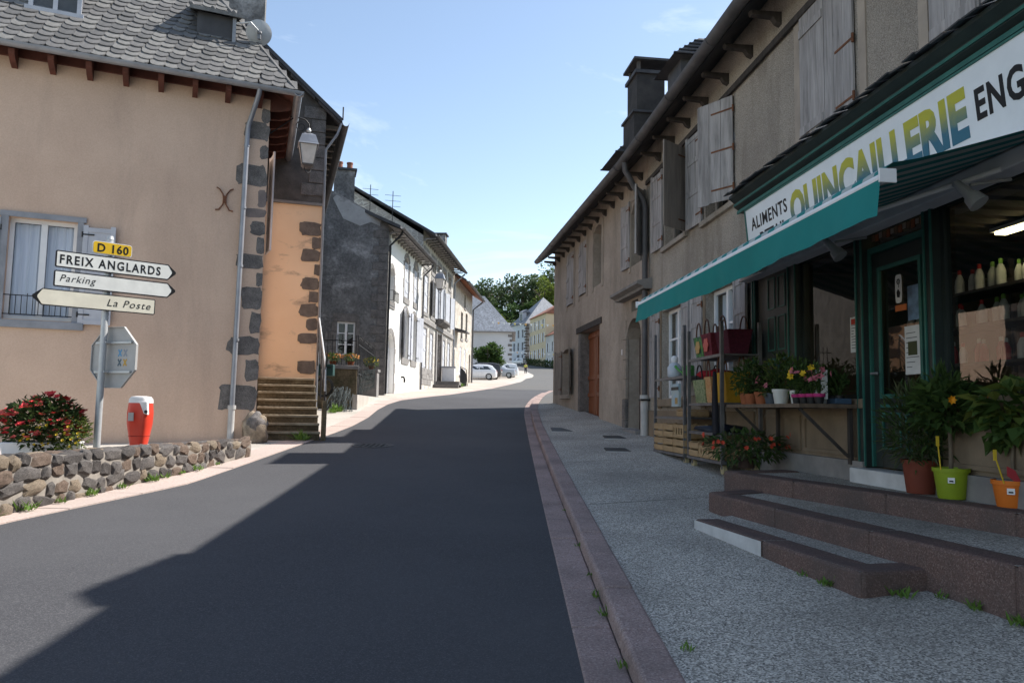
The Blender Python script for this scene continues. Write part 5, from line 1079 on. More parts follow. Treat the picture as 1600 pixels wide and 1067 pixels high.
def potted(name, label, cat, p, r, h, pm, fol, group=None, blooms=None, trunk=None, sticker=None):
    """fol = list of (offset, radii, count, leaf length, leaf width, material list, up, droop)"""
    t = thing(name, label, cat, p, group=group); p = Vector(p)
    m = MB(); m.lathe(pot_mesh(r, h), 20, c=p); m.build('pot', pm, t, smooth=45)
    m = MB(); m.lathe([(r*.95, h-.025), (0.001, h-.02)], 16, c=p, cap=False); m.build('soil', SOIL, t, recalc=False)
    if trunk:
        m = MB(); m.tube([tuple(p+Vector(q)) for q in trunk[0]], trunk[1], 8); m.build('trunk', BARK, t, smooth=50)
    for i, (off, rad, n, ll, lw, mats, up, dr) in enumerate(fol):
        m = MB(); foliage(m, p+Vector(off), rad, n, ll, lw, len(mats), 7+i+int(abs(p.x*97+p.y*31)) % 91, up, .4, dr)
        for k in range(10): a = rnd.uniform(0, 6.28); m.tube([tuple(p+Vector((0, 0, h-.02)) if not trunk else p+Vector(trunk[0][-1])), tuple(p+Vector(off)+Vector((rad[0]*.6*math.cos(a), rad[1]*.6*math.sin(a), rad[2]*rnd.uniform(-.2, .6))))], .004, 4, 0)
        m.build('foliage', mats, t, recalc=False, kind='stuff')
    if blooms:
        for k in range(blooms[0]):
            off, rad = fol[0][0], fol[0][1]; a = math.atan2(-p.y, -p.x)+rnd.uniform(-1.5, 1.5); q = p+Vector(off)+Vector((rad[0]*1.05*math.cos(a), rad[1]*1.05*math.sin(a), rad[2]*rnd.uniform(-.1, .8)))
            m = MB()
            ax_ = Vector((math.cos(a)+rnd.uniform(-.5, .5), math.sin(a)+rnd.uniform(-.5, .5), rnd.uniform(0, .9))).normalized(); e1 = ax_.orthogonal().normalized(); e2 = ax_.cross(e1)
            for j in range(6): b = j*1.05; m.leaf(q, e1*math.cos(b)+e2*math.sin(b)+ax_*.3, ax_, blooms[1]*rnd.uniform(.7, 1.1), blooms[1]*.7)
            m.build('flower', blooms[2], t, recalc=False)
    if sticker:
        c = A.p(0, 1, 0)-A.p(0, 0, 0); dirn = (Vector((0, 0, 0))-Vector((p.x, p.y, 0))).normalized(); q = p+dirn*(r*.93)+Vector((0, 0, h*.62)); sd_ = Vector((-dirn.y, dirn.x, 0))
        m = MB(); m.ext([tuple(q-sd_*.025-Vector((0, 0, .022))), tuple(q+sd_*.025-Vector((0, 0, .022))), tuple(q+sd_*.025+Vector((0, 0, .022))), tuple(q-sd_*.025+Vector((0, 0, .022)))], tuple(dirn*.012)); m.build('price_label', WHITEP, t)
        m = MB(); q2 = q+dirn*.0125; m.ext([tuple(q2-sd_*.015-Vector((0, 0, .012))), tuple(q2+sd_*.015-Vector((0, 0, .012))), tuple(q2+sd_*.015+Vector((0, 0, .0))), tuple(q2-sd_*.015+Vector((0, 0, .0)))], tuple(dirn*.001)); m.build('print', BLACK, t)
    return t
G = 'pot plants on the shelf'; ZS = 1.741
YEL = plain('yellow_petal', (.6, .4, .02)); PNK = plain('pink_petal', (.5, .15, .2)); MAG = plain('magenta_band', (.45, .03, .17))
potted('potted_plant', 'leafy plant in a terracotta pot at the far end of the shelf', 'plant', A.p(9.5, .46, ZS), .085, .15, TERRA, [((0, 0, .33), (.2, .2, .2), 320, .07, .035, [LEAFD, LEAFM], .2, .1)], G)
potted('potted_plant', 'bushy plant in the second terracotta pot from the rack', 'plant', A.p(9.25, .5, ZS), .075, .13, TERRA, [((0, 0, .33), (.17, .17, .22), 280, .075, .035, [LEAFD, LEAFM], .2, .2)], G)
potted('potted_plant', 'low plant in a terracotta pot beside the blue-grey pot', 'plant', A.p(9.05, .45, ZS), .09, .15, TERRA, [((0, 0, .3), (.17, .17, .17), 260, .065, .035, [LEAFD, LEAFO], .2, .1)], G)
potted('potted_plant', 'pink flowering plant in a blue-grey pot on the shelf', 'plant', A.p(8.78, .45, ZS), .085, .13, plain('blue_grey_pot', (.07, .085, .11)), [((0, 0, .22), (.15, .15, .13), 180, .08, .045, [LEAFM, LEAFO], .3, 0)], G, (8, .045, PNK))
potted('potted_plant', 'tall plant with yellowish tips in the large white pot', 'plant', A.p(8.5, .46, ZS), .095, .17, WPOT, [((0, 0, .38), (.16, .16, .2), 300, .075, .03, [LEAFD, LEAFM, LEAFY], .4, 0)], G)
potted('potted_plant', 'dark plant in the small white pot on the shelf', 'plant', A.p(8.2, .42, ZS), .07, .15, WPOT, [((0, 0, .33), (.14, .14, .18), 260, .07, .03, [LEAFD, LEAFM], .3, 0)], G)
LBL = ['small yellow-flowered plant in a black magenta-rimmed pot beside the small white pot', 'small leafy plant in a black magenta-rimmed pot, second after the small white pot', 'small plant with a big yellow bloom in a black magenta-rimmed pot', 'small pink-flowered plant in a black magenta-rimmed pot near the bracket end of the shelf']
BPOT = plain('black_pot', (.02, .02, .022), .5)
for k in range(4):
    t = potted('potted_plant', LBL[k], 'plant', A.p(8.02-.125*k, .5-.02*k, ZS), .052, .1, BPOT, [((0, 0, .25), (.11, .11, .16), 130, .06, .026, [LEAFD, LEAFM], .4, 0)], G, (5, .05, [YEL, PNK, YEL, PNK][k]))
    m = MB(); m.lathe([(.056, .07), (.06, .075), (.06, .105), (.054, .105)], 14, c=A.p(8.02-.125*k, .5-.02*k, ZS)); m.build('rim_band', MAG, t, smooth=40)
for k in range(3): potted('potted_plant', ['dark seedling in a black pot by the window, first of three beyond the magenta pots', 'dark seedling in the middle black pot by the window', 'dark seedling in the black pot nearest the shop door'][k], 'plant', A.p(7.95-.13*k, .2, ZS), .05, .09, BPOT, [((0, 0, .2), (.1, .1, .15), 90, .09, .03, [LEAFD], .5, 0)], G)
t = thing('metal_canister', 'tall shiny metal canister on the shelf by the window', 'canister', A.p(7.8, .36, ZS)); m = MB(); m.lathe([(.06, 0), (.062, .01), (.062, .34), (.055, .36), (0.001, .36)], 18, c=A.p(7.78, .36, ZS)); m.build('body', GALV, t, smooth=40)
t = thing('white_box', 'narrow white carton beside the metal canister', 'box', A.p(7.67, .38, ZS)); m = MB(A.M); m.box((7.64, .35, ZS+.05), (7.7, .42, ZS+.35)); m.build('carton', WHITEP, t); m = MB(A.M); m.box((7.645, .42, ZS+.12), (7.695, .423, ZS+.28)); m.build('label', BLACK, t)
t = thing('blue_tray', 'small blue plastic tray at the door end of the shelf', 'tray', A.p(7.7, .15, ZS)); m = MB(A.M); m.box((7.62, .1, ZS), (7.85, .28, ZS+.06)); m.build('tray', plain('blue_plastic', (.05, .09, .15)), t, bevel=.01)
# three large pots on the upper tread and the fuchsia below the shelf
potted('oleander', 'bushy narrow-leaved shrub in a large red-brown pot beside the shop door', 'plant', (3.6, 6.8, .96), .15, .29, M('red_brown_pot', (.2, .05, .03), (.16, .04, .025), 5, .6), [((-.03, -.02, .6), (.29, .27, .34), 760, .13, .022, [LEAFD, LEAFO, LEAFM], .45, 0), ((-.05, -.08, .4), (.25, .22, .15), 220, .12, .022, [LEAFD, LEAFO], .1, .3)])
potted('standard_shrub', 'clipped standard shrub with two orange flowers in a lime green pot', 'plant', (3.64, 6.4, .96), .135, .25, M('lime_pot', (.25, .33, .02), (.21, .28, .02), 5, .5), [((.0, .0, .74), (.29, .27, .19), 380, .13, .085, [LEAFD, LEAFM], .25, .2), ((-.02, .0, .92), (.12, .12, .12), 110, .12, .025, [LEAFD], .6, 0)], trunk=([(0, 0, .2), (.005, 0, .4), (.0, .0, .64)], .018), sticker=1)
for k, (x, z) in enumerate(((-.13, .86), (.16, .86))):
    t = thing('orange_flower', ['open orange flower above the lime green pot', 'half-open orange flower to the house side of the lime pot shrub'][k], 'flower', (3.64+x, 6.1, .96+z)); m = MB()
    for j in range(7): b = j*.9; m.leaf(Vector((3.6+x, 6.07, .9+z)), Vector((math.cos(b), -.5, math.sin(b))), Vector((0, -1, 0)), .042, .035)
    m.build('petals', plain('orange_petal', (.75, .3, .01)), t, recalc=False)
potted('hibiscus', 'broad-leaved shrub with a woody stem in a bright orange pot', 'plant', (3.78, 5.86, .96), .125, .2, M('orange_pot', (.62, .16, .02), (.55, .14, .02), 5, .5), [((.08, -.02, .7), (.3, .28, .23), 330, .15, .11, [LEAFM, LEAFM, LEAFY], .15, .35)], trunk=([(.03, 0, .15), (.02, 0, .35), (.05, .0, .58)], .012), sticker=1)
m = None
for nm, p, q, lb in (('plant_label', (3.5, 6.3, 1.2), (3.47, 6.28, 1.42), 'yellow plant label stick in the lime green pot'), ('plant_label', (3.68, 5.78, 1.14), (3.6, 5.75, 1.34), 'yellow forked label stick in the orange pot')):
    t = thing(nm, lb, 'plant label', p, group='yellow label sticks'); m = MB(); m.tube([p, q], .006, 5); q = Vector(q); m.box((q.x-.012, q.y-.004, q.z-.03), (q.x+.012, q.y+.004, q.z+.05)); m.build('stick', plain('yellow_plastic', (.6, .42, .03)), t)
t = thing('plant_card', 'red and white picture card leaning in the orange pot', 'plant label', (3.72, 5.75, 1.15)); m = MB(RZ(0)); m.ext([(3.68, 5.74, 1.2), (3.76, 5.74, 1.14), (3.78, 5.74, 1.16), (3.74, 5.74, 1.24), (3.68, 5.74, 1.27)], (0, .004, 0)); m.build('card', plain('red_card', (.4, .04, .05)), t)
potted('fuchsia', 'trailing plant with orange-red flowers in a pot under the plant shelf', 'plant', A.p(9.3, .55, .96), .12, .14, plain('dark_brown_pot', (.05, .03, .025)), [((0, 0, .26), (.5, .36, .2), 520, .11, .045, [LEAFD, LEAFM, LEAFO], .1, .35)], None, (20, .038, plain('orange_red_petal', (.5, .06, .03))))

# ================================================================ LOW STONE WALL, PLANTING, SIGNPOST, HYDRANT
W = Frame((-4.49, 13.5), 8.894, 1)
lw = thing('low_stone_wall', 'low wall of rough lava stones in pale mortar along the left pavement', 'stone wall', W.p(-3, 0, .5))
TOPZ = 1.03
m = MB(W.M); m.ext([(-9, -.4, -.3), (-9, -.015, -.3), (-9, -.015, TOPZ-.02), (-9, -.4, TOPZ-.02)], (8.98, 0, 0)); m.build('mortar_core', MORT, lw)
def stone_me(k, mat):
    bm = bmesh.new(); bmesh.ops.create_icosphere(bm, subdivisions=2, radius=1); r = random.Random(k)
    for v in bm.verts:
        c = v.co; s_ = max(abs(c.x), abs(c.y), abs(c.z)); c = c.lerp(c/s_*.86, .62); kk = 1+.22*noise.noise(v.co*1.6+Vector((k*5.3, k, 2)))+.17*noise.noise(v.co*3.6+Vector((k, 3, 1))); v.co = c*kk
    me = bpy.data.meshes.new('stone'); bm.to_mesh(me); bm.free(); me.materials.append(mat); return me
sms = [stone_me(k, STN[(0, 1, 2, 0, 1, 3, 0, 2, 1, 0, 2, 3)[k]]) for k in range(12)]
WR = Matrix(((W.u.x, -W.n.x, 0, 0), (W.u.y, -W.n.y, 0, 0), (0, 0, 1, 0), (0, 0, 0, 1)))
r = random.Random(5)
def wst_(u, z, a, b, dd=-.06, mi=None, dp=.13): inst('stone', sms[r.randrange(12) if mi is None else mi], lw, Matrix.Translation(W.p(u, dd, z)) @ WR @ RY(R(r.uniform(-22, 22))) @ Matrix.Diagonal((a, dp, b, 1)))
z = TOPZ-.065; row = 0; nst = 0
while z > .12:
    hh = (.14 if row == 0 else r.uniform(.14, .19))
    u = -.02-r.uniform(0, .08)
    while u > -6.6:
        wd = r.choice((.12, .16, .2, .24, .3, .34))*r.uniform(.85, 1.15); uc = u-wd/2; gzz = gz(W.p(uc, 0, 0).y)+.02
        if z > gzz-.04: wst_(uc, z+r.uniform(-.03, .03), wd*.6, hh*r.uniform(.56, .7), -.055, None, r.uniform(.07, .1)); nst += 1
        u -= wd+.012
    z -= hh+.004; row += 1
u = -.02
while u > -6.6:   # capping stones seen on top
    wd = r.uniform(.2, .36); inst('stone', sms[r.randrange(12)], lw, Matrix.Translation(W.p(u-wd/2, -.27, TOPZ-.05)) @ WR @ Matrix.Diagonal((wd*.54, .15, .075, 1))); u -= wd+.01
q0, q1 = W.p(-9, -.38, 0), W.p(-.02, -.38, 0); e0, e1 = L1.p(-.15, .02, 0), L1.p(-12, .02, 0)
m = MB(); m.ext([(q0.x, q0.y, -.2), (q1.x, q1.y, -.2), (e0.x, e0.y, -.2), (e1.x, e1.y, -.2)], (0, 0, 1.0)); m.build('planting_bed', PALE, kind='structure')
PB = .80
# planter
TB = .9
pt = thing('flower_trough', 'white trough overflowing with red begonias and yellow daisies behind the stone wall', 'planter', (-6.15, 10.2, TB)); FP = Frame((-6.15, 10.2), 66, 1)
m = MB(FP.M); m.add([(-.42, -.15, TB), (.42, -.15, TB), (.42, .15, TB), (-.42, .15, TB), (-.47, -.19, TB+.2), (.47, -.19, TB+.2), (.47, .19, TB+.2), (-.47, .19, TB+.2)], [(0, 3, 2, 1), (0, 1, 5, 4), (1, 2, 6, 5), (2, 3, 7, 6), (3, 0, 4, 7), (4, 5, 6, 7)]); m.build('trough', WHITEP, pt, bevel=.02)
m = MB(); foliage(m, (-6.12, 10.15, TB+.42), (.54, .36, .37), 2000, .085, .055, 2, 3, .2, .3); m.build('foliage', [leafmat('begonia_leaf', (.06, .11, .03), (.07, .06, .03)), LEAFD], pt, recalc=False, kind='stuff')
m = MB(); foliage(m, (-5.68, 10.05, TB+.3), (.22, .22, .26), 420, .06, .03, 1, 5, .2, .3); m.build('foliage', [LEAFY], pt, recalc=False, kind='stuff')
RED = M('red_petal', (.55, .04, .04), (.42, .02, .03), 9, .6); COR = M('coral_petal', (.68, .14, .1), (.6, .09, .08), 9, .6)
fm = []
for mt_ in (RED, COR, YEL):
    m = MB()
    for j in range(7): b = j*.9; m.leaf(Vector((0, 0, 0)), Vector((math.cos(b), math.sin(b), .3+.3*(j % 2))), Vector((0, 0, 1)), .062, .055)
    fm.append(m.mesh('flower', mt_, recalc=False))
r = random.Random(11)
for k in range(105):
    th, ph = r.uniform(0, 6.28), math.acos(r.uniform(-.45, 1)); s_ = r.uniform(.8, 1.02)
    p = Vector((-6.12+.54*s_*math.sin(ph)*math.cos(th), 10.15+.38*s_*math.sin(ph)*math.sin(th), TB+.42+.4*s_*math.cos(ph)))
    inst('flower', fm[0 if r.random() < .55 else 1], pt, Matrix.Translation(p) @ RX(r.uniform(-.2, .9)) @ RZ(r.uniform(0, 6)) @ Matrix.Scale(r.uniform(.7, 1.25), 4))
for k in range(40):
    p = Vector((-5.95+r.uniform(-.35, .42), 9.9+r.uniform(-.12, .15), TB+.2+r.uniform(-.05, .28))); inst('flower', fm[2], pt, Matrix.Translation(p) @ RX(.9) @ Matrix.Scale(.4, 4))
# signpost
SO = Vector((-5.55, 10.4, 0)); sg_ = thing('direction_signpost', 'grey signpost with yellow road number plate and three white arrow signs', 'signpost', (SO.x, SO.y, PB))
m = MB(); m.tube([(SO.x, SO.y, PB-.1), (SO.x, SO.y, 3.86)], .045, 16); m.tube([(SO.x, SO.y, 3.85), (SO.x, SO.y, 3.9)], [.05, .04], 16); m.build('post', GALV, sg_, smooth=50)
su = Vector((math.sin(R(48)), math.cos(R(48)), 0)); sn = Vector((su.y, -su.x, 0))
SM_ = Matrix(((su.x, 0, sn.x, SO.x), (su.y, 0, sn.y, SO.y), (0, 1, 0, 0), (0, 0, 0, 1)))   # x along, y up, z out
def plate(pts, edge, face, inset=.016, d=.055, label=None, fillmat=None):
    c = sum((Vector((x, y, 0)) for x, y in pts), Vector())/len(pts)
    o = MB(SM_).ext([(x, y, d) for x, y in pts], (0, 0, .022)).build('sign_plate', edge, sg_, label=label)
    n = len(pts); ins = []
    for i in range(n):
        p0, p1, p2 = (Vector(pts[(i+k) % n]) for k in (-1, 0, 1)); e1, e2 = (p1-p0).normalized(), (p2-p1).normalized(); n1, n2 = Vector((-e1.y, e1.x)), Vector((-e2.y, e2.x)); b = (n1+n2).normalized(); s_ = inset/max(.3, b.dot(n1)); q = p1+b*s_; ins.append((q.x, q.y, d+.0225))
    MB(SM_).ext(ins, (0, 0, .002)).build('face', face, o); return o
def rr(x0, x1, y0, y1, r_=.02):
    o = []
    for cx, cy, a0 in ((x1-r_, y1-r_, 0), (x0+r_, y1-r_, 90), (x0+r_, y0+r_, 180), (x1-r_, y0+r_, 270)):
        for k in range(4): a = R(a0+30*k); o.append((cx+r_*math.cos(a), cy+r_*math.sin(a)))
    return o
def arrow(x0, x1, y0, y1, tip, r_=.02):
    ym = (y0+y1)/2
    if tip > 0: return [(x1-.11, y0), (x1, ym-.015), (x1, ym+.015), (x1-.11, y1)]+[(x0+r_*(1-math.sin(R(a))), y1-r_*(1-math.cos(R(a)))) for a in (0, 45, 90)]+[(x0+r_*(1-math.cos(R(a))), y0+r_*(1-math.sin(R(a)))) for a in (0, 45, 90)]
    return [(x0+.11, y1), (x0, ym+.015), (x0, ym-.015), (x0+.11, y0)]+[(x1-r_*(1-math.sin(R(a))), y0+r_*(1-math.cos(R(a)))) for a in (0, 45, 90)]+[(x1-r_*(1-math.cos(R(a))), y1-r_*(1-math.sin(R(a)))) for a in (0, 45, 90)]
YELS = plain('sign_yellow', (.75, .47, .02), .5); WHS = plain('sign_face_white', (.78, .78, .74), .5); CRS = plain('sign_face_cream', (.78, .73, .6), .5)
SB_ = plain('sign_black', (.015, .015, .02), .5)
yp = plate(rr(-.225, .27, 3.63, 3.8, .035), SIGNW, YELS, .008, label='small yellow plate reading D 160')
p1 = plate(arrow(-.65, .87, 3.38, 3.605, 1), SB_, WHS, label='upper white arrow sign reading FREIX ANGLARDS, pointing away up the road')
p2 = plate(arrow(-.655, .875, 3.125, 3.34, 1), SB_, WHS, label='middle white arrow sign reading Parking')
p3 = plate(arrow(-.88, .615, 2.865, 3.085, -1), SB_, CRS, .013, label='lower cream arrow sign reading La Poste, pointing to the near side')
DD = .0805
text_mesh('lettering', 'D 160', .155, BLACK, SM_ @ TR(-.165, 3.66, DD), yp, width=.39, bold=.004, extr=.0006, spacing=1.12)
text_mesh('lettering', 'FREIX ANGLARDS', .165, BLACK, SM_ @ TR(-.6, 3.435, DD), p1, width=1.26, bold=.004, extr=.0006, spacing=1.25)
text_mesh('lettering', 'Parking', .13, BLACK, SM_ @ TR(-.585, 3.2, DD), p2, width=.43, shear=.28, bold=.0, extr=.0006, spacing=1.15)
text_mesh('lettering', 'La Poste', .14, BLACK, SM_ @ TR(-.005, 2.93, DD), p3, width=.56, shear=.28, bold=.0, extr=.0006, spacing=1.15)
for (x0, x1, y0, y1, tp, par) in ((-.65, .87, 3.38, 3.605, 1, p1), (-.655, .875, 3.125, 3.34, 1, p2), (-.88, .615, 2.865, 3.085, -1, p3)):   # black tips
    e, ym = (x1, (y0+y1)/2) if tp > 0 else (x0, (y0+y1)/2); 
    MB(SM_).ext([(e-tp*.115, y0+.004, .0798), (e-tp*.004, ym-.013, .0798), (e-tp*.004, ym+.013, .0798), (e-tp*.115, y1-.004, .0798), (e-tp*.055, ym+.012, .0798), (e-tp*.055, ym-.012, .0798)], (0, 0, .001)).build('arrow_tip', BLACK, par)
m = MB(SM_)
for y in (3.7, 3.55, 3.43, 3.29, 3.18, 3.04, 2.91): m.box((-.07, y-.015, -.05), (.07, y+.015, .054))
m.build('clamp', GALV, sg_)
# stop sign seen from behind
oa = R(112); ou = Vector((math.sin(oa), math.cos(oa), 0)); on = Vector((ou.y, -ou.x, 0)); oc = SO+ou*.1-on*.11
OM = Matrix(((ou.x, 0, on.x, oc.x), (ou.y, 0, on.y, oc.y), (0, 1, 0, 2.24), (0, 0, 0, 1)))
oct_ = [(.45*math.cos(R(22.5+45*k)), .45*math.sin(R(22.5+45*k))) for k in range(8)]
SBK = plain('sign_back_grey', (.43, .425, .42), .85, 0, .08)
sb = MB(OM).ext([(x*.985, y*.985, 0) for x, y in oct_], (0, 0, .004)).build('stop_sign', SBK, sg_, label='octagonal sign seen from its grey back')
m = MB(OM)
for i in range(8): (x0, y0), (x1, y1) = oct_[i], oct_[(i+1) % 8]; m.ext([(x0, y0, -.004), (x1, y1, -.004), (x1*.975, y1*.975, -.004), (x0*.975, y0*.975, -.004)], (0, 0, .035))
m.build('flange', SBK, sb)
m = MB(OM)
for y in (-.2, .2): m.box((-.33, y-.014, .0045), (.33, y+.014, .04)); m.box((-.16, y-.01, .04), (-.04, y+.01, .12))
m.build('bracket', GALV, sb)
for k, (x, y, c) in enumerate(((.1, .06, (.12, .3, .5)), (.2, .06, (.25, .28, .33)), (.1, -.07, (.1, .14, .17)), (.2, -.07, (.5, .3, .06)))):
    m = MB(OM @ TR(x, y, .0045)); 
    for a in (32, -32): m.T = OM @ TR(x, y, .0045+.0004*(a > 0)) @ RZ(R(a)); m.box((-.012, -.055, 0), (.012, .055, .0008))
    m.build('sticker', plain('sticker_%d' % k, c), sb)
# hydrant
hx, hy = -5.42, 11.3; HB = .93; hy_ = thing('fire_hydrant', 'red fire hydrant pillar with a white cap behind the stone wall', 'hydrant', (hx, hy, PB))
HR = plain('hydrant_red', (.62, .05, .025), .35, 0, .5); m = MB()
def sq(w_, d_, z, n=20, e=.5): return [(hx+w_*math.copysign(abs(math.cos(a))**e, math.cos(a)), hy+d_*math.copysign(abs(math.sin(a))**e, math.sin(a)), z) for a in [2*math.pi*k/n for k in range(n)]]
def loft(m, rings):
    n = len(rings[0]); b = [v for q in rings for v in q]; m.add(b, [(i*n+k, i*n+(k+1) % n, (i+1)*n+(k+1) % n, (i+1)*n+k) for i in range(len(rings)-1) for k in range(n)]+[tuple(range(n))[::-1], tuple((len(rings)-1)*n+k for k in range(n))])
loft(m, [sq(.1, .09, HB-.02), sq(.105, .095, HB+.05), sq(.108, .1, HB+.1), sq(.155, .14, HB+.4), sq(.158, .145, HB+.56), sq(.145, .13, HB+.715)]); m.build('body', HR, hy_, smooth=40)
m = MB(); loft(m, [sq(.15, .135, HB+.7), sq(.145, .13, HB+.755), sq(.12, .11, HB+.79), sq(.06, .05, HB+.8)]); cp = m.build('cap', plain('hydrant_white', (.75, .74, .74), .4), hy_, smooth=40)
m = MB(); m.ext([(hx+.03, hy-.15, HB+.72), (hx+.152, hy-.145, HB+.72), (hx+.172, hy-.15, HB+.53), (hx+.12, hy-.158, HB+.55), (hx+.06, hy-.152, HB+.68)], (0, .06, 0)); m.build('cap_flap', plain('hydrant_white', (.75, .74, .74)), cp, bevel=.006)
m = MB(); m.tube([(hx+.155, hy-.155, HB+.575), (hx+.155, hy-.17, HB+.575)], .024, 12); m.build('lock', IRON, cp)
m = MB(); m.box((hx-.1, hy-.163, HB+.44), (hx-.02, hy-.153, HB+.56)); m.build('plate', plain('plate_grey', (.42, .4, .4)), hy_)
m = MB(); loft(m, [sq(.127, .117, HB+.215), sq(.131, .12, HB+.22), sq(.13, .12, HB+.225)]); m.build('joint_ring', plain('hydrant_dark_red', (.3, .02, .015)), hy_)
m = MB(); m.lathe([(.13, -.14), (.13, -.01), (.17, 0), (.17, .02), (.1, .04)], 16, c=(hx, hy, HB-.005)); m.build('foot', HR, hy_)
# weeds
m = MB(); r = random.Random(3)
def tuft(x, y, z, s_, n, mi=0):
    for _ in range(n): a = r.uniform(0, 6.28); m.leaf(Vector((x+r.uniform(-s_, s_)*.5, y+r.uniform(-s_, s_)*.5, z)), Vector((math.cos(a), math.sin(a), r.uniform(.5, 2.2))), Vector((0, 0, 1)), s_*r.uniform(.4, 1.2), s_*.2)
for (u, s_, n) in ((-5.6, .12, 20), (-5.1, .14, 26), (-4.6, .1, 18), (-4.1, .13, 20), (-3.5, .1, 18), (-2.9, .14, 30), (-2.6, .1, 16), (-2.2, .08, 16), (-1.8, .12, 24), (-1.2, .07, 12)):
    p = W.p(u, .06, 0); tuft(p.x, p.y, gz(p.y)+.02, s_, n)
for y, s_, n in ((5.6, .06, 18), (6.2, .05, 14), (7.2, .05, 10), (5.2, .07, 16), (4.3, .06, 12), (9, .04, 10)): tuft(kx(y)-.02, y, gz(y)+.02, s_, n)
for x, y, s_, n in ((2.17, 5.35, .09, 26), (2.1, 5.6, .06, 12), (2.5, 5.0, .1, 16), (2.72, 4.95, .07, 12), (2.8, 4.7, .08, 22), (2.85, 4.4, .09, 20), (2.9, 4.2, .08, 20), (.98, 4.3, .06, 12)): tuft(x, y, side_z(x, y)-.0, s_, n)
for x, y, s_, n in ((-4.35, 16.1, .25, 40), (-4.4, 16.4, .2, 30), (-5.3, 22.9, .2, 30), (-3.0, 46, .3, 40), (-5.25, 23.3, .3, 40)): tuft(x, y, gz(y)+.02, s_, n)
m.build('weeds', WEED, recalc=False, kind='stuff')['label'] = 'small green weeds along the wall foot, kerb and steps'
# covers
def cover(name, label, x, y, z, rx, ry, shape, mat):
    t = thing(name, label, 'cover', (x, y, z)); sl_ = .06; m = MB()
    if shape == 'round':
        m.lathe([(rx, -.02), (rx, .006), (rx*.92, .007), (rx*.9, .003), (0.001, .003)], 28, c=(0, 0, 0)); m.v = [Vector((v.x+x, v.y*ry/rx+y, v.z+z+v.y*ry/rx*sl_)) for v in m.v]
        m.build('lid', mat, t); m = MB()
        for k in range(-3, 4):
            for j in range(-3, 4):
                if k*k+j*j < 10: m.box((x+k*rx*.24-.03, y+j*ry*.24-.03, z+.003+j*ry*.24*sl_), (x+k*rx*.24+.03, y+j*ry*.24+.03, z+.008+j*ry*.24*sl_))
        m.build('tread_pattern', mat, t)
    else:
        m.ext([(x-rx, y-ry, z-ry*sl_-.02), (x+rx, y-ry, z-ry*sl_-.02), (x+rx, y+ry, z+ry*sl_-.02), (x-rx, y+ry, z+ry*sl_-.02)], (0, 0, .025)); m.build('lid', mat, t)
        m = MB(); 
        for a, b, c, d in ((-rx-.03, -ry-.03, rx+.03, -ry), (-rx-.03, ry, rx+.03, ry+.03)): m.ext([(x+a, y+b, z+b*sl_-.02), (x+c, y+b, z+b*sl_-.02), (x+c, y+d, z+d*sl_-.02), (x+a, y+d, z+d*sl_-.02)], (0, 0, .022))
        m.build('frame', CAST, t)
    return t
CI = M('cast_iron_cover', (.07, .068, .065), (.045, .043, .042), 12, .6, .3, 30, .3)
cover('manhole_cover', 'round cast iron manhole cover in the road near the shadow edge', -2.77, 15.6, gz(15.6), .42, .42, 'round', CI)
for x, y, rx, ry, lb in ((1.25, 18.2, .28, .5, 'square dark cover in the pavement farthest up the hill'), (2.25, 16.0, .3, .3, 'square iron cover in the pavement by the downpipe'), (2.02, 13.9, .3, .28, 'square iron cover in the pavement before the crate trolley')):
    cover('access_cover', lb, x, y, side_z(x, y)+.002, rx, ry, 'sq', CI)
# ================================================================ STONE STEPS, RAILING, TERRACE
fl = thing('stone_steps', 'flight of worn brown stone steps climbing between the corner house and gable house', 'steps', L1S.p(1.5, .7, .9))
STEPM = M('worn_step_stone', (.15, .115, .07), (.085, .065, .04), 3, .95, .6, 25, stain=((.3, .25, .17), 1.2, .58, .8), fine=(.3, 20))
for k in range(8):
    z = .93+.17*(k+1); m = MB(L1S.M); m.ext([(.35+.3*k, .02+.0, .6), (.35+.3*k, 1.3-.0*k, .6), (.35+.3*k, 1.3, z), (.35+.3*k, .02, z)], (3.6-.3*k if k == 7 else .34, 0, 0)); m.build('step', STEPM, fl, bevel=.018)
    m = MB(L1S.M); m.box((.32+.3*k, .02, z-.055), (.36+.3*k, 1.31, z-.003)); m.build('nosing', M('step_edge', (.36, .31, .23), (.2, .17, .12), 5, .95, .4, 30), fl, bevel=.01)
rl = thing('handrail', 'rusty iron handrail on a short pillar beside the stone steps', 'handrail', L1S.p(.4, 1.36, 1))
m = MB(L1S.M); m.box((.24, 1.32, .7), (.37, 1.42, 1.75)); m.build('pillar', STEPM, rl, bevel=.02)
for d in (0, .12, .24, .36, .48, .6):
    m = MB(L1S.M); m.tube([(.3, 1.37, 1.95-d), (.32, 1.37, 2.45-d), (2.6, 1.37, 3.75-d)], .012 if d else .02, 6); m.build('rail', IRON if d else GALV, rl)
for u, z in ((.32, 2.0), (1.4, 2.2), (2.6, 3.0)):
    m = MB(L1S.M); m.tube([(u, 1.37, z-.4), (u, 1.37, z+.75)], .016, 6); m.build('baluster', IRON, rl)
tp = thing('terrace_pillar', 'mossy stone terrace pillar with flower pots on top before the dark gable', 'pillar', (-5.4, 24.6, 1.5))
TF = Frame((-4.9, 24.4), 75, 1)
MOSS = M('mossy_stone', (.17, .13, .085), (.08, .07, .04), 2.5, .95, .8, 14, stain=((.3, .27, .22), 1.4, .58, .8), fine=(.3, 18))
m = MB(TF.M); m.box((-1.5, -.9, 1.0), (0, 0, 2.82)); m.build('pillar_body', MOSS, tp, bevel=.02)
m = MB(TF.M); m.box((-1.55, -.95, 2.82), (.04, .05, 2.94)); m.build('capstone', ASHL, tp, bevel=.015)
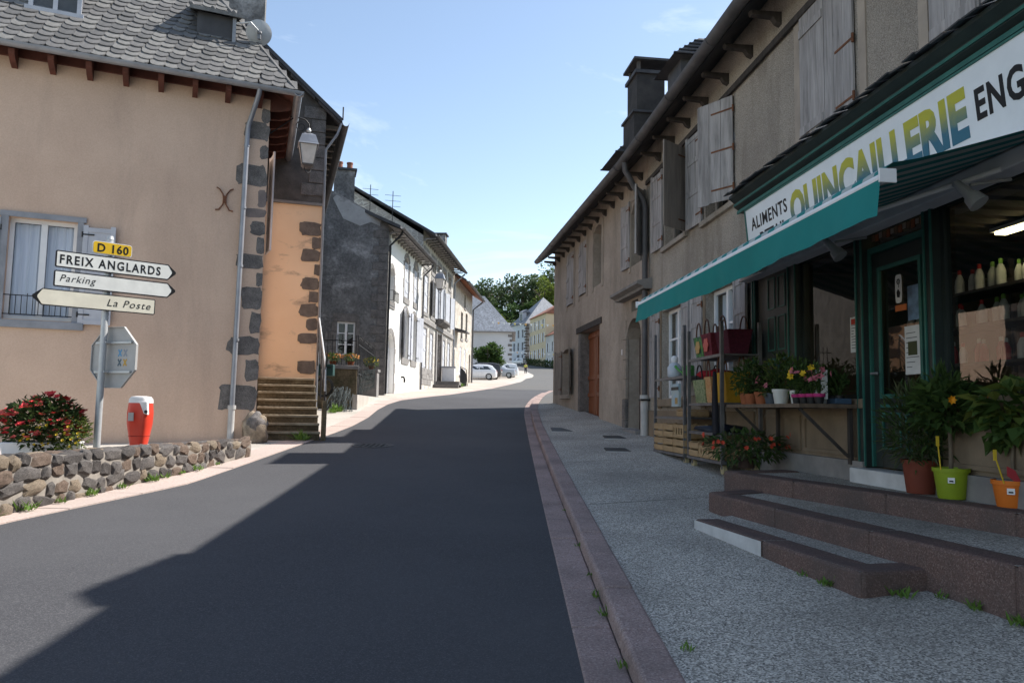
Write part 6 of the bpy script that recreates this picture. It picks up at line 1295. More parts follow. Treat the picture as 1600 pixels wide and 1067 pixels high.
m = MB(TF.M); m.box((-3.4, -.6, 1.0), (-1.52, -.2, 2.6)); m.build('side_wall', MOSS, tp)
TR2 = thing('gate_pillar', 'second stone pillar near the white house corner', 'pillar', (-5.3, 30, 2)); m = MB(); m.box((-5.75, 29.7, 1.5), (-5.2, 30.2, 3.0)); m.build('pillar_body', ASHL, TR2); m = MB(); m.box((-5.79, 29.66, 3.0), (-5.16, 30.24, 3.1)); m.build('capstone', ASHL, TR2)
MB().ext([(-5.9, 24.3, .9), (-4.85, 24.4, .9), (-5.2, 30.2, .9), (-7.5, 30.5, .9), (-9, 26, .9)], (0, 0, .95)).build('terrace_floor', PALE, kind='structure')
MB().ext([(-5.0, 24.3, 1.2), (-4.85, 24.3, 1.2), (-5.15, 30.2, 1.2), (-5.35, 30.2, 1.2)], (0, 0, .82)).build('terrace_kerb', PALE, kind='structure')
fe = thing('iron_fence', 'black iron railing with pointed bars round the terrace of the dark gable', 'fence', (-5.5, 24.8, 2.9))
def fence_run(p, q, zb, zt, n, par, curl=False):
    p, q = Vector(p), Vector(q)
    for k in range(n+1):
        c = p.lerp(q, k/n); h = zt+(.12 if k % 4 == 0 else 0); m = MB(); m.tube([(c.x, c.y, zb), (c.x, c.y, h)], .012, 5); m.tube([(c.x, c.y, h), (c.x, c.y, h+.1)], [.024, .002], 5); m.build('bar', IRON, par)
    for z in (zb+.1, zt-.12): m = MB(); m.tube([(p.x, p.y, z), (q.x, q.y, z)], .014, 5); m.build('rail', IRON, par)
    if curl:
        m = MB()
        for k in range(n):
            c = p.lerp(q, (k+.5)/n)
            m.tube([(c.x, c.y, zt-.05), (c.x+.03, c.y+.1, zt+.1), (c.x, c.y+.02, zt+.22), (c.x-.02, c.y-.08, zt+.12)], .008, 4)
        m.build('scrollwork', IRON, par)
fence_run(TF.p(-3.3, -.2, 0), TF.p(-.05, -.05, 0), 2.7, 3.85, 22, fe); fence_run((-4.93, 24.6, 0), (-5.35, 29.7, 0), 2.6, 3.75, 13, fe, True)
for k in range(9):
    c = Vector((-4.95, 25, 0)).lerp(Vector((-5.3, 29.4, 0)), k/8)
fr = thing('scrap_lattice', 'green wire lattice panel standing between the two terrace pillars', 'lattice', (-5.0, 27, 2))
for k in range(12):
    a, b = Vector((-4.98, 25.2, 2.05)), Vector((-5.25, 29.5, 2.35)); c = a.lerp(b, k/11); e = a.lerp(b, min(1, (k+2)/11)); g = a.lerp(b, max(0, (k-2)/11))
    for q in (e, g): m = MB(); m.tube([tuple(c), (q.x, q.y, q.z+.75)], .012, 4); m.build('wire', DGREEN, fr)
nb = thing('net_bundle', 'tangled roll of grey-green wire netting leaning against the terrace pillar', 'netting', (-5.2, 23.7, 1.5)); r = random.Random(9)
NETM = plain('net_grey_green', (.13, .15, .15), .6, .3)
for k in range(46):
    x0 = r.uniform(-.45, .45); x1 = x0*.55+r.uniform(-.15, .15); zb = 1.42; zt = 2.15+r.uniform(-.12, .12); m = MB(); y0 = 23.55+r.uniform(-.25, .15)
    m.tube([(-5.27+x0, y0, zb), (-5.27+(x0+x1)/2+r.uniform(-.1, .1), y0+.25, (zb+zt)/2), (-5.23+x1, y0+.55, zt)], .009, 4); m.build('wire', NETM, nb)
for k in range(14):
    z = 1.5+k*.05; s_ = (1-(z-1.42)/1.6); m = MB(); m.tube([(-5.27-.47*s_, 23.4+(z-1.4)*.7, z+r.uniform(-.06, .06)), (-5.27, 23.3+(z-1.4)*.7, z+r.uniform(-.05, .05)), (-5.27+.45*s_, 23.5+(z-1.4)*.7, z+r.uniform(-.08, .08))], .009, 4); m.build('wire', NETM, nb)
mb_ = thing('mailbox', 'dark green mailbox fixed beside the stone steps railing', 'mailbox', (-5.42, 21.9, 2.5)); m = MB(); m.box((-5.52, 21.85, 2.5), (-5.08, 22.1, 2.83)); m.build('body', plain('mailbox_green', (.02, .06, .055), .5), mb_, bevel=.02); m = MB(); m.box((-5.46, 21.84, 2.72), (-5.14, 21.852, 2.75)); m.build('slot', BLACK, mb_); m = MB(); m.tube([(-5.3, 22, 1.2), (-5.3, 22, 2.51)], .03, 6); m.build('post', GALVD, mb_)
hr_ = thing('garden_hose', 'dark coil of hose hanging below the green mailbox', 'hose', (-5.4, 21.7, 2.2)); m = MB()
for j in range(3): m.tube([(-5.3+(.22+.02*j)*math.cos(a), 21.75+.03*j, 2.18+(.24+.02*j)*math.sin(a)) for a in [2*math.pi*k/20 for k in range(21)]], .014, 5, cap=False)
m.build('coil', RUBB, hr_, smooth=50)
for k, (u, d, lb) in enumerate(((-.75, -.3, 'pot of orange and yellow flowers in the middle of the terrace pillar'), (-.2, -.25, 'pot of orange and yellow flowers at the street edge of the terrace pillar'))):
    p = TF.p(u, d, 2.941); potted('flower_pot', lb, 'plant', p, .11, .14, TERRA, [((0, 0, .24), (.24, .24, .14), 200, .08, .05, [LEAFM, LEAFY], .3, 0)], 'flower pots on the terrace pillar', (26, .04, plain('orange_yellow_petal', (.7, .3, .08))))
potted('flower_pot', 'pot with yellow flowers on the second stone pillar', 'plant', (-5.48, 29.95, 3.1), .11, .14, TERRA, [((0, 0, .26), (.28, .28, .2), 180, .1, .06, [LEAFY, LEAFM], .3, 0)], None, (16, .05, YEL))

# ================================================================ STREET LANTERNS, DISH
def lantern(label, wallp, arm, out, s_=1.):
    t = thing('street_lantern', label, 'street lamp', wallp); w0 = Vector(wallp); o = Vector(out).normalized(); up = Vector((0, 0, 1)); e = w0+o*arm
    m = MB(); m.tube([tuple(w0), tuple(w0+o*arm*.75)], .016*s_, 6); cp_ = []
    for k in range(13): a = R(180-30*k+0); rr_ = .2*s_*(1-.0*k); 
    m.tube([tuple(w0+o*arm*.74), tuple(w0+o*arm*.9-up*.03*s_), tuple(e-up*.12*s_), tuple(e-up*.24*s_)], .015*s_, 6)
    m.tube([tuple(w0-up*.45*s_), tuple(w0+o*arm*.6-up*.02)], .012*s_, 6)
    m.tube([tuple(w0+o*(arm*.8+.13*s_*math.cos(a)*(1-k/20))-up*(.2*s_-.13*s_*math.sin(a)*(1-k/20))) for k, a in enumerate([R(90+36*j) for j in range(14)])], .009*s_, 5); m.build('bracket', IRON, t, smooth=50)
    b = e-up*.3*s_
    rot = math.atan2(o.y, o.x)+R(45)
    m = MB(Matrix.Translation(b) @ RZ(rot)); m.lathe([(.03*s_, .08*s_), (.06*s_, .02*s_), (.03*s_, -.02*s_), (.09*s_, -.04*s_)], 10); m.build('finial', GALV, t, smooth=50)
    m = MB(Matrix.Translation(b) @ RZ(rot)); m.lathe([(.09*s_, -.05*s_), (.21*s_, -.1*s_), (.3*s_, -.3*s_), (.32*s_, -.33*s_), (.3*s_, -.33*s_)], 4); m.build('hood', ZINC, t)
    m = MB(Matrix.Translation(b) @ RZ(rot)); m.lathe([(.265*s_, -.335*s_), (.17*s_, -.76*s_)], 4); m.build('lantern_glass', LAMPG, t)
    m = MB(Matrix.Translation(b) @ RZ(rot))
    for k in range(4): a = R(90*k); m.tube([(.275*s_*math.cos(a), .275*s_*math.sin(a), -.33*s_), (.178*s_*math.cos(a), .178*s_*math.sin(a), -.77*s_)], .011*s_, 5)
    m.lathe([(.185*s_, -.76*s_), (.19*s_, -.78*s_), (.12*s_, -.82*s_), (.02*s_, -.84*s_)], 4); m.build('frame', ZINCD, t)
    m = MB(Matrix.Translation(b) @ RZ(rot)); m.tube([(.1*s_*math.cos(a), 0, -.84*s_+.1*s_*math.sin(a)) for a in [R(180+15*k) for k in range(13)]], .012*s_, 5); m.build('drop_ring', IRON, t)
lantern('old street lantern on a scrolled bracket at the beige corner house', tuple(L1S.p(.75, .02, 7.98)), .82, tuple(L1S.n), .98)
lantern('far street lantern on the wall between the white house and the stone house', tuple(L3S.p(7.1, .03, 9.0)), 1.0, tuple(L3S.n), 1.15)
ds = thing('satellite_dish', 'round grey satellite dish on the roof dormer of the corner house', 'satellite dish', L1.p(-.3, -.5, 9.6)); dc = L1.p(-.26, -.42, 9.6); dn = Vector((-.35, .72, .38)).normalized()
q = dn.to_track_quat('Z', 'Y').to_matrix().to_4x4(); m = MB(Matrix.Translation(dc) @ q); m.lathe([(.27*k/8, .0+.07*(k/8)**2) for k in range(1, 9)], 28, cap=False); m.lathe([(.001, 0), (.034, .001)], 28, cap=False); m.build('dish', plain('dish_grey', (.45, .46, .47), .5), ds, smooth=60, recalc=False)
m = MB(); m.tube([tuple(L1.p(-.74, -.46, 9.72)), tuple(L1.p(-.45, -.3, 9.74)), tuple(L1.p(-.3, -.34, 9.62)), tuple(dc)], .018, 8); m.build('arm', GALV, ds, smooth=50)
m = MB(); m.sphere(tuple(dc-dn*.05), .05); m.box(tuple(dc-dn*.05+Vector((-.03, -.03, -.14))), tuple(dc-dn*.05+Vector((.03, .03, -.04)))); m.build('mount', GALVD, ds)

# ================================================================ FAR STREET: bin, steps, cars, man, bush, houses, bunting, trees
t = thing('entrance_steps', 'two dark steps before the stone house door', 'steps', (-3.9, 44.5, 2.8)); 
for k in range(2): m = MB(); m.box((-4.6, 43.6+.45*k, 2.4), (-3.0, 46.4, 3.0+.2*k)); m.build('step', QUO, t)
t = thing('white_bin', 'white square bin standing on the entrance steps', 'bin', (-3.7, 45.5, 3.2)); m = MB(); m.box((-4.1, 45.2, 3.2), (-3.35, 45.9, 4.05)); m.build('body', WHITEP, t, bevel=.03); m = MB(); m.box((-4.14, 45.16, 4.05), (-3.31, 45.94, 4.12)); m.build('lid', ZINC, t)
t = thing('step_railing', 'low black iron railing beside the entrance steps', 'railing', (-3.0, 47, 3)); m = MB(); m.tube([(-3.1, 46.6, 3.0), (-3.1, 46.7, 4.2), (-2.85, 48.4, 4.1), (-2.8, 49, 3.0)], .03, 6); m.build('rail', IRON, t)
for k in range(12): m = MB(); y = 46.7+.18*k; m.tube([(-3.08+.02*k, y, 3.0), (-3.08+.02*k, y, 4.12-.008*k*k*.3)], .02, 5); m.build('bar', IRON, t)
def car(label, p, rz, col, kind='hatch', group='parked cars'):
    t = thing('parked_car', label, 'car', p, rz, group); ORG[t.name] = Vector((0, 0, 0)); pm = plain('car_paint_%s' % label.split()[0]+kind, col, .25, .1, .6)
    if kind == 'hatch': S = [(0, .38, .8, .85, .72, .66), (.07, .26, .93, .98, .82, .7), (.42, .2, .97, 1.36, .87, .6), (.9, .19, .97, 1.47, .87, .62), (1.8, .19, .94, 1.49, .87, .63), (2.45, .19, .92, 1.38, .87, .61), (3.05, .19, .9, .98, .87, .7), (3.6, .21, .8, .86, .84, .7), (3.9, .26, .66, .7, .76, .64), (4.0, .36, .52, .55, .66, .58)]; wins = [[(.55, .99), (.62, 1.3), (1.0, 1.4), (1.62, 1.41), (1.62, .98)], [(1.68, .98), (1.68, 1.41), (2.1, 1.38), (2.85, 1.0), (2.85, .97)]]
    elif kind == 'sedan': S = [(0, .4, .82, .86, .72, .64), (.1, .26, .92, .96, .82, .7), (.8, .2, .96, 1.02, .87, .7), (1.3, .19, .96, 1.38, .87, .6), (2.0, .19, .94, 1.44, .87, .62), (2.7, .19, .92, 1.34, .87, .6), (3.35, .19, .9, .97, .87, .7), (4.0, .21, .8, .85, .84, .7), (4.3, .27, .66, .7, .76, .64), (4.4, .36, .52, .55, .66, .58)]; wins = [[(1.05, 1.0), (1.35, 1.32), (2.0, 1.37), (2.0, .97)], [(2.06, .97), (2.06, 1.37), (2.6, 1.3), (3.1, 1.0), (3.1, .96)]]
    else: S = [(0, .4, .95, 1.0, .76, .7), (.06, .28, 1.05, 1.1, .86, .74), (.25, .22, 1.05, 1.55, .9, .68), (.8, .2, 1.03, 1.66, .9, .7), (2.2, .2, 1.0, 1.66, .9, .7), (2.8, .2, .99, 1.52, .9, .66), (3.3, .2, .98, 1.08, .9, .74), (3.9, .22, .9, .96, .86, .74), (4.2, .28, .75, .8, .78, .68), (4.3, .38, .6, .64, .68, .6)]; wins = [[(.4, 1.08), (.45, 1.48), (1.2, 1.56), (1.2, 1.06)], [(1.26, 1.06), (1.26, 1.56), (2.3, 1.55), (3.05, 1.1), (3.05, 1.04)]]
    rings = []
    for (x, zb, zm, zt, wm, wr) in S:
        h = [(wm*.86, zb), (wm, zb+(zm-zb)*.25), (wm*1.01, zb+(zm-zb)*.6), (wm*.985, zm), (wm*.985+(wr-wm*.985)*.9, zm+(zt-zm)*.88), (wr*.86, zt)]
        rings.append([(x, a, b) for a, b in h]+[(x, -a, b) for a, b in h[::-1]])
    m = MB(); loft(m, rings); m.build('body', pm, t, smooth=35)
    gl = plain('car_glass', (.03, .04, .045), .08, 0, .8)
    def wy(x, z):
        for a, b in zip(S, S[1:]):
            if a[0] <= x <= b[0]:
                q = (x-a[0])/(b[0]-a[0]); zm, zt, wm, wr = (a[i]+(b[i]-a[i])*q for i in (2, 3, 4, 5)); return wm*.985+(wr-wm*.985)*max(0, min(1, (z-zm)/max(.05, (zt-zm)*.9)))
        return .8
    for sg in (-1, 1):
        for wv in wins: MB().ext([(x, sg*(wy(x, z)+.012), z) for x, z in wv], (0, -sg*.02, 0)).build('side_window', gl, t)
    xr = S[1][0]; a, b = S[1 if kind != 'sedan' else 2], S[2 if kind != 'sedan' else 3]
    MB().add([(a[0]+(b[0]-a[0])*.15-.012, s1*a[5]*.95, a[3]+(b[3]-a[3])*.15) for s1 in (-1, 1)]+[(a[0]+(b[0]-a[0])*.9-.012, s1*b[5]*.9, a[3]+(b[3]-a[3])*.9) for s1 in (1, -1)], [(0, 1, 2, 3)]).build('rear_window', gl, t, recalc=False)
    MB().add([(S[5][0]+(S[6][0]-S[5][0])*f_+.02, s1*.6, S[5][3]+(S[6][3]-S[5][3])*f_+.02) for f_, s1 in ((.08, -1), (.08, 1), (.92, 1), (.92, -1))], [(0, 1, 2, 3)]).build('windscreen', gl, t, recalc=False)
    for s1 in (-1, 1):
        m = MB(); z = S[1][2]; m.box((-.01, s1*.6-.1, z-.2), (.2, s1*.6+.12*(1 if s1 > 0 else 1), z-.02)); m.build('tail_light', plain('tail_red', (.35, .02, .02), .3), t)
        m = MB(); x = S[-2][0]; m.box((x-.25, s1*.62-.12, .6), (x-.02, s1*.62+.1, .74)); m.build('headlight', plain('lamp_clear', (.6, .6, .62), .2), t)
    m = MB(); m.box((-.03, -.26, .62 if kind != 'wagon' else .72), (.02, .26, .73 if kind != 'wagon' else .83)); m.build('blank_plate', plain('plate_white', (.65, .65, .65)), t)
    for x in (.72, S[-1][0]-.78):
        for s1 in (-1, 1):
            m = MB(); m.tube([(x, s1*.7, .31), (x, s1*.885, .31)], .31, 20); w_ = m.build('wheel', RUBB, t, smooth=40)
            m = MB(); m.tube([(x, s1*.88, .31), (x, s1*.893, .31)], .2, 20); m.build('rim', GALV, w_)
            m = MB(); 
            for k in range(5): a_ = R(72*k+18); m.box((x+.12*math.cos(a_)-.028, s1*.894-.002, .31+.12*math.sin(a_)-.028), (x+.12*math.cos(a_)+.028, s1*.894+.002, .31+.12*math.sin(a_)+.028))
            m.build('rim_hole', RUBB, w_)
    return t
def carp(x, y): return (x, y, gz(y)+.01)
car('white hatchback parked nearest the warm stone house', carp(-1.42, 74.5), R(178), (.75, .76, .78))
car('dark grey estate car parked directly behind the white hatchback', carp(-1.0, 78), R(176), (.05, .045, .045), 'wagon')
car('silver saloon parked side-on at the end of the row', carp(.45, 86), R(178), (.42, .45, .5), 'sedan')
car('white estate car parked behind the silver saloon', carp(.85, 93), R(176), (.72, .73, .74), 'wagon')
car('white car parked far up the street at the pale quoined house', (3.2, 181, gz(181)+.02), R(140), (.75, .76, .78), 'wagon')
# man walking
pm_ = thing('person', 'man in a yellow shirt and dark trousers walking on the pavement far up the street', 'person', (2.35, 128, gz(128))); ORG[pm_.name] = Vector((0, 0, 0))
J = [(0, 0, .95), (0, 0, 1.2), (0, 0, 1.42), (0, 0, 1.52), (0, 0, 1.66), (-.1, 0, .9), (-.11, -.06, .5), (-.12, -.02, .06), (-.12, -.14, .03), (.1, 0, .9), (.12, .1, .5), (.12, .24, .08), (.12, .12, .05), (-.19, 0, 1.4), (-.25, .06, 1.12), (-.24, -.06, .9), (.19, 0, 1.4), (.25, -.04, 1.12), (.25, -.16, .92)]
E_ = [(0, 1), (1, 2), (2, 3), (3, 4), (0, 5), (5, 6), (6, 7), (7, 8), (0, 9), (9, 10), (10, 11), (11, 12), (2, 13), (13, 14), (14, 15), (2, 16), (16, 17), (17, 18)]
RD = [.15, .15, .15, .06, .1, .1, .075, .05, .04, .1, .075, .05, .04, .07, .045, .035, .07, .045, .035]
def skinv(name, js, es, rd, mat, sc_=1.0):
    bm = bmesh.new(); lay = bm.verts.layers.skin.verify(); vs = [bm.verts.new(j) for j in js]
    for v, r_ in zip(vs, rd): v[lay].radius = (r_*sc_, r_*sc_)
    vs[0][lay].use_root = True
    for a, b in es: bm.edges.new((vs[a], vs[b]))
    me = bpy.data.meshes.new(name); bm.to_mesh(me); bm.free(); me.materials.append(mat); o = bpy.data.objects.new(name, me); C.objects.link(o); o.parent = pm_
    o.modifiers.new('skin', 'SKIN'); s_ = o.modifiers.new('sub', 'SUBSURF'); s_.levels = 1; s_.render_levels = 1; return o
skinv('body', J, E_, RD, plain('skin', (.42, .25, .18)))
sh_i = [0, 1, 2, 13, 14, 16, 17]; skinv('shirt', [J[i] for i in sh_i], [(0, 1), (1, 2), (2, 3), (3, 4), (2, 5), (5, 6)], [.175, .18, .175, .1, .075, .1, .075], plain('yellow_shirt', (.55, .55, .1), .9))
tr_i = [0, 5, 6, 7, 9, 10, 11]; skinv('trousers', [J[i] for i in tr_i], [(0, 1), (1, 2), (2, 3), (0, 4), (4, 5), (5, 6)], [.155, .12, .095, .07, .12, .095, .07], plain('dark_trousers', (.04, .04, .05), .9))
m = MB(); m.sphere((0, .015, 1.7), (.1, .11, .09)); m.build('hair', plain('grey_hair', (.2, .18, .16)), pm_, smooth=60)
# bush
def tree(name, label, x, y, h, crown, mats, seed, trunk_h=.35, group=None, ls=.5, n=1500, z0=None):
    z0 = gz(y) if z0 is None else z0; t = thing(name, label, 'tree', (x, y, z0), group=group); r = random.Random(seed); m = MB(); tops = []
    th = h*trunk_h; m.tube([(x, y, z0-.3), (x+r.uniform(-.1, .1)*h*.05, y, z0+th*.6), (x+r.uniform(-.2, .2), y, z0+th*1.3), (x, y, z0+h*.8)], [h*.028, h*.022, h*.016, h*.005], 8)
    for k in range(8):
        a = r.uniform(0, 6.28); e = Vector((x+crown[0]*.7*math.cos(a), y+crown[1]*.7*math.sin(a), z0+h*r.uniform(.5, .88))); m.tube([(x, y, z0+th*r.uniform(.8, 1.5)), tuple((Vector((x, y, z0+th*1.4))+e)/2+Vector((0, 0, h*.04))), tuple(e)], [h*.012, h*.008, h*.003], 6)
    m.build('trunk', BARK, t, smooth=50)
    m = MB(); cz = z0+h-crown[2]
    for k in range(26):   # clumps spread through the crown's volume
        while True:
            q = Vector((r.uniform(-1, 1), r.uniform(-1, 1), r.uniform(-1, 1)))
            if .25 < q.length < 1: break
        s_ = r.uniform(.2, .36)
        foliage(m, (x+q.x*crown[0]*.85, y+q.y*crown[1]*.85, cz+q.z*crown[2]*.85), (crown[0]*s_, crown[1]*s_, crown[2]*s_*.75), n//26, ls, ls*.75, len(mats), seed*50+k, .2, .3)
    m.build('crown', mats, t, recalc=False); return t
tree('small_tree', 'round dark green small tree in front of the grey hip-roofed house', -2.6, 81, 4.0, (1.85, 1.5, 1.9), [LEAFM, LEAFD, LEAFM], 24, .2, ls=.3, n=4200)
t = thing('hedge_plant', 'yellowish shrub growing under the small round tree', 'shrub', (-2.9, 79.8, gz(79.8))); m = MB(); foliage(m, (-2.9, 79.8, gz(79.8)+.45), (1.7, .5, .5), 800, .2, .12, 1, 4); m.build('foliage', LEAFY, t, recalc=False, kind='stuff'); m = MB()
for k in range(6): m.tube([(-4.2+.5*k, 79.8, gz(79.8)-.1), (-4.2+.5*k, 79.8, gz(79.8)+.5)], .02, 5)
m.build('stem', BARK, t)
# grey hip-roofed house
hh = thing('hip_roofed_house', 'pale grey house with blue slate hip roof and dark corner quoins behind the cars', 'house', (-5, 95, 6))
GW = M('pale_grey_render', (.5, .5, .52), (.44, .44, .46), .4, .9)
g0 = 5; m = MB(); m.box((-14, 95, g0), (.0, 107, 11.3)); m.build('wall', GW, hh)
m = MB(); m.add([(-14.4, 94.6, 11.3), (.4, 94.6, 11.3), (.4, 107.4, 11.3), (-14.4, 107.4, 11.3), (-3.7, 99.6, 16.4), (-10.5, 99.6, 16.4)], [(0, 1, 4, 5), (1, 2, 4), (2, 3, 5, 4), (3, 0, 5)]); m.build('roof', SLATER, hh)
m = MB(); m.box((-14.4, 94.55, 11.2), (.45, 107.4, 11.298)); m.build('eaves', ASHL, hh)
for k in range(9): z = 6.0+.58*k; wd = (.5, .3)[k % 2]; m = MB(); m.box((-wd, 94.96, z), (.03, 95.2, z+.3)); m.build('quoin', QUO, hh)
# pale quoined house far up
def simple_house(name, label, o, ang, side, length, depth, zb, ze, rise, wmat, rmat, wins, quoins=None, hip=0, frame=SHUTW, shut=None):
    F_ = Frame(o, ang, side); t = thing(name, label, 'house', (o[0], o[1], zb)); m = MB(F_.M); wall_mb(m, 0, length, zb, ze, wins, .25); m.build('front_wall', wmat, t, recalc=False)
    for u in (0, length): MB(F_.M).poly([(u, -.005, zb), (u, -depth, zb), (u, -depth, ze), (u, -depth/2, ze+(0 if hip else rise)), (u, -.005, ze)]).build('side_wall', wmat if not quoins else quoins[1], t, recalc=False)
    h = hip; e = .4; m = MB(F_.M); v = [(-e, e, ze-.1), (length+e, e, ze-.1), (length+e, -depth-e, ze-.1), (-e, -depth-e, ze-.1), (h, -depth/2, ze+rise), (length-h, -depth/2, ze+rise)]; m.add(v, [(0, 1, 5, 4), (1, 2, 5), (2, 3, 4, 5), (3, 0, 4), (0, 3, 2, 1)]); m.build('roof', rmat, t)
    for w_ in wins:
        a, b, z0, z1 = w_[:4]; q = MB(F_.M).box((a, -.2, z0), (b, -.15, z1)).build('window', plain('far_glass', (.06, .065, .075), .2), t); m = MB(F_.M); m.box(((a+b)/2-.05, -.15, z0), ((a+b)/2+.05, -.12, z1)); m.box((a, -.15, (z0+z1)/2-.04), ((a+b)/2-.06, -.125, (z0+z1)/2+.04)); m.box(((a+b)/2+.06, -.15, (z0+z1)/2-.04), (b, -.125, (z0+z1)/2+.04)); m.build('frame', frame, q)
        if shut:
            for x0, x1 in ((a-.62, a-.05), (b+.05, b+.62)): MB(F_.M).box((x0, .002, z0), (x1, .06, z1)).build('shutter', shut, t)
    return F_, t
zb = 12.0
F_, t = simple_house('quoined_house', 'tall pale house with dark quoins and steep slate roof far up the street', (3.3, 186), -25, -1, 9, 14, zb-1, 22.8, 7.4, M('pale_blue_render', (.6, .63, .68), (.54, .57, .62), .4, .9), SLATER, [(1.2, 2.2, 19.4, 21.3), (3.6, 4.6, 19.4, 21.3), (6, 7, 19.4, 21.3), (1.2, 2.2, 16.2, 18.2), (3.6, 4.6, 16.2, 18.2), (6, 7, 16.2, 18.2), (1.2, 2.2, 13.0, 15.2), (3.4, 4.8, 12.4, 15.2)], (QUO, M('shaded_side_render', (.36, .36, .38), (.3, .3, .32), .4, .9)), 4.5)  # side walls coloured greyer than the front to paint in their shade
for k in range(15): z = 12.2+.7*k; m = MB(F_.M); wd = (.9, .5)[k % 2]; m.box((-.04, -1.0 if k % 2 else -.5, z), (wd, .04, z+.45)); m.build('quoin', QUO, t)
m = MB(F_.M); m.box((3.0, -1.6, 23.4), (5.0, -.6, 25.8)); d_ = m.build('dormer', SHUTW, t); m = MB(F_.M); m.box((3.4, -.6, 23.8), (4.6, -.55, 25.4)); m.build('window', plain('far_glass', (.06, .065, .075)), d_); m = MB(F_.M); m.ext([(2.8, -.4, 25.8), (2.8, -2.6, 25.8), (2.8, -1.6, 26.6)], (2.4, 0, 0)); m.build('dormer_roof', SLATER, d_)
yw = [(1.6+3.4*k, 2.7+3.4*k, z, z+2.1) for k in range(4) for z in (20.3, 17.2, 13.6)]
F_, t = simple_house('yellow_house', 'three-storey yellow house with white shutters under a red roof far up the street', (7.55, 172), -14, -1, 13.4, 11, 10.5, 23.6, 3.4, M('yellow_render', (.64, .54, .38), (.58, .48, .33), .3, .9), ROOFB, yw, None, 0, SHUTW, WHITEP)
chimney(t, F_, 1.2, 2.4, -4.2, -2.8, 24.5, 28.2, plain('brick_stack', (.3, .13, .09)), .15)
F_, t = simple_house('low_white_house', 'lower white house next to the yellow house up the street', (11.2, 157.5), -14, -1, 14.9, 9, 9.0, 18.3, 3, M('off_white_render', (.58, .57, .56), (.5, .49, .48), .3, .9), ROOFB, [(2+3.6*k, 3.1+3.6*k, z, z+2) for k in range(4) for z in (14.6, 11.2)], None, 0, SHUTW, WHITEP)
t = thing('street_hedge', 'strip of shrubs at the foot of the yellow house', 'hedge', (6, 165, 11)); m = MB()
for k in range(14): p = Vector((11.4, 150, 0)).lerp(Vector((4.6, 184, 0)), k/13); foliage(m, (p.x-1.0, p.y, gz(p.y)+.6), (.8, 1.6, .8), 120, .4, .25, 2, 60+k)
m.build('foliage', [LEAFD, LEAFO], t, recalc=False, kind='stuff')
# bunting
BUN = [plain('bunting_white', (.75, .75, .72)), plain('bunting_orange', (.75, .4, .12)), plain('bunting_yellow', (.75, .6, .15))]
for k, (x0, x1, y, z, lb) in enumerate(((-2.3, 12, 91, 12.05, 'upper string of small coloured flags across the far street'), (.1, 12, 92, 8.6, 'lower string of small coloured flags across the far street'))):
    t = thing('bunting', lb, 'bunting', (x0, y, z), group='flag strings across the street'); n = 22; pts = [(x0+(x1-x0)*i/n, y, z-.5*math.sin(math.pi*i/n)*.4) for i in range(n+1)]; m = MB(); m.tube(pts, .012, 4); m.build('string', WHITEP, t)
    for i in range(0, n):
        p = pts[i]; s_ = .3 if k == 0 else .2; MB().add([(p[0]-s_/2, y+.02, p[2]), (p[0]+s_/2, y+.02, p[2]), (p[0]+.04, y-.05, p[2]-s_*1.0)], [(0, 1, 2)]).build('flag', BUN[(0, 1, 0, 0, 2)[i % 5]], t, recalc=False)
# trees on the hill
TL_ = [(728, 447, 250, 6, 7, LEAFT), (742, 440, 262, 7, 8, LEAFT), (757, 434, 255, 7.5, 9, LEAFT), (768, 438, 270, 6, 9, LEAFT), (783, 432, 275, 4.5, 11, LEAFT), (800, 422, 265, 6, 12, LEAFT), (815, 418, 258, 6.5, 13, LEAFT), (830, 420, 270, 6, 13, LEAFT), (845, 414, 262, 7, 13, LEAFT), (860, 408, 258, 8, 13, LEAFT), (880, 405, 262, 8, 13, LEAFT), (850, 425, 216, 5.5, 9.5, LEAFB), (870, 432, 218, 5, 8, LEAFB), (790, 470, 240, 7, 6, LEAFD), (812, 472, 238, 7, 6, LEAFD), (830, 470, 240, 6, 6, LEAFD), (768, 478, 242, 6, 6, LEAFM), (775, 488, 205, 3.2, 3.2, LEAFY), (900, 420, 255, 9, 12, LEAFT), (710, 450, 255, 8, 9, LEAFT)]
DESC = ['rounded', 'broad', 'tall rounded', 'ragged', 'slender see-through', 'tall open-crowned', 'highest feathery', 'dense tall', 'dark spreading', 'dark overhanging', 'half-hidden', 'light green', 'mid green', 'low dark', 'low dense dark', 'squat dark', 'low mid-green', 'small yellow-green', 'far-side', 'near-side']
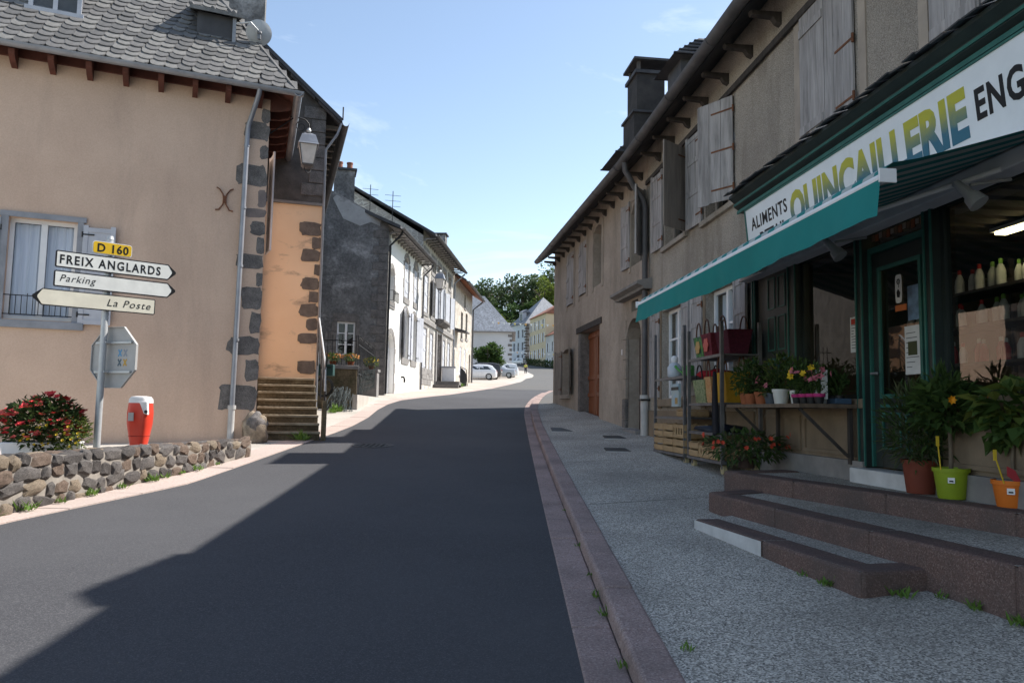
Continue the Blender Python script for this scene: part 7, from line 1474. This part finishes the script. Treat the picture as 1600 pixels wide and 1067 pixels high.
WH = ['above the eaves of the warm stone house', 'over the left end of the grey slate roof', 'over the peak of the grey slate roof', 'just right of the slate roof peak', 'standing in the gap of sky on the hill', 'left of the highest trees on the hill', 'at the middle of the hilltop row', 'right of the highest tree', 'behind the light green tree', 'next to the brown house eaves', 'behind the brown house', 'above the steep far slate roof', 'beside the brown house wall', 'at the foot of the slender tree', 'under the highest trees', 'under the hilltop row near the steep roof', 'behind the right slope of the slate roof', 'between the two far slate roofs', 'hidden past the brown house', 'hidden past the stone houses']
for k, (px, py, y, rw, rh, mt_) in enumerate(TL_):
    x = (px-800)/1200*y; zt = EYE+(640-(px-800)*-.0175*0-py)/1200*y; z0 = gz(y); h = zt-z0
    tree('hill_tree', '%s tree %s' % (DESC[k], WH[k]), x, y, max(8, h), (rw, rw*.8, min(rh, h*.48)), [mt_, LEAFD if mt_ not in (LEAFY, LEAFB) else LEAFY] if mt_ is not LEAFT else [LEAFT, LEAFT, LEAFM], 100+k, .45, 'trees on the hill', 1.0, 900 if k in (3, 4) else 1300 if k in (5, 6, 7) else 1700)

# grit on the asphalt
m = MB(); r = random.Random(17)
for k in range(130):
    y = 4.2+12*r.random()**1.5; x = r.uniform(lx(y)+.3, .35) if k % 3 else r.choice((r.uniform(.2, .4), r.uniform(lx(y)+.05, lx(y)+.5))); q = r.uniform(.003, .008); z = gz(y)
    m.add([(x-q, y-q, z), (x+q, y-q*.6, z), (x+q*.8, y+q, z), (x-q*.7, y+q*.8, z), (x, y, z+q*.9)], [(0, 1, 4), (1, 2, 4), (2, 3, 4), (3, 0, 4)])
m.build('road_grit', ASPH2, kind='stuff')['label'] = 'small pale grit scattered over the asphalt'
for k, (y0, x0, x1) in enumerate(((8.9, .9, 2.4), (12.6, .9, 2.6), (16.9, .95, 2.8), (20.5, .95, 2.3))):
    m = MB(); n_ = 6; m.add([(x0+(x1-x0)*i/n_, y0+.05*(x0+(x1-x0)*i/n_-x0)+dy, side_z(x0+(x1-x0)*i/n_, y0)+.004+dy*.05) for i in range(n_+1) for dy in (0, .018)], [(2*i, 2*i+2, 2*i+3, 2*i+1) for i in range(n_)]); m.build('pavement_joint', M('joint_dirt', (.1, .095, .085), None, 5, .9), recalc=False, kind='structure')
